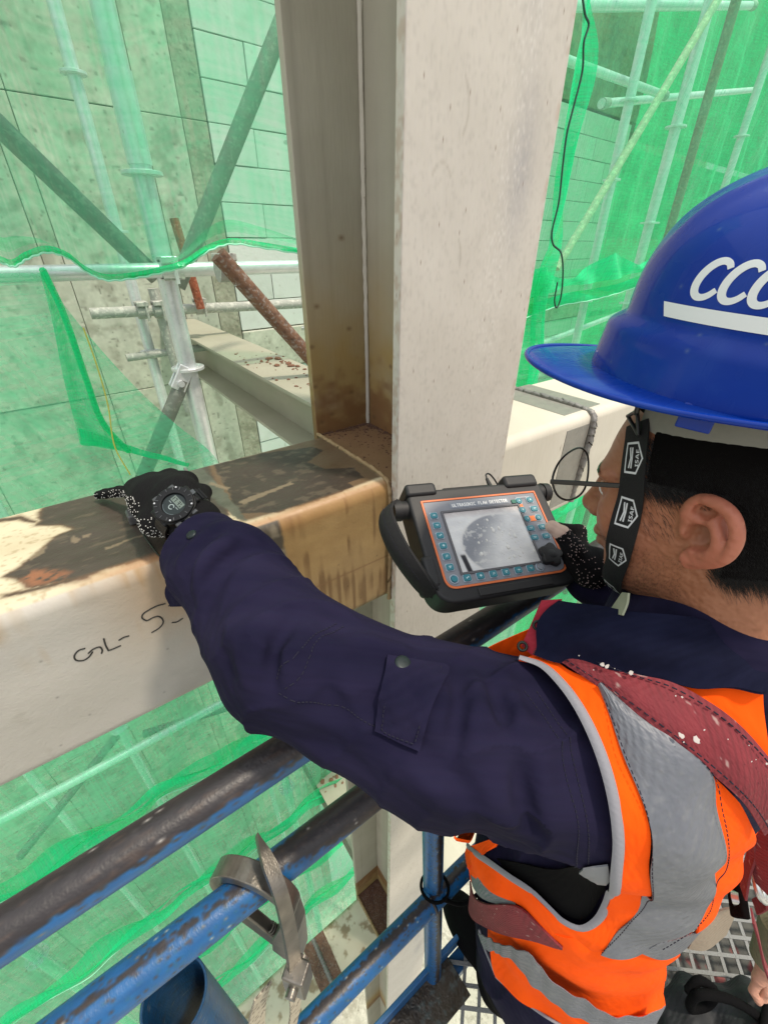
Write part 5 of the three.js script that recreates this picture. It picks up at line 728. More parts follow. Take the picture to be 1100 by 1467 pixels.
const hatSide = (z, y) => { const s = hatS(y); return V(HRX * s * Math.sqrt(Math.max(0, 1 - (z / (HRZ * s)) ** 2)), y, z); };   // the left side at a given z, y
{
  const blue = phy({ map: rescaled(tex(512, 512, (u, v) => { let c = [0.0003, 0.027, 0.26]; c = mixc(c, [0.01, 0.05, 0.30], smoothstep(fbm(u, v, 6, 5, 377), 0.5, 0.75) * 0.5); const sc = vn(u * 12 + 3 * fbm(u, v, 4, 2, 379), v * 200, 200, 381); c = mixc(c, [0.10, 0.15, 0.32], smoothstep(sc, 0.93, 1) * smoothstep(fbm(u, v, 8, 3, 383), 0.5, 0.6) * 0.5); return mixc(c, [0.2, 0.22, 0.28], Math.min(1, speck(u, v, 385, 120, 0.965) * 2) * 0.35); }), 4), roughness: 0.36, specularIntensity: 0.25, roughnessMap: rescaled(tex(512, 512, (u, v) => 0.75 + 0.35 * smoothstep(fbm(u, v, 9, 5, 371), 0.45, 0.7) + 0.3 * smoothstep(vn(u * 200, v * 9, 200, 375), 0.8, 1), false), 4), clearcoat: 0.3, clearcoatRoughness: 0.04, bumpMap: rescaled(roughB, 2), bumpScale: 0.0004 });
  const N = 120, M = 60, P = []; for (let i = 0; i <= N; i++) for (let j = 0; j <= M; j++) P.push(hatPoint(i / N * 2 * Math.PI, j / M * 0.9995));
  const hat = put('helmet_shell', shell(P, N, M, 0.0028, null).applyMatrix4(hatM), blue, person);
  // brim and peak: a thin lip all round that runs out to a peak in front
  const B = [], nb = 120, mb = 12; const peak = (a) => { const c = Math.max(0, Math.cos(a)); return 0.009 + 0.062 * Math.pow(c, 2.2); };
  for (let i = 0; i <= nb; i++) for (let j = 0; j <= mb; j++) { const a = i / nb * 2 * Math.PI, p = hatPoint(a, 0.0), o = V(p.x / HRX ** 2, 0, p.z / HRZ ** 2).normalize(), w = peak(a), c = Math.max(0, Math.cos(a)); const d = V(0, 0, 1).multiplyScalar(c * c).add(o.clone().multiplyScalar(1 - 0.55 * c * c)).normalize(); B.push(p.clone().addScaledVector(d, w * (j / mb)).add(V(0, 0.0015 - 0.006 * c * (j / mb) ** 2 - 0.004 * Math.abs(Math.sin(a)) * 0 - 0.010 * c * (p.x / HRX) ** 2 * (j / mb), 0))); }
  put('brim', shell(B, nb, mb, 0.003, null).applyMatrix4(hatM), blue, hat);
  const edge = []; for (let i = 0; i < 120; i++) edge.push(B[i * (mb + 1) + mb].clone().applyMatrix4(hatM)); put('rim_edge', tube(edge, 0.0028, 240, 8, true), blue, hat);
  put('strap_lug', rbox(0.004, 0.02, 0.024, 0.0015, basis(V(0.1075, -0.008, 0.045), V(1, 0, 0), V(0, 1, 0), V(0, 0, 1))).applyMatrix4(hatM), blue, hat);
  // white letters and stripe printed on the left side, curved with the shell
  const white = std({ color: lin(0.70, 0.74, 0.76), roughness: 0.5 }); const sideN = (z, y, l) => hatSide(z, y).add(V(0.0034 + l, 0.001, 0));
  const ribbon = (L, w) => { const c = new THREE.CatmullRomCurve3(L.map(([z, y]) => V(0, y, z))), n = 60, P = []; for (let i = 0; i <= n; i++) { const p = c.getPoint(i / n), t = c.getTangent(i / n), s = V(0, t.z, -t.y), ww = w(i / n); for (let j = 0; j <= 3; j++) P.push(sideN(p.z + s.z * (j / 3 - 0.5) * ww, p.y + s.y * (j / 3 - 0.5) * ww, 0)); } return shell(P, n, 3, 0.0004, null); };
  const letter = (z0) => ribbon(Array.from({ length: 13 }, (_, i) => { const a = lerp(0.72, 5.75, i / 12), y = Math.sin(a) * 0.0118, z = Math.cos(a) * 0.0080; return [z0 - z - 0.30 * y, 0.0815 + y]; }), (t) => 0.0036 + 0.0016 * Math.sin(t * Math.PI));
  put('letters', [0, 1, 2, 3].map((k) => letter(0.073 - k * 0.0178)).map((g) => g.applyMatrix4(hatM)), white, hat);
  const S = []; for (let i = 0; i <= 60; i++) for (let j = 0; j <= 4; j++) { const k = j / 4, z = lerp(0.098 - 0.004 * (1 - k), -0.11, i / 60), y = lerp(0.0535, 0.0635, k); const p = hatSide(clamp(z, -0.11, 0.11), y); S.push(p.add(V(0.0032, 0.001, 0.0012))); }
  put('stripe', shell(S, 60, 4, 0.0004, null).applyMatrix4(hatM), white, hat);
  // cloth headband inside the helmet, black pad in front
  const bandM = std({ color: lin(0.21, 0.205, 0.18), bumpMap: rescaled(clothB, 8), bumpScale: 0.001, roughness: 0.9 }), K = (a0, a1, y0, y1, g) => { const Q = []; for (let i = 0; i <= 50; i++) for (let j = 0; j <= 6; j++) { const a = lerp(a0, a1, i / 50), y = lerp(y0, y1, j / 6) - 0.016 * (1 - Math.cos(a)) * 0.5; Q.push(V((0.0835 + g) * Math.sin(a), y, (0.103 + g) * Math.cos(a))); } return shell(Q, 50, 6, 0.0025, null).applyMatrix4(hatM); };
  put('headband', K(0.62, 5.5, -0.040, 0.02, 0), bandM, hat); put('forehead_pad', K(-0.8, 0.66, -0.030, 0.02, -0.001), blackCloth, hat);
}


// ---- collar, chin strap, glasses
{
  const T = pts([[0.3625, 1.2859, -0.172], [0.3633, 1.3063, -0.1362], [0.3726, 1.3234, -0.0962], [0.4108, 1.3206, -0.0621], [0.4632, 1.3017, -0.0388], [0.5191, 1.2798, -0.0181]]);
  const Bt = pts([[0.3114, 1.2441, -0.1587], [0.3222, 1.2518, -0.131], [0.3358, 1.2632, -0.0997], [0.3508, 1.2736, -0.0692], [0.3717, 1.283, -0.0327], [0.3915, 1.29, -0.0097], [0.4103, 1.2954, 0.0078]]);
  const R1 = pts([[0.3505, 1.2824, -0.1852], [0.3364, 1.261, -0.1819], [0.3203, 1.2361, -0.1773]]);
  const R2 = pts([[0.3678, 1.2851, -0.1719], [0.3454, 1.2622, -0.1675], [0.3201, 1.2342, -0.1614]]);
  const RD = pts([[0.333, 1.2645, -0.1725], [0.3141, 1.2426, -0.1736]]);
  const zip = pts([[0.3616, 1.2888, -0.1676], [0.3385, 1.2649, -0.1631], [0.3146, 1.242, -0.1598]]);
  const shirt1 = pts([[0.3832, 1.3235, -0.1206], [0.3778, 1.3137, -0.1212], [0.3698, 1.3013, -0.1219]]);
  const shirt2 = pts([[0.3702, 1.3373, -0.1115], [0.366, 1.3288, -0.108], [0.3587, 1.3192, -0.1058]]);
  const sl = pts([[0.4162, 1.2199, -0.206], [0.4362, 1.2477, -0.1839], [0.4438, 1.2701, -0.1665], [0.4404, 1.2943, -0.1441]]);
  const slz = pts([[0.4014, 1.2628, -0.1625], [0.4201, 1.2683, -0.1678], [0.4353, 1.2768, -0.1633], [0.4364, 1.2957, -0.148]]);
  T.push(V(0.585, 1.305, -0.02), V(0.60, 1.295, -0.10), V(0.565, 1.275, -0.165)); Bt.push(V(0.64, 1.25, -0.01), V(0.66, 1.24, -0.10), V(0.60, 1.22, -0.20));
  const out = V(0.49, 1.27, -0.08), a = new THREE.CatmullRomCurve3(T, false, 'centripetal'), b = new THREE.CatmullRomCurve3(Bt, false, 'centripetal'), P = [];
  for (let i = 0; i <= 70; i++) for (let j = 0; j <= 14; j++) { const t = j / 14, p = a.getPoint(i / 70).lerp(b.getPoint(i / 70), t), o = p.clone().sub(out).setY(0).normalize(); P.push(p.addScaledVector(o, 0.010 * Math.sin(Math.PI * Math.min(1, t * 1.1)) + 0.002 * Math.sin(i * 0.5 + t * 5)).add(V(0, 0.006 * Math.sin(Math.PI * t), 0))); }
  const col = put('collar', shell(P, 70, 14, 0.003, null), navyDark, person);
  const P2 = []; for (let i = 0; i <= 50; i++) for (let j = 0; j <= 6; j++) { const p = a.getPoint(i / 50), o = p.clone().sub(out).setY(0).normalize(); P2.push(p.clone().addScaledVector(o, -0.005).add(V(0, -0.005 - 0.05 * (j / 6), 0))); } put('collar_stand', shell(P2, 50, 6, 0.003, null), navyDark, col);
  const red = std({ color: lin(0.34, 0.016, 0.035), bumpMap: rescaled(clothB, 10), bumpScale: 0.001, roughness: 0.85 }); put('red_lining', lay(R1, R2, null, 0, 16, 6, 0.003), red, col);
  put('eyelet', RD.map((p) => new THREE.TorusGeometry(0.0045, 0.0016, 8, 18).applyMatrix4(alongM(p, p.clone().add(V(-0.0004, 0.0005, 0.0003))).multiply(new THREE.Matrix4().makeRotationX(Math.PI / 2)))), std({ color: lin(0.02, 0.025, 0.02), roughness: 0.4, metalness: 0.5 }), col);
  const teeth = (L, n) => { const c = new THREE.CatmullRomCurve3(L), gs = []; for (let i = 0; i < n; i++) { const p = c.getPoint(i / n), q = c.getPoint((i + 0.5) / n); gs.push(rbox(0.0042, p.distanceTo(q), 0.002, 0.0004, alongM(p, q), 1)); } return gs; };
  put('zip', teeth(zip, 34), std({ color: lin(0.012, 0.013, 0.013), roughness: 0.5 }), col);
  put('undershirt', lay(shirt1, shirt2, null, 0, 10, 6, 0.002), std({ color: lin(0.26, 0.28, 0.20), roughness: 0.9 }), person);
}
{ // chin strap over the cheek, from the lug under the brim
  const L = pts([[0.4246, 1.4764, -0.1756], [0.4164, 1.4638, -0.1687], [0.4072, 1.4272, -0.1564], [0.4039, 1.3919, -0.15], [0.4062, 1.3537, -0.1477], [0.4198, 1.308, -0.1496], [0.4328, 1.2848, -0.1475]]);
  const lug = V(0.4203, 1.4921, -0.1737);
  const tex1 = canvasTex(256, 1024, (x, w, h) => {
    x.fillStyle = '#07070b'; x.fillRect(0, 0, w, h); x.strokeStyle = x.fillStyle = '#c9ccd0';
    for (const cy of [200, 520, 840]) {
      x.save(); x.translate(128, cy); x.rotate(-Math.PI / 2); x.lineWidth = 13; x.lineJoin = 'miter'; x.beginPath(); x.moveTo(-82, -78); x.lineTo(82, -78); x.lineTo(82, 40); x.lineTo(0, 96); x.lineTo(-82, 40); x.closePath(); x.stroke();
      for (const k of [0, 1, 2]) { x.lineWidth = 14; x.beginPath(); x.moveTo(-58, -22 - 26 * k + 8); x.lineTo(0, -50 - 14 * k + 40); x.lineTo(58, -22 - 26 * k + 8); if (k < 2) x.stroke(); }
      x.font = 'bold 46px sans-serif'; x.textAlign = 'center'; x.textBaseline = 'middle'; x.fillText('ISAF', 0, 44); x.restore();
    }
  });
  tex1.wrapS = tex1.wrapT = THREE.RepeatWrapping; tex1.center.set(0, 0); tex1.rotation = 0;
  const g = strap(L, 0.0265, headW, 0.0048, 70, 8, 0.0016), uv = g.attributes.uv, LN = new THREE.CatmullRomCurve3(L, false, 'centripetal').getLength();
  for (let i = 0; i < uv.count; i++) { const a = uv.getX(i) / LN, b = uv.getY(i) / 0.0265; uv.setXY(i, 1 - b, 1 - a * 1.18); }
  const s = put('chin_strap', g, std({ map: tex1, bumpMap: rescaled(clothB, 3), bumpScale: 0.0006, roughness: 0.8 }), person);
  const blk = std({ color: lin(0.012, 0.012, 0.013), roughness: 0.35 }), p0 = L[0], up = lug.clone().sub(p0).normalize(), n = grad(headW, p0.x, p0.y, p0.z, 0.004).normalize(), sd = up.clone().cross(n).normalize(), at = (u, v) => p0.clone().addScaledVector(sd, u).addScaledVector(up, v).addScaledVector(n, 0.005);
  put('buckle', [tube([at(-0.015, -0.004), at(0, 0.009), at(0.015, -0.004)], 0.0018, 24, 8), tube([at(-0.0155, -0.004), at(0.0155, -0.004)], 0.0018, 8, 8), tube([at(0, 0.008), at(-0.002, 0.018), at(0.001, 0.026), at(0.005, 0.027), at(0.006, 0.02)], 0.0024, 24, 8)], blk, s);
}
{ // glasses
  const hinge = V(0.3802, 1.4069, -0.2231);
  const earEnd = V(0.4102, 1.4174, -0.1662);
  const rimL = pts([[0.3818, 1.4071, -0.2235], [0.3954, 1.4177, -0.2305], [0.4203, 1.4238, -0.2362], [0.4503, 1.4223, -0.238], [0.461, 1.4121, -0.2341], [0.457, 1.3932, -0.2255], [0.4427, 1.3809, -0.2175], [0.4238, 1.3776, -0.2141], [0.4015, 1.3815, -0.2143], [0.3861, 1.3922, -0.2176]]);
  const blk = std({ color: lin(0.008, 0.008, 0.009), roughness: 0.3 }), g = put('glasses', [tube([...rimL], 0.0012, 90, 8, true)], blk, person);
  const back = earEnd.clone().add(earEnd.clone().sub(hinge).multiplyScalar(0.55)), d = earEnd.clone().sub(hinge), y = V(0, 1, 0), z = d.clone().cross(y).normalize(), x = d.clone().normalize(), yy = z.clone().cross(x);
  put('temple', rbox(hinge.distanceTo(earEnd) * 1.25, 0.0052, 0.0026, 0.001, basis(hinge.clone().addScaledVector(d, 0.6), x, yy, z)), blk, g);
  const c = rimL.reduce((a, p) => a.add(p), V(0, 0, 0)).multiplyScalar(1 / rimL.length), cv = new THREE.CatmullRomCurve3(rimL, true), pos = [c.x, c.y, c.z], uv = [0, 0], idx = []; for (let i = 0; i < 40; i++) { const p = cv.getPoint(i / 40); pos.push(p.x, p.y, p.z); uv.push(0, 0); idx.push(0, 1 + i, 1 + (i + 1) % 40); }
  const lg = new THREE.BufferGeometry(); lg.setAttribute('position', new THREE.Float32BufferAttribute(pos, 3)); lg.setAttribute('uv', new THREE.Float32BufferAttribute(uv, 2)); lg.setIndex(idx); lg.computeVertexNormals();
  const glass = phy({ color: lin(0.97, 0.98, 0.98), transmission: 1, thickness: 0, roughness: 0.02, side: THREE.DoubleSide }); put('lens', lg, glass, g);
  put('far_rim', tube(Array.from({ length: 14 }, (_, i) => V(-0.034 + 0.024 * Math.cos(i / 14 * 6.283), 0.004 + 0.019 * Math.sin(i / 14 * 6.283), 0.104 - 0.003 * Math.cos(i / 14 * 6.283)).applyMatrix4(headM)), 0.0016, 80, 8, true), blk, g);
}
// ---- gloved hands and the watch
const gloveM = phy({ color: lin(0.007, 0.007, 0.008), bumpMap: rescaled(tex(256, 256, (u, v) => 0.5 + 0.5 * Math.sin(u * 6.283 * 40) * Math.sin(v * 6.283 * 40), false), 12), bumpScale: 0.0006, roughness: 0.92, specularIntensity: 0.3 });
const dotM = std({ color: lin(0.55, 0.55, 0.53), roughness: 0.6 });
function handField(parts, k = 0.010) { return (x, y, z) => { let d = parts[0][0](x, y, z); for (let i = 1; i < parts.length; i++) d = smin(d, parts[i][0](x, y, z), parts[i][1] ?? k); return d; }; }
const finger = (P, r0, r1) => P.slice(1).map((p, i) => [capsule(P[i], p, lerp(r0, r1, i / (P.length - 1)), lerp(r0, r1, (i + 1) / (P.length - 1))), i ? 0.004 : 0.012]);
function gripDots(f, test, n, lo, hi, r) { const gs = []; let tries = 0; const cell = 0.0045, seen = new Set(); while (gs.length < n && tries++ < 60000) { const p = onto(V(rr(lo.x, hi.x), rr(lo.y, hi.y), rr(lo.z, hi.z)), f, 0.0002, 5); if (Math.abs(f(p.x, p.y, p.z)) > 0.001 || !test(p)) continue; const key = [p.x, p.y, p.z].map((q) => Math.round(q / cell)).join(); if (seen.has(key)) continue; seen.add(key); gs.push(new THREE.IcosahedronGeometry(r, 0).translate(p.x, p.y, p.z)); } return mergeGeometries(gs); }
{
  const W = V(0.0786, 1.2975, -0.5454);
  const B1 = V(0.0743, 1.2998, -0.6229);
  const B2 = V(0.0473, 1.2897, -0.6637);
  const K = pts([[0.1033, 1.2945, -0.6851], [0.0852, 1.2934, -0.719], [0.0591, 1.2852, -0.7388], [0.0316, 1.2786, -0.7318]]);
  const PK = pts([[0.0316, 1.2786, -0.7318], [0.0089, 1.2616, -0.7859], [-0.012, 1.2462, -0.8255], [-0.0232, 1.2382, -0.8449]]);
  const HEEL = V(0.0345, 1.2827, -0.6094);
  const TH = pts([[0.0945, 1.3022, -0.5884], [0.1123, 1.2972, -0.6298], [0.1098, 1.2825, -0.6784]]);
  const parts = [[capsule(W, B1, 0.027, 0.026)], [capsule(W, B2, 0.027, 0.022), 0.02], [capsule(W, HEEL, 0.026, 0.016), 0.02], [capsule(HEEL, K[3], 0.016, 0.0125), 0.02]];
  for (let i = 0; i < 4; i++) parts.push([capsule(i < 2 ? B1 : B2, K[i], 0.022, 0.0135), 0.03]);
  K.slice(0, 3).forEach((k, i) => parts.push(...finger([k, k.clone().add(V(-0.004 - 0.004 * i, -0.020, -0.030)), k.clone().add(V(-0.006, -0.045, -0.030)), V(k.x - 0.004, 1.238, k.z - 0.018)], 0.0105, 0.0085)));
  parts.push(...finger(PK, 0.0105, 0.0075), ...finger(TH, 0.013, 0.010));
  const f = handField(parts), lo = V(-0.06, 1.2, -0.86), hi = V(0.14, 1.38, -0.52);
  const g = put('glove', meshUV(nets(f, lo, hi, 0.0032), (x, y, z) => [x + z, y + z * 0.5]), gloveM, person, 'black knitted glove with white grip dots on the left hand');
  // dots on the little-finger side of the palm
  const out = V(-0.72, -0.25, 0.65).normalize(), mid = HEEL.clone().lerp(K[3], 0.5);
  put('grip_dots', gripDots(f, (p) => { const n = grad(f, p.x, p.y, p.z, 0.002).normalize(); return n.dot(out) > 0.45 && n.y < 0.62 && p.x < 0.06 && p.z < -0.545; }, 300, lo, hi, 0.0009), dotM, g).userData.kind = 'stuff';
}
{ // watch on the left wrist
  const c = V(0.0587, 1.3343, -0.5458);
  const e1 = V(0.0852, 1.349, -0.5468);
  const cam = V(0.0107, 1.5686, -0.0981);
  const nz = cam.clone().sub(c).normalize().multiplyScalar(0.75).add(V(-0.25, 0.55, -0.1)).normalize(), ny = e1.clone().sub(c); ny.addScaledVector(nz, -ny.dot(nz)).normalize(); const nx = ny.clone().cross(nz).normalize(), M = basis(c, nx, ny, nz);
  const resin = phy({ specularIntensity: 0.35, color: lin(0.010, 0.011, 0.0125), roughness: 0.38 }), steel = std({ color: lin(0.07, 0.075, 0.08), roughness: 0.35, metalness: 0.6 });
  const oct = (r, k, sy) => { const s = new THREE.Shape(); for (let i = 0; i <= 64; i++) { const a = i / 64 * 2 * Math.PI, q = r * (1 + k * Math.cos(8 * a)), P = [q * Math.cos(a), q * Math.sin(a) * sy]; if (i === 0) s.moveTo(...P); else if (i < 64) s.lineTo(...P); } return s; };
  const ex = (s, d, b) => boxUV(new THREE.ExtrudeGeometry(s, { depth: d, bevelEnabled: true, bevelSize: b, bevelThickness: b, bevelSegments: 3, curveSegments: 24 }));
  const ring = oct(0.0235, 0.012, 1.04), hole = new THREE.Path(); hole.absarc(0, 0, 0.0165, 0, Math.PI * 2); ring.holes.push(hole);
  const w = put('watch_case', [ex(oct(0.0245, 0.015, 1.06), 0.007, 0.0015).translate(0, 0, -0.009), rbox(0.030, 0.056, 0.008, 0.003).translate(0, 0, -0.006)].map((g) => g.applyMatrix4(M)), resin, person, 'chunky black digital wristwatch');
  put('bezel', ex(ring, 0.0022, 0.0012).applyMatrix4(M), resin, w);
  const lcd = canvasTex(256, 256, (x) => {
    x.fillStyle = '#1b2022'; x.fillRect(0, 0, 256, 256); x.fillStyle = '#2c3436'; x.beginPath(); x.arc(128, 128, 112, 0, 7); x.fill(); x.strokeStyle = '#59656a'; x.lineWidth = 5; x.beginPath(); x.arc(128, 128, 108, 0.7, 2.4); x.stroke();
    x.fillStyle = '#66736e'; x.fillRect(52, 56, 152, 62); x.fillStyle = '#0c0f0f'; for (const [a, b, w, h] of [[66, 66, 7, 42], [86, 66, 22, 7], [101, 66, 7, 42], [136, 66, 22, 7], [136, 84, 22, 7], [151, 66, 7, 42], [172, 66, 7, 20], [172, 100, 22, 7]]) x.fillRect(a, b, w, h); x.strokeStyle = '#8d9a9b'; x.lineWidth = 9; x.beginPath(); x.arc(128, 162, 25, 0.4, 5.9); x.stroke(); x.fillStyle = '#7d8889'; x.fillRect(58, 132, 34, 8); x.fillRect(164, 132, 34, 8);
  });
  const face = new THREE.CircleGeometry(0.0166, 40).translate(0, 0, 0.0004).applyMatrix4(M); put('watch_face', face, phy({ map: lcd, roughness: 0.5, specularIntensity: 0.2 }), w);
  put('button', [[0.0245, 0.012], [0.0255, 0], [0.0245, -0.012], [-0.0245, 0.012], [-0.0245, -0.012]].map(([x, y]) => rbox(0.006, 0.0085, 0.006, 0.0018).translate(x, y, -0.004).applyMatrix4(M)), steel, w);
  put('bezel_ridge', Array.from({ length: 16 }, (_, i) => { const a = (i + 0.5) / 16 * 6.283; return rbox(0.0012, 0.0042, 0.0012, 0.0004).rotateZ(a - Math.PI / 2).translate(0.0215 * Math.cos(a), 0.0222 * Math.sin(a), 0.0036).applyMatrix4(M); }), steel, w);
  put('bezel_screw', [[0.0165, 0.0165], [-0.0165, 0.0165], [0.0165, -0.0165], [-0.0165, -0.0165]].map(([x, y]) => new THREE.CylinderGeometry(0.0012, 0.0012, 0.001, 10).rotateX(Math.PI / 2).translate(x, y, 0.0038).applyMatrix4(M)), std({ color: lin(0.55, 0.55, 0.55), roughness: 0.3, metalness: 0.9 }), w);
  put('front_button', rbox(0.0075, 0.006, 0.002, 0.001).translate(0.002, 0.0275, 0.0005).applyMatrix4(M), std({ map: canvasTex(64, 64, (x) => { x.fillStyle = '#3a4044'; x.fillRect(0, 0, 64, 64); x.fillStyle = '#e6e8e8'; x.font = 'bold 48px sans-serif'; x.textAlign = 'center'; x.fillText('G', 32, 48); }), roughness: 0.4 }), w);
  const wristC = c.clone().addScaledVector(nz, -0.034), sp = []; for (let i = 0; i <= 40; i++) for (let j = 0; j <= 4; j++) { const a = lerp(0.55, 5.73, i / 40); sp.push(wristC.clone().addScaledVector(nz, 0.031 * Math.cos(a)).addScaledVector(ny, 0.037 * Math.sin(a)).addScaledVector(nx, (j / 4 - 0.5) * 0.022 + 0.002)); }
  put('watch_strap', shell(sp, 40, 4, 0.003, null), resin, w);
  put('strap_rib', Array.from({ length: 4 }, (_, i) => { const a = 0.62 + i * 0.16, p = wristC.clone().addScaledVector(nz, 0.0345 * Math.cos(a)).addScaledVector(ny, 0.0405 * Math.sin(a)).addScaledVector(nx, 0.002); return rbox(0.02, 0.003, 0.0025, 0.001, basis(p, nx, ny, nz)); }), resin, w);
}
{ // right hand holding the instrument: thumb over its edge, fingers behind
  const P0 = V(0.5377, 1.2155, -0.224);
  const P1 = V(0.5387, 1.2136, -0.2509);
  const T0 = V(0.5207, 1.2279, -0.2312);
  const T1 = V(0.5063, 1.253, -0.242);
  const T2 = V(0.5023, 1.2691, -0.2616);
  const T3 = V(0.5002, 1.2728, -0.2761);
  const F = [pts([[0.5649, 1.2424, -0.2685], [0.5661, 1.2292, -0.3011], [0.5303, 1.2301, -0.3204]]), pts([[0.5589, 1.2258, -0.2602], [0.5598, 1.2119, -0.2924], [0.5241, 1.2129, -0.3117]]), pts([[0.5546, 1.2093, -0.2506], [0.5553, 1.1946, -0.2823], [0.5196, 1.1957, -0.3017]]), pts([[0.5521, 1.1927, -0.2397], [0.5527, 1.1773, -0.271], [0.517, 1.1786, -0.2904]])];
  const base = [[capsule(P0, P1, 0.030, 0.024)], [capsule(P0, T0, 0.026, 0.016), 0.015], [capsule(T0, T1, 0.0145, 0.0132), 0.008], [capsule(T1, T1.clone().lerp(T2, 0.8), 0.0132, 0.0126), 0.006]]; F.forEach((q) => base.push(...finger([P1, ...q], 0.013, 0.009)));
  const f = handField(base), lo = V(0.34, 1.14, -0.46), hi = V(0.68, 1.36, -0.15);
  const g = put('glove', meshUV(nets(f, lo, hi, 0.0035), (x, y, z) => [x + z, y]), gloveM, person, 'black fingertip-less glove on the right hand holding the instrument');
  put('grip_dots', gripDots(f, (p) => { const n = grad(f, p.x, p.y, p.z, 0.002).normalize(); return n.z > 0.1 && n.x < 0.6 && n.y < 0.9; }, 200, V(0.44, 1.18, -0.34), V(0.62, 1.33, -0.16), 0.0008), std({ color: lin(0.40, 0.30, 0.29), roughness: 0.7 }), g).userData.kind = 'stuff';
  const thumb = handField([[capsule(T1.clone().lerp(T2, 0.72), T2, 0.0112, 0.0108)], [capsule(T2, T3, 0.0108, 0.0088), 0.004], [ellip(T3.x, T3.y, T3.z, 0.0105, 0.008, 0.0095), 0.004]]), tg = nets(thumb, V(0.4, 1.2, -0.36), V(0.56, 1.36, -0.2), 0.0022); tint(tg, () => [0.55, 0.40, 0.33]); meshUV(tg, (x, y, z) => [x * 8, y * 8]); put('thumb', tg, skin, person);
}
// ---- the ultrasonic flaw detector
{
  const S = 0.645;
  const A = V(0.3731, 1.293, -0.4167);
  const Bq = V(0.5614, 1.2788, -0.3524);
  const D = V(0.3206, 1.2238, -0.3059);
  const Cq = V(0.5094, 1.2092, -0.2419);
  const c = A.clone().add(Bq).add(D).add(Cq).multiplyScalar(0.25), X = Bq.clone().sub(A).add(Cq).sub(D).normalize(), Y = A.clone().sub(D).add(Bq).sub(Cq); Y.addScaledVector(X, -Y.dot(X)).normalize(); const N = X.clone().cross(Y), M = basis(c, X, Y, N);
  const W = A.distanceTo(Bq), H = A.distanceTo(D), k = W / 200;            // W x H is the orange frame, 200 units wide
  const dv = thing('flaw_detector', 'black handheld ultrasonic flaw detector with orange-framed screen in the worker\'s right hand', 'instrument', c.clone());
  const body = std({ color: lin(0.012, 0.0125, 0.014), bumpMap: rescaled(roughB, 12), bumpScale: 0.0002, roughness: 0.55 }), rub = std({ color: lin(0.013, 0.013, 0.014), roughness: 0.6 });
  const rs = (w, h, r) => { const s = new THREE.Shape(), a = w / 2, b = h / 2; s.moveTo(-a + r[0], b); s.lineTo(a - r[1], b); s.quadraticCurveTo(a, b, a, b - r[1]); s.lineTo(a, -b + r[2]); s.quadraticCurveTo(a, -b, a - r[2], -b); s.lineTo(-a + r[3], -b); s.quadraticCurveTo(-a, -b, -a, -b + r[3]); s.lineTo(-a, b - r[0]); s.quadraticCurveTo(-a, b, -a + r[0], b); return s; };
  const ex = (s, d, z, b = 0.002) => boxUV(new THREE.ExtrudeGeometry(s, { depth: d, bevelEnabled: b > 0, bevelSize: b, bevelThickness: b, bevelSegments: 4, curveSegments: 14 })).translate(0, 0, z).applyMatrix4(M), m = 0.001;
  const bw = W + 0.026, bh = H + 0.030;
  put('housing', [ex(rs(bw, bh, [0.012, 0.012, 0.03, 0.03]), 0.040, -0.046, 0.005), ex(rs(bw - 0.02, bh - 0.03, [0.01, 0.01, 0.02, 0.02]), 0.02, -0.066, 0.003)], body, dv);
  const bx = (w, h, d, x, y, z, r) => rbox(w, h, d, r, basis(V(x, y, z), V(1, 0, 0), V(0, 1, 0), V(0, 0, 1))).applyMatrix4(M);
  put('corner_guard', [bx(0.05, 0.022, 0.052, -W / 2 + 0.006, H / 2 + 0.020, -0.022, 0.006), bx(0.062, 0.024, 0.052, W / 2 - 0.018, H / 2 + 0.021, -0.022, 0.007), bx(0.022, 0.05, 0.05, -W / 2 - 0.014, -H / 2 + 0.03, -0.024, 0.008)], body, dv);
  put('top_cover', bx(0.085, 0.016, 0.036, -0.012, H / 2 + 0.018, -0.026, 0.005), rub, dv);
  put('lower_hatch', bx(0.12, 0.012, 0.004, 0.005, -H / 2 - 0.010, -0.001, 0.0015), rub, dv);
  const orangeM = std({ color: lin(0.62, 0.155, 0.05), roughness: 0.5 }), fr = rs(W, H, [0.002, 0.002, 0.018, 0.018]); fr.holes.push(rs(W - 0.0055, H - 0.0055, [0.001, 0.001, 0.0155, 0.0155])); put('orange_frame', ex(fr, 0.0012, -0.001, 0.0003), orangeM, dv);
  const pan = std({ color: lin(0.21, 0.22, 0.25), roughness: 0.6 }); put('front_panel', ex(rs(W - 0.007, H - 0.007, [0.001, 0.001, 0.015, 0.015]), 0.0006, -0.001, 0.0002), pan, dv);
  // legend along the top
  const leg = canvasTex(1024, 96, (x) => { x.fillStyle = '#7f858f'; x.fillRect(0, 0, 1024, 96); x.fillStyle = '#f2f2ee'; x.font = 'bold 66px monospace'; x.textAlign = 'center'; x.textBaseline = 'middle'; x.fillText('ULTRASONIC FLAW DETECTOR', 512, 50); });
  const leg2 = canvasTex(256, 32, (x) => { x.fillStyle = '#7f858f'; x.fillRect(0, 0, 256, 32); x.fillStyle = '#c8c8c8'; x.font = 'italic 20px sans-serif'; for (let i = 0; i < 9; i++) x.fillRect(20 + i * 24, 12 + (i % 3), 15, 7); });
  const flat = (w, h, x, y, z) => new THREE.PlaneGeometry(w, h).translate(x, y, z).applyMatrix4(M), top = H / 2 - 0.0125;
  put('legend', flat(W * 0.52, 0.0108, -W * 0.02, top, 0.0004), std({ map: leg, roughness: 0.55 }), dv); put('small_legend', flat(W * 0.14, 0.004, W * 0.37, top + 0.003, 0.0004), std({ map: leg2, roughness: 0.55 }), dv);
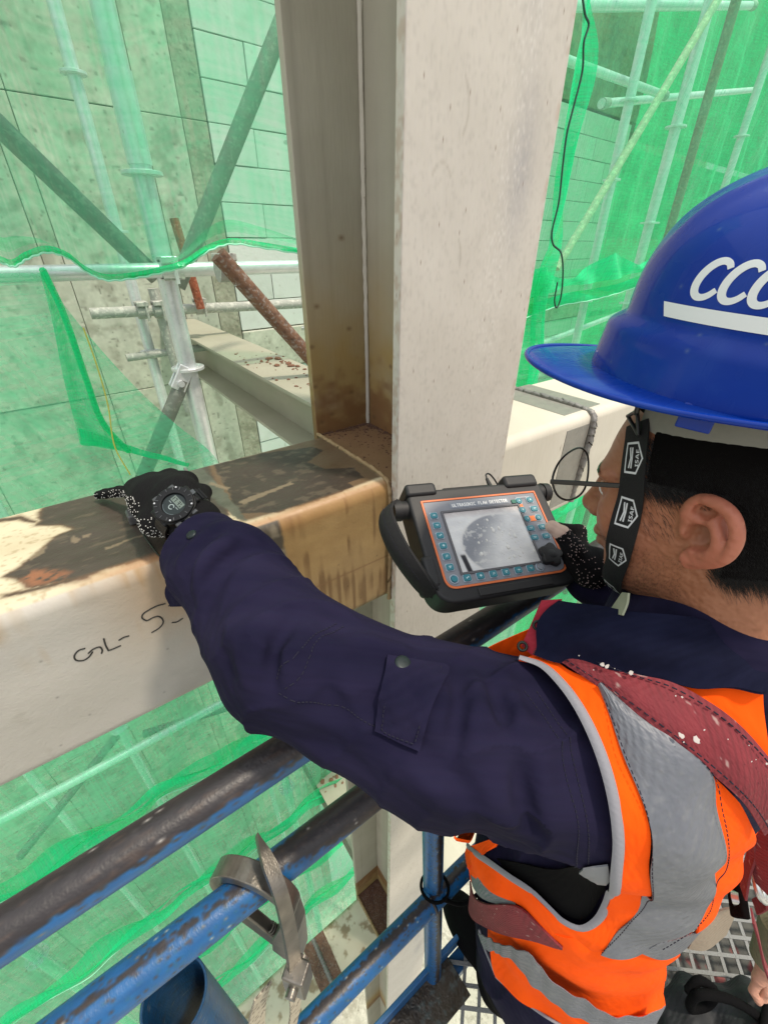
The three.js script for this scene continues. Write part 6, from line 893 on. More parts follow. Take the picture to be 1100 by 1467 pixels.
  // screen: a wet sheet of film over an unlit display
  const sw = W * 0.645, sh = H * 0.68, sx = -W * 0.03, sy = -0.0015;
  put('screen_bezel', ex((() => { const s = rs(sw + 0.006, sh + 0.006, [0.001, 0.001, 0.001, 0.001]); s.holes.push(rs(sw, sh, [0.0005, 0.0005, 0.0005, 0.0005])); return s; })(), 0.0016, -0.0004, 0.0004).translate(...X.clone().multiplyScalar(sx).add(Y.clone().multiplyScalar(sy)).toArray()), std({ color: lin(0.10, 0.10, 0.11), roughness: 0.45 }), dv);
  const scr = tex(512, 384, (u, v) => {
    const a = fbm(u, v, 5, 5, 401), b = fbm(u, v, 16, 4, 405); let c = mixc([0.46, 0.47, 0.49], [0.70, 0.71, 0.71], a * 1.2); const q = Math.hypot((u - 0.62) / 0.52, (v - 0.38) / 0.52); 
    c = mixc(c, [0.14, 0.155, 0.19], smoothstep(1 - q, 0, 0.06) * smoothstep(0.62 - u + 0.5 * (v - 0.5), -0.1, 0.35) * 0.85); c = mixc(c, [0.34, 0.27, 0.25], smoothstep(v, 0.86, 0.97) * 0.5);
    c = mixc(c, [0.62, 0.62, 0.60], smoothstep(b, 0.6, 0.75) * 0.6); const e = Math.exp(-(((q - 1.0) / 0.02) ** 2)); c = mixc(c, [0.58, 0.56, 0.54], e * 0.5); if (u < 0.2 && v < 0.32) c = mixc(c, [0.02, 0.02, 0.025], smoothstep(0.04 - Math.abs(u - 0.07 - 0.05 * (0.32 - v) * 2), 0, 0.02) * smoothstep(0.3 - v, 0, 0.05)); return c;
  });
  put('screen', flat(sw, sh, sx, sy, -0.0001), phy({ map: scr, roughness: 0.35, clearcoat: 0.4, clearcoatRoughness: 0.2, bumpMap: rescaled(roughB, 2), bumpScale: 0.0004 }), dv);
  const drops = []; for (let i = 0; i < 70; i++) { const r = i < 12 ? rr(0.0018, 0.0034) : rr(0.0005, 0.0014); drops.push(new THREE.SphereGeometry(r, 10, 7).scale(rr(0.6, 1.1), rr(0.8, 1.5), 0.28).translate(sx + rr(-0.25, 0.48) * sw, sy + rr(-0.47, 0.33) * sh, 0.0001).applyMatrix4(M)); } put('gel_drops', drops, std({ color: lin(0.66, 0.66, 0.64), roughness: 0.25 }), dv).userData.kind = 'stuff';
  // keys
  const teal = std({ color: lin(0.035, 0.20, 0.25), roughness: 0.45 }), pale = std({ color: lin(0.36, 0.44, 0.52), roughness: 0.5 }), icon = std({ color: lin(0.55, 0.72, 0.76), roughness: 0.5 }), bar = std({ color: lin(0.27, 0.29, 0.33), roughness: 0.5 });
  const key = (x, y, w, h, r, lines) => {
    const b = put('key', ex(rs(w, h, [r, r, r, r]), 0.0018, 0.0002, 0.0007).translate(...X.clone().multiplyScalar(x).add(Y.clone().multiplyScalar(y)).toArray()), teal, dv);
    put('key_surround', ex((() => { const s = rs(w + 0.0034, h + 0.0034, [r * 1.2, r * 1.2, r * 1.2, r * 1.2]); s.holes.push(rs(w + 0.0002, h + 0.0002, [r, r, r, r])); return s; })(), 0.0007, 0.0001, 0).translate(...X.clone().multiplyScalar(x).add(Y.clone().multiplyScalar(y)).toArray()), pale, b);
    put('key_mark', lines.map(([a, e, cx, cy]) => bx(a, e, 0.0003, x + cx, y + cy, 0.0030, 0.0001)), icon, b);
  };
  const u = 0.001, L = [[[5 * u, 0.8 * u, 0, 0], [0.8 * u, 3 * u, 0, 0]], [[5 * u, 0.7 * u, 0, 0.7 * u], [3 * u, 0.7 * u, 0, -0.8 * u]], [[1.4 * u, 1.4 * u, 1.4 * u, 1 * u], [1.4 * u, 1.4 * u, -1.4 * u, -1 * u], [4 * u, 0.6 * u, 0, 0]], [[0.7 * u, 4 * u, 0, 0], [4 * u, 0.7 * u, 0, 0], [2.6 * u, 2.6 * u, 0, 0]], [[3 * u, 0.7 * u, 0.4 * u, 1.2 * u], [3 * u, 0.7 * u, 0.4 * u, -0.2 * u], [0.7 * u, 2.2 * u, -1.2 * u, -1 * u]], [[4 * u, 1.2 * u, 0, 0.8 * u], [2 * u, 1 * u, -0.6 * u, -1.2 * u]]];
  for (let i = 0; i < 6; i++) key(-W / 2 + 0.0135, H / 2 - 0.027 - i * 0.0165, 0.0092, 0.0078, 0.002, L[i]);
  for (let i = 0; i < 6; i++) key(-W / 2 + 0.034 + i * 0.0205, -H / 2 + 0.0125, 0.0092, 0.0082, 0.002, L[(i + 2) % 6]);
  const rx = W / 2 - 0.0365; key(rx, H / 2 - 0.0165, 0.0085, 0.0085, 0.0042, [[3 * u, 1 * u, 0, -0.6 * u], [1.4 * u, 1.4 * u, 0, 0.8 * u]]); key(rx, H / 2 - 0.033, 0.0085, 0.0085, 0.0042, [[3 * u, 1 * u, 0, 0.6 * u], [1.4 * u, 1.4 * u, 0, -0.8 * u]]);
  key(rx + 0.0015, H / 2 - 0.049, 0.0085, 0.0085, 0.0042, [[1 * u, 3 * u, 0.6 * u, 0]]); key(rx + 0.0225, H / 2 - 0.049, 0.0085, 0.0085, 0.0042, [[1 * u, 3 * u, -0.6 * u, 0]]);
  key(rx + 0.0205, H / 2 - 0.0165, 0.0095, 0.0078, 0.003, [[2.6 * u, 2.6 * u, 0, 0]]); key(rx + 0.0215, H / 2 - 0.033, 0.0105, 0.0075, 0.002, [[5 * u, 1.2 * u, 0, 0.4 * u], [2 * u, 0.7 * u, -0.6 * u, -1.2 * u]]);
  for (const [a, b] of [[0.001, 0.0655], [0.0215, 0.0655], [0.001, 0.0815], [0.0215, 0.0815]]) key(rx + a, H / 2 - b, 0.0105, 0.0072, 0.002, [[5.4 * u, 0.7 * u, 0, 0.7 * u], [4 * u, 0.7 * u, 0, -0.8 * u]]);
  put('orange_key_link', [bx(0.009, 0.0062, 0.0006, rx, H / 2 - 0.0247, 0.0004, 0.0002), bx(0.0115, 0.0092, 0.0006, rx + 0.012, H / 2 - 0.049, 0.0004, 0.0002)], std({ color: lin(0.75, 0.18, 0.035), roughness: 0.5 }), dv);
  put('green_tag', bx(0.008, 0.0065, 0.0014, rx - 0.009, H / 2 - 0.0165, 0.0012, 0.0004), std({ color: lin(0.01, 0.13, 0.09), roughness: 0.5 }), dv);
  for (const [x, y] of [[-W / 2 + 0.0145, -H / 2 + 0.0135], [W / 2 - 0.047, -H / 2 + 0.0125]]) { const p = V(x, y, 0.0002).applyMatrix4(M), q = V(x, y, 0.003).applyMatrix4(M), b = put('round_key', cyl(p, q, 0.0048, 0.0044, 24), x < 0 ? teal : bar, dv); put('key_ring', new THREE.TorusGeometry(0.006, 0.0009, 8, 28).translate(x, y, 0.0006).applyMatrix4(M), pale, b); }
  // rotary knob with finger scallops
  const kx = W / 2 - 0.0235, ky = -H / 2 + 0.0275, ks = new THREE.Shape(); for (let i = 0; i <= 80; i++) { const a = i / 80 * 2 * Math.PI, r = 0.0145 + 0.0022 * Math.cos(5 * a), P = [r * Math.cos(a), r * Math.sin(a)]; if (i === 0) ks.moveTo(...P); else if (i < 80) ks.lineTo(...P); }
  const kn = put('rotary_knob', ex(ks, 0.006, 0.001, 0.0022).translate(...X.clone().multiplyScalar(kx).add(Y.clone().multiplyScalar(ky)).toArray()), rub, dv); put('knob_cap', new THREE.SphereGeometry(0.0085, 24, 8, 0, 6.2832, 0, 1.2).rotateX(Math.PI / 2).scale(1, 1, 0.35).translate(kx, ky, 0.0075).applyMatrix4(M), body, kn);
  put('status_lamp', cyl(V(W / 2 + 0.004, -H / 2 - 0.004, 0.001).applyMatrix4(M), V(W / 2 + 0.004, -H / 2 - 0.004, 0.004).applyMatrix4(M), 0.0016, 0.0014, 12), std({ color: lin(0.8, 0.8, 0.75), roughness: 0.3 }), dv);
  // strap lugs, grip strap, connector and cable
  const lug = (x, y, s) => [cyl(V(x, y, -0.02).applyMatrix4(M), V(x + s * 0.022, y, -0.02).applyMatrix4(M), 0.0145, 0.0145, 28), cyl(V(x + s * 0.016, y, -0.02).applyMatrix4(M), V(x + s * 0.028, y, -0.02).applyMatrix4(M), 0.0165, 0.0155, 28)];
  put('strap_lug', lug(-W / 2 - 0.012, H / 2 - 0.002, -1), rub, dv); put('strap_lug', lug(W / 2 + 0.012, H / 2 + 0.006, 1), rub, dv);
  const gp = [[-0.030, 0.012, -0.020], [-0.045, -0.002, -0.006], [-0.056, -0.030, 0.006], [-0.052, -0.070, 0.010], [-0.036, -0.108, 0.004], [-0.014, -0.136, -0.012], [0.010, -0.150, -0.02], [0.036, -0.152, -0.026]].map(([x, y, z]) => V(-W / 2 + x, H / 2 + y, z).applyMatrix4(M));
  const gc = new THREE.CatmullRomCurve3(gp), sp = []; for (let i = 0; i <= 60; i++) { const p = gc.getPoint(i / 60), t = gc.getTangent(i / 60), side = t.clone().cross(X).lengthSq() > 0 ? N.clone().multiplyScalar(0.9).addScaledVector(X, 0.35).normalize() : N, w = 0.014 + 0.012 * smoothstep(Math.sin(i / 60 * Math.PI), 0.55, 0.9); for (let j = 0; j <= 4; j++) sp.push(p.clone().addScaledVector(side, (j / 4 - 0.5) * w)); }
  const clothS = phy({ color: lin(0.009, 0.009, 0.010), bumpMap: rescaled(clothB, 8), bumpScale: 0.001, roughness: 0.8 }); const gs = put('hand_strap', shell(sp, 60, 4, 0.004, null), clothS, dv);
  const pad = []; for (let i = 0; i <= 30; i++) for (let j = 0; j <= 8; j++) { const t = lerp(0.18, 0.72, i / 30), p = gc.getPoint(t), e = Math.sin(Math.PI * i / 30) ** 0.4; pad.push(p.addScaledVector(N.clone().multiplyScalar(0.9).addScaledVector(X, 0.35).normalize(), (j / 8 - 0.5) * 0.032 * (0.6 + 0.4 * e)).addScaledVector(X, -0.003 - 0.006 * e * Math.sin(Math.PI * j / 8))); } put('strap_pad', shell(pad, 30, 8, 0.006, null), clothS, gs);
  put('pad_stitching', stitches(Array.from({ length: 10 }, (_, i) => gc.getPoint(0.2 + i * 0.05).addScaledVector(N, 0.012).addScaledVector(X, -0.013)), null ?? ((x, y, z) => 0), 0, 0.004, 0.0004), thread, gs);
  put('strap_bar', cyl(V(-W / 2 - 0.014, -H / 2 + 0.012, -0.02).applyMatrix4(M), V(-W / 2 - 0.030, -H / 2 + 0.012, -0.02).applyMatrix4(M), 0.004), rub, dv);
  const cx = W * 0.21, cy = H / 2 + 0.014, q = (x, y, z) => V(x, y, z).applyMatrix4(M), steelM = std({ color: lin(0.6, 0.6, 0.58), roughness: 0.25, metalness: 0.9 });
  put('connector', [cyl(q(cx, cy, -0.025), q(cx, cy + 0.008, -0.025), 0.0062), cyl(q(cx, cy + 0.008, -0.025), q(cx, cy + 0.014, -0.025), 0.0052, 0.0048), cyl(q(cx, cy + 0.010, -0.025), q(cx, cy + 0.0125, -0.025), 0.0062)], steelM, dv);
  put('cable_boot', cyl(q(cx, cy + 0.014, -0.025), q(cx - 0.001, cy + 0.032, -0.025), 0.0042, 0.0026, 16), rub, dv);
  put('side_knob', cyl(q(cx - 0.018, cy - 0.002, -0.022), q(cx - 0.018, cy + 0.009, -0.022), 0.006, 0.0058), rub, dv);
  put('cable', tube([q(cx - 0.001, cy + 0.031, -0.025), q(cx + 0.001, cy + 0.040, -0.026), q(cx + 0.012, cy + 0.045, -0.032), q(cx + 0.032, cy + 0.036, -0.05), q(cx + 0.055, cy + 0.01, -0.085), q(cx + 0.06, cy - 0.05, -0.12), q(cx + 0.02, cy - 0.15, -0.12)], 0.0015, 80, 8), rub, dv);
}
{ // probe under the gloved hand and its lead along the beam
  const L = pts([[0.0176, 1.245, -0.7103], [0.0167, 1.2285, -0.7138], [0.0175, 1.2285, -0.6833], [0.0211, 1.2285, -0.6435], [0.0263, 1.2285, -0.6012], [0.033, 1.2285, -0.5626]]);
  const p = thing('ultrasonic_probe', 'thin black probe lead running from under the gloved hand along the beam top', 'probe', V(0.02, 1.2255, -0.72));
  put('lead', tube(L, 0.0017, 60, 8), std({ color: lin(0.008, 0.008, 0.008), roughness: 0.4 }), p); put('probe_head', rbox(0.03, 0.018, 0.03, 0.004, basis(V(0.02, 1.2352, -0.735), V(1, 0, 0), V(0, 1, 0), V(0, 0, 1))), std({ color: lin(0.1, 0.1, 0.1), roughness: 0.4 }), p);
}
// ---- the lift basket the worker stands in: blue tube rails worn to dark steel on top
function railTex(top, edge, blueK, sd) {                                  // u round the tube (0 up), v along
  return tex(256, 2048, (u, v) => {
    const a = Math.min(u, 1 - u) * 2, n = fbm(u, v * 1, 6, 3, sd) * 0.5 + 0.5 * fbm((u * 2) % 1, (v * 8) % 1, 10, 4, sd + 7), f = fbm((u * 2) % 1, (v * 16) % 1, 26, 3, sd + 11), lim = edge(v) + 0.16 * (n - 0.5) + 0.22 * (f - 0.5);
    let blue = mixc([0.006, 0.062, 0.185], [0.012, 0.12, 0.33], fbm((u * 2) % 1, (v * 8) % 1, 12, 3, sd + 17)); blue = mixc(blue, [0.02, 0.10, 0.16], smoothstep(f, 0.55, 0.75) * 0.6);
    let dark = mixc([0.012, 0.010, 0.012], [0.034, 0.029, 0.032], n); dark = mixc(dark, [0.09, 0.08, 0.08], smoothstep(f, 0.62, 0.78) * 0.3); dark = mixc(dark, [0.07, 0.042, 0.028], smoothstep(fbm(u, (v * 4) % 1, 20, 3, sd + 23), 0.64, 0.76) * 0.4);
    let c = mixc(dark, blue, smoothstep(a - lim, -0.015, 0.02)); const ch = fbm((u * 2) % 1, (v * 16) % 1, 40, 2, sd + 31); c = mixc(c, [0.05, 0.035, 0.03], smoothstep(ch, 0.70, 0.76) * 0.85); c = mixc(c, [0.42, 0.41, 0.38], smoothstep(ch, 0.83, 0.87) * 0.8); return c;
  });
}
function tubeUp(a, b, r, L = 1.6, seg = 32) {                             // a pipe whose u starts on top
  const d = b.clone().sub(a), l = d.length(); d.normalize(); let up = V(0, 1, 0); if (Math.abs(d.y) > 0.9) up = V(0, 0, 1); const s = d.clone().cross(up).normalize(); up = s.clone().cross(d); const pos = [], nor = [], uv = [], idx = [], nl = 24, o = 0;
  for (let j = 0; j <= nl; j++) for (let i = 0; i <= seg; i++) { const t = i / seg * 2 * Math.PI, n = up.clone().multiplyScalar(Math.cos(t)).addScaledVector(s, Math.sin(t)), p = a.clone().lerp(b, j / nl).addScaledVector(n, r); pos.push(p.x, p.y, p.z); nor.push(n.x, n.y, n.z); uv.push(i / seg, j / nl * l / L); }
  for (let j = 0; j < nl; j++) for (let i = 0; i < seg; i++) { const k = j * (seg + 1) + i; idx.push(k, k + seg + 1, k + 1, k + 1, k + seg + 1, k + seg + 2); }
  const g = new THREE.BufferGeometry(); g.setAttribute('position', new THREE.Float32BufferAttribute(pos, 3)); g.setAttribute('normal', new THREE.Float32BufferAttribute(nor, 3)); g.setAttribute('uv', new THREE.Float32BufferAttribute(uv, 2)); g.setIndex(idx);
  const chk = V().fromArray(pos, 3).sub(V().fromArray(pos, 0)).cross(V().fromArray(pos, (seg + 1) * 3).sub(V().fromArray(pos, 0))); if (chk.dot(V().fromArray(nor, 0)) > 0) for (let i = 0; i < idx.length; i += 3) [idx[i + 1], idx[i + 2]] = [idx[i + 2], idx[i + 1]]; g.setIndex(idx); return g;
}
{
  const bk = thing('lift_basket', 'work platform basket with chipped blue tube rails and mesh floor around the worker', 'lift basket', V(0.5, 0, 0.2));
  const m = (t, r = 0.42) => std({ map: t, bumpMap: rescaled(roughB, 1.5, 25), bumpScale: 0.0006, roughness: r });
  const t1 = railTex(1, (v) => 0.37 + 0.02 * Math.sin(v * 9), 1, 501), t2 = railTex(1, (v) => lerp(0.02, 0.92, smoothstep(v, 0.40, 0.62)), 1, 541), t3 = railTex(1, () => 0.1, 1, 581);
  put('top_rail', tubeUp(V(-1.0, 1.095, -0.298), V(1.5, 1.095, -0.312), 0.0235, 2.5), m(t1), bk); put('grab_rail', tubeUp(V(-0.75, 0.885, -0.283), V(0.95, 0.885, -0.288), 0.0245, 1.7), m(t2), bk);
  put('middle_rail', tubeUp(V(-1.0, 0.45, -0.211), V(1.4, 0.45, -0.211), 0.021), m(t3), bk); put('toe_board', [box(-1.0, 1.4, 0.0, 0.07, -0.192, -0.18, 0.003)], m(rescaled(t3, 1, 0.6)), bk);
  put('post', tubeUp(V(0.287, 0.0, -0.18), V(0.30, 1.095, -0.292), 0.021), m(t3), bk); put('post', tubeUp(V(1.3, 0.0, -0.18), V(1.3, 1.095, -0.3), 0.021), m(t3), bk);
  put('weld_collar', [bead(Array.from({ length: 13 }, (_, i) => V(0.2715, 0.45, -0.213).add(V(0, 0.022 * Math.cos(i / 6 * Math.PI), 0.022 * Math.sin(i / 6 * Math.PI)))), 0.0035, 40)], m(t3), bk);
  const tm = std({ color: lin(0.05, 0.085, 0.075), roughness: 0.6, bumpMap: rescaled(roughB, 8), bumpScale: 0.001 }); put('cable_tie', tube(Array.from({ length: 16 }, (_, i) => V(0.292, 0.468, -0.222).add(V(0.027 * Math.cos(i / 16 * 6.283), 0.012 * Math.sin(i / 16 * 6.283), 0.030 * Math.sin(i / 16 * 6.283)))), 0.0032, 60, 8, true), blackCloth, bk);
  put('tie_loop', tube([V(0.292, 0.47, -0.195), V(0.33, 0.44, -0.17), V(0.37, 0.48, -0.16), V(0.375, 0.55, -0.17), V(0.35, 0.60, -0.19)], 0.004, 40, 8), blackCloth, bk);
  // vertical socket tube in front of the grab rail
  const so = V(-0.1496, 0.7268, -0.2938);
  const lo = so.clone().setY(so.y - 0.6), R = 0.044, prof = [[R - 0.004, -0.5], [R - 0.004, 0], [R - 0.002, 0.0015], [R, 0], [R, -0.5]].map(([a, b]) => new THREE.Vector2(a, b)); put('socket_tube', new THREE.LatheGeometry(prof, 48).translate(so.x, so.y, so.z), std({ map: rescaled(t3, 1, 3), color: lin(0.8, 0.75, 0.7), bumpMap: rescaled(roughB, 4), bumpScale: 0.001, roughness: 0.45 }), bk);
  put('paint_mark', new THREE.SphereGeometry(0.006, 12, 8).scale(1, 0.8, 0.25).translate(so.x - 0.012, so.y - 0.045, so.z - R + 0.005), std({ color: lin(0.35, 0.01, 0.04), roughness: 0.6 }), bk);
  // mesh floor: crossing twisted strands round diamond holes
  const st = [], px = 0.060, pz = 0.026; for (let r = 0; r < 46; r++) for (let k = 0; k < 22; k++) { const z = -0.17 + r * pz, x = 0.10 + k * px + (r % 2) * px / 2; for (const s of [-1, 1]) { const a = V(x, 0, z), b = V(x + s * px / 2, 0, z + pz); if (z > 0.98 || x > 1.35) continue; const M = basis(a.clone().lerp(b, 0.5).setY(-0.004), b.clone().sub(a).normalize(), V(0, 1, 0.25 * s).normalize(), V(0, 0, 1)); const d = b.clone().sub(a).normalize(), u = V(0, 1, 0), w = d.clone().cross(u); st.push(new THREE.BoxGeometry(a.distanceTo(b) * 1.12, 0.0028 + 0.002 * rnd(), 0.0085).applyMatrix4(basis(a.clone().lerp(b, 0.5).setY(-0.004 + 0.0008 * s), d, u, w))); } }
  put('mesh_floor', st, std({ map: rescaled(galvT, 3), color: lin(0.45, 0.45, 0.44), roughness: 0.55, metalness: 0.3, bumpMap: rescaled(roughB, 8), bumpScale: 0.001 }), bk);
  put('floor_plate', [box(0.08, 0.34, -0.001, 0.004, -0.18, -0.095, 0.001), box(-0.2, 0.09, -0.001, 0.004, -0.18, 0.1, 0.001)], std({ map: rescaled(rustT, 3), color: lin(0.16, 0.26, 0.30), roughness: 0.35, bumpMap: rescaled(roughB, 5), bumpScale: 0.003 }), bk);
  put('under_tray', box(0.55, 1.38, -0.14, -0.125, -0.1, 0.98, 0.003), std({ map: rescaled(tex(256, 256, (u, v) => mixc(mixc([0.03, 0.035, 0.035], [0.12, 0.12, 0.11], fbm(u, v, 9, 4, 621)), [0.25, 0.03, 0.03], smoothstep(fbm(u, v, 7, 3, 625), 0.66, 0.7) * 0.7)), 3), roughness: 0.7 }), bk);
  put('floor_beam', [box(0.08, 1.4, -0.07, -0.012, -0.18, -0.14, 0.003), box(0.08, 1.4, -0.07, -0.012, 0.36, 0.41, 0.003), box(0.08, 0.12, -0.07, -0.012, -0.14, 1.0, 0.003)], m(rescaled(t3, 1, 0.5)), bk);
}
// ---- steel scaffold hook hung over the grab rail
{
  const c = V(-0.012, 0.868, -0.285), h = V(0.62, 0, 0.78).normalize(), up = V(0.03, 1, 0.0).normalize(), n = h.clone().cross(up).normalize(), M = basis(c, h, up, n).multiply(new THREE.Matrix4().makeScale(1.1, 1.12, 1.15));
  const t = thing('scaffold_hook', 'big worn steel snap hook hanging over the lower blue rail', 'hook', c.clone());
  const stl = std({ map: rescaled(tex(256, 256, (u, v) => mixc([0.10, 0.095, 0.085], [0.24, 0.22, 0.19], fbm(u, v, 9, 5, 601))), 8), metalness: 0.75, roughness: 0.34, bumpMap: rescaled(roughB, 14), bumpScale: 0.0004 });
  const s = new THREE.Shape(), pO = [], pI = []; for (let i = 0; i <= 28; i++) { const a = lerp(196, -6, i / 28) * Math.PI / 180; pO.push([0.055 * Math.cos(a), 0.057 * Math.sin(a) + 0.002]); pI.push([0.043 * Math.cos(a), 0.044 * Math.sin(a) + 0.002]); }
  const outer = [...pO, [0.058, -0.045], [0.056, -0.095], [0.054, -0.150], [0.046, -0.172], [0.026, -0.176], [0.012, -0.158]], inner = [[0.016, -0.118], [0.030, -0.070], [0.041, -0.03], ...pI.slice().reverse()];
  [...outer, ...inner].forEach(([x, y], i) => (i ? s.lineTo(x, y) : s.moveTo(x, y)));
  put('hook_body', boxUV(new THREE.ExtrudeGeometry(s, { depth: 0.020, bevelEnabled: true, bevelSize: 0.0014, bevelThickness: 0.0014, bevelSegments: 2 })).translate(0, 0, -0.010).applyMatrix4(M), stl, t);
  const g = new THREE.Shape(); [[-0.056, -0.012], [-0.054, -0.050], [-0.034, -0.108], [0.008, -0.156], [0.034, -0.166], [0.040, -0.146], [0.006, -0.118], [-0.022, -0.080], [-0.038, -0.040], [-0.044, -0.012]].forEach(([x, y], i) => (i ? g.lineTo(x, y) : g.moveTo(x, y)));
  put('gate', boxUV(new THREE.ExtrudeGeometry(g, { depth: 0.010, bevelEnabled: true, bevelSize: 0.002, bevelThickness: 0.002, bevelSegments: 2 })).translate(0, 0, -0.005).applyMatrix4(M), stl, t);
  put('spring', Array.from({ length: 7 }, (_, i) => new THREE.TorusGeometry(0.0055, 0.0012, 6, 14).rotateY(Math.PI / 2).rotateZ(-0.8).translate(0.008 + i * 0.0028, -0.112 - i * 0.003, 0).applyMatrix4(M)), stl, t);
  const lv = pts([[0.0143, 0.9857, -0.2944], [0.0145, 0.9819, -0.2695], [0.0142, 0.9608, -0.2318], [0.0084, 0.894, -0.2065], [-0.001, 0.8023, -0.1937]]);
  const web1 = pts([[-0.0117, 0.7065, -0.2223], [-0.0133, 0.6505, -0.2096], [-0.0312, 0.5682, -0.2029], [-0.0573, 0.4985, -0.1973]]);
  const web2 = pts([[-0.048, 0.6891, -0.2351], [-0.0662, 0.6326, -0.2339], [-0.0882, 0.54, -0.2223]]);
  const cl = new THREE.CatmullRomCurve3(lv), P = []; for (let i = 0; i <= 40; i++) { const p = cl.getPoint(i / 40), tt = cl.getTangent(i / 40), sd = tt.clone().cross(V(0.2, 0.3, 1)).normalize(), w = 0.017 * Math.min(1, 0.12 + 2.6 * i / 40) * (i > 36 ? 1.2 : 1); for (let j = 0; j <= 4; j++) P.push(p.clone().addScaledVector(sd, (j / 4 - 0.5) * w)); }
  put('lever', shell(P, 40, 4, 0.008, null), stl, t);
  put('lever_hub', [rbox(0.03, 0.062, 0.026, 0.003, basis(lv[4].clone().add(V(0, -0.004, 0)), h, up, n)), cyl(lv[4].clone().addScaledVector(n, -0.02), lv[4].clone().addScaledVector(n, 0.022), 0.007)], stl, t);
  const wv = std({ map: rescaled(tex(256, 256, (u, v) => mixc(mixc([0.40, 0.36, 0.27], [0.50, 0.46, 0.36], fbm(u, v, 8, 4, 611)), [0.1, 0.085, 0.07], smoothstep(fbm(u, v, 30, 3, 615), 0.62, 0.7))), 8), roughness: 0.9 });
  const ribbon = (L, w, z) => { const c = new THREE.CatmullRomCurve3(L), P = []; for (let i = 0; i <= 24; i++) { const p = c.getPoint(i / 24), sd = c.getTangent(i / 24).cross(z).normalize(); for (let j = 0; j <= 3; j++) P.push(p.clone().addScaledVector(sd, (j / 3 - 0.5) * w)); } return shell(P, 24, 3, 0.003, null); };
  put('lanyard_webbing', [ribbon(web1, 0.02, V(0.3, 0.3, 1)), ribbon(web2, 0.03, V(0.3, 0.2, 1))], wv, t);
}
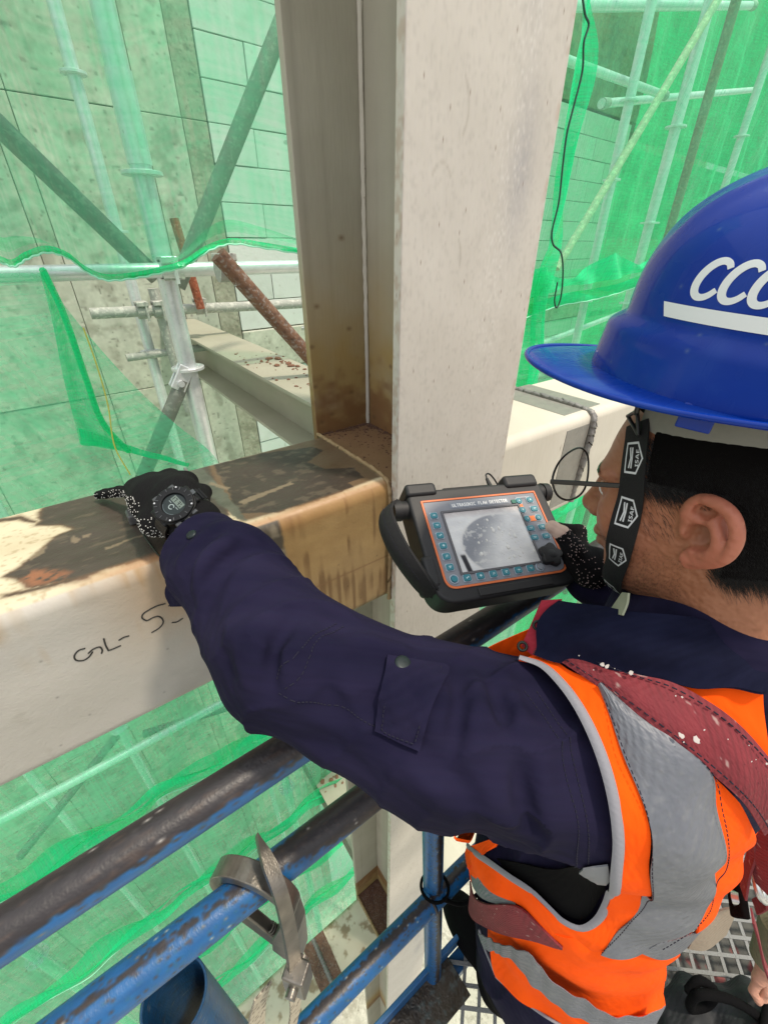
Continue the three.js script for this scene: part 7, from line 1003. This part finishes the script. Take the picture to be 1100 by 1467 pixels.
// ---- things on and by the basket floor at lower right
{
  const redA = pts([[0.7042, 0.5839, 0.1703], [0.7194, 0.5264, 0.1964], [0.7307, 0.4537, 0.2312], [0.74, 0.4165, 0.2519]]);
  const redB = pts([[0.6948, 0.6231, 0.1624], [0.6971, 0.6575, 0.1667], [0.7093, 0.6905, 0.1793]]);
  const rp = pts([[0.7256, 0.1423, 0.2051], [0.753, 0.1631, 0.2089], [0.7755, 0.1451, 0.2389], [0.7662, 0.0846, 0.2496], [0.734, 0.0775, 0.2318], [0.7281, 0.1651, 0.2184], [0.7774, 0.1583, 0.2591], [0.8088, 0.138, 0.2974], [0.8273, 0.1177, 0.3264]]);
  const ring = V(0.6549, 0.7328, 0.1366);
  const bolt = V(0.6201, 0.7134, 0.1264);
  const sl = pts([[0.8794, 0.375, 0.2536], [0.8591, 0.2793, 0.2689]]);
  const bagC = V(0.8143, 0.0594, 0.3327);
  const bagD = V(0.7434, 0.0176, 0.241);
  const tailA = pts([[0.5919, 0.6237, 0.1168], [0.6234, 0.6432, 0.1246], [0.653, 0.6493, 0.1412]]);
  const tailB = pts([[0.6047, 0.5042, 0.1305], [0.6303, 0.502, 0.1507], [0.6624, 0.54, 0.1593]]);
  const hw = pts([[0.5754, 0.9242, 0.0776], [0.5917, 0.8796, 0.0945], [0.5943, 0.8292, 0.1061], [0.596, 0.7725, 0.1218]]);
  const hw2 = pts([[0.5647, 0.9938, 0.0746], [0.5701, 0.9394, 0.0912], [0.5841, 0.8704, 0.1106], [0.5972, 0.811, 0.1366]]);
  const hand = pts([[0.8504, 0.2622, 0.2757], [0.8334, 0.2253, 0.2772], [0.8188, 0.1941, 0.2834], [0.8206, 0.1781, 0.297], [0.8274, 0.1882, 0.3014]]);
  const chrome = std({ map: rescaled(galvT, 10), roughness: 0.28, metalness: 0.85 });
  const web = (L, w, z, th = 0.003) => { const c = new THREE.CatmullRomCurve3(L), P = []; for (let i = 0; i <= 24; i++) { const p = c.getPoint(i / 24), sd = c.getTangent(i / 24).cross(z).normalize(); for (let j = 0; j <= 3; j++) P.push(p.clone().addScaledVector(sd, (j / 3 - 0.5) * w)); } return shell(P, 24, 3, th, null); };
  put('back_strap', [web(hw2, 0.035, V(1, 0.1, 0.4)), web(hw, 0.02, V(0.6, 0.2, 0.8))], redWeb, person); for (const g of [web(redA, 0.024, V(0.4, 0.5, 0.8)), web(redB, 0.022, V(0.2, 0.9, 0.3))]) put('leg_strap', g, redWeb, person);
  const dirV = V(0.3, 0.6, 0.7).normalize(), qz = new THREE.Quaternion().setFromUnitVectors(V(0, 0, 1), dirV);
  put('harness_ring', [0.019, 0.026].map((r) => new THREE.TorusGeometry(r, 0.0038, 10, 36).applyQuaternion(qz).translate(ring.x + (r - 0.019), ring.y, ring.z)), chrome, person); put('rivet', cyl(bolt.clone().addScaledVector(dirV, -0.006), bolt.clone().addScaledVector(dirV, 0.004), 0.011, 0.0105, 8), chrome, person); put('strap_keeper', rbox(0.05, 0.03, 0.012, 0.004, basis(bolt, V(0.8, 0.2, -0.5).normalize(), V(-0.1, 0.9, 0.3).normalize(), dirV)), blackCloth, person);
  put('shirt_tail', lay(tailA, tailB, null, 0, 14, 8, 0.003), std({ color: lin(0.30, 0.25, 0.19), bumpMap: rescaled(clothB, 6), bumpScale: 0.002, roughness: 0.9 }), person);
  const rope = thing('rope', 'tangle of black rope lying on the mesh floor at lower right', 'rope', V(rp[0].x, 0, rp[0].z)); put('coil', tube(rp, 0.010, 120, 10), blackCloth, rope);
  const bag = thing('tool_bag', 'dark canvas tool bag on the mesh floor in the lower right corner', 'bag', V(bagC.x, 0, bagC.z)); put('bag_body', meshUV(nets((x, y, z) => smin(ellip(bagC.x + 0.02, 0.03, bagC.z, 0.10, 0.09, 0.07)(x, y, z), ellip(bagD.x, 0.02, bagD.z, 0.09, 0.055, 0.06)(x, y, z), 0.05) - 0.006 * Math.sin(x * 60) * Math.sin(z * 55 + y * 40), V(bagD.x - 0.15, -0.06, bagC.z - 0.25), V(bagC.x + 0.2, 0.16, bagC.z + 0.3), 0.012), bodyUV), phy({ color: lin(0.012, 0.014, 0.017), bumpMap: rescaled(clothB, 6), bumpScale: 0.003, roughness: 0.7 }), bag); put('handle', tube([V(bagC.x - 0.06, 0.09, bagC.z + 0.02), V(bagC.x - 0.03, 0.135, bagC.z), V(bagC.x + 0.05, 0.13, bagC.z - 0.01)], 0.008, 30, 8), blackCloth, bag);
  const p2 = thing('person', 'bare hand and olive sleeve of another person at the right edge, near the floor', 'person', V(hand[0].x, 0, hand[0].z));
  const hf = handField([[capsule(sl[1], hand[0], 0.022, 0.020)], [capsule(hand[0], hand[1], 0.020, 0.013), 0.01], [capsule(hand[1], hand[2], 0.010, 0.0085), 0.006], [capsule(hand[2], hand[3], 0.0085, 0.0075), 0.003], ...[0, 1, 2].flatMap((k) => finger([hand[0].clone().add(V(0.012 + 0.006 * k, -0.008, 0.006 * k)), hand[4].clone().add(V(0.014 + 0.012 * k, 0.006, 0.008 * k)), hand[4].clone().add(V(0.010 + 0.014 * k, -0.014, 0.008 * k)), hand[4].clone().add(V(-0.002 + 0.014 * k, -0.020, 0.006 * k))], 0.0095, 0.0078))], 0.008), hl = V(hand[1].x - 0.09, hand[1].y - 0.1, hand[1].z - 0.1), hh = V(hand[1].x + 0.14, hand[1].y + 0.12, hand[1].z + 0.12);
  const hg = nets(hf, hl, hh, 0.0035); tint(hg, () => [0.52, 0.27, 0.19]); meshUV(hg, (x, y, z) => [x * 8, y * 8]); put('body', hg, skin, p2); put('sleeve', cyl(sl[0], sl[1].clone().lerp(sl[0], -0.1), 0.045, 0.034, 24, true), phy({ color: lin(0.16, 0.15, 0.09), side: THREE.DoubleSide, bumpMap: rescaled(clothB, 6), bumpScale: 0.003, roughness: 0.9 }), p2);
}
renderer.render(scene, camera);
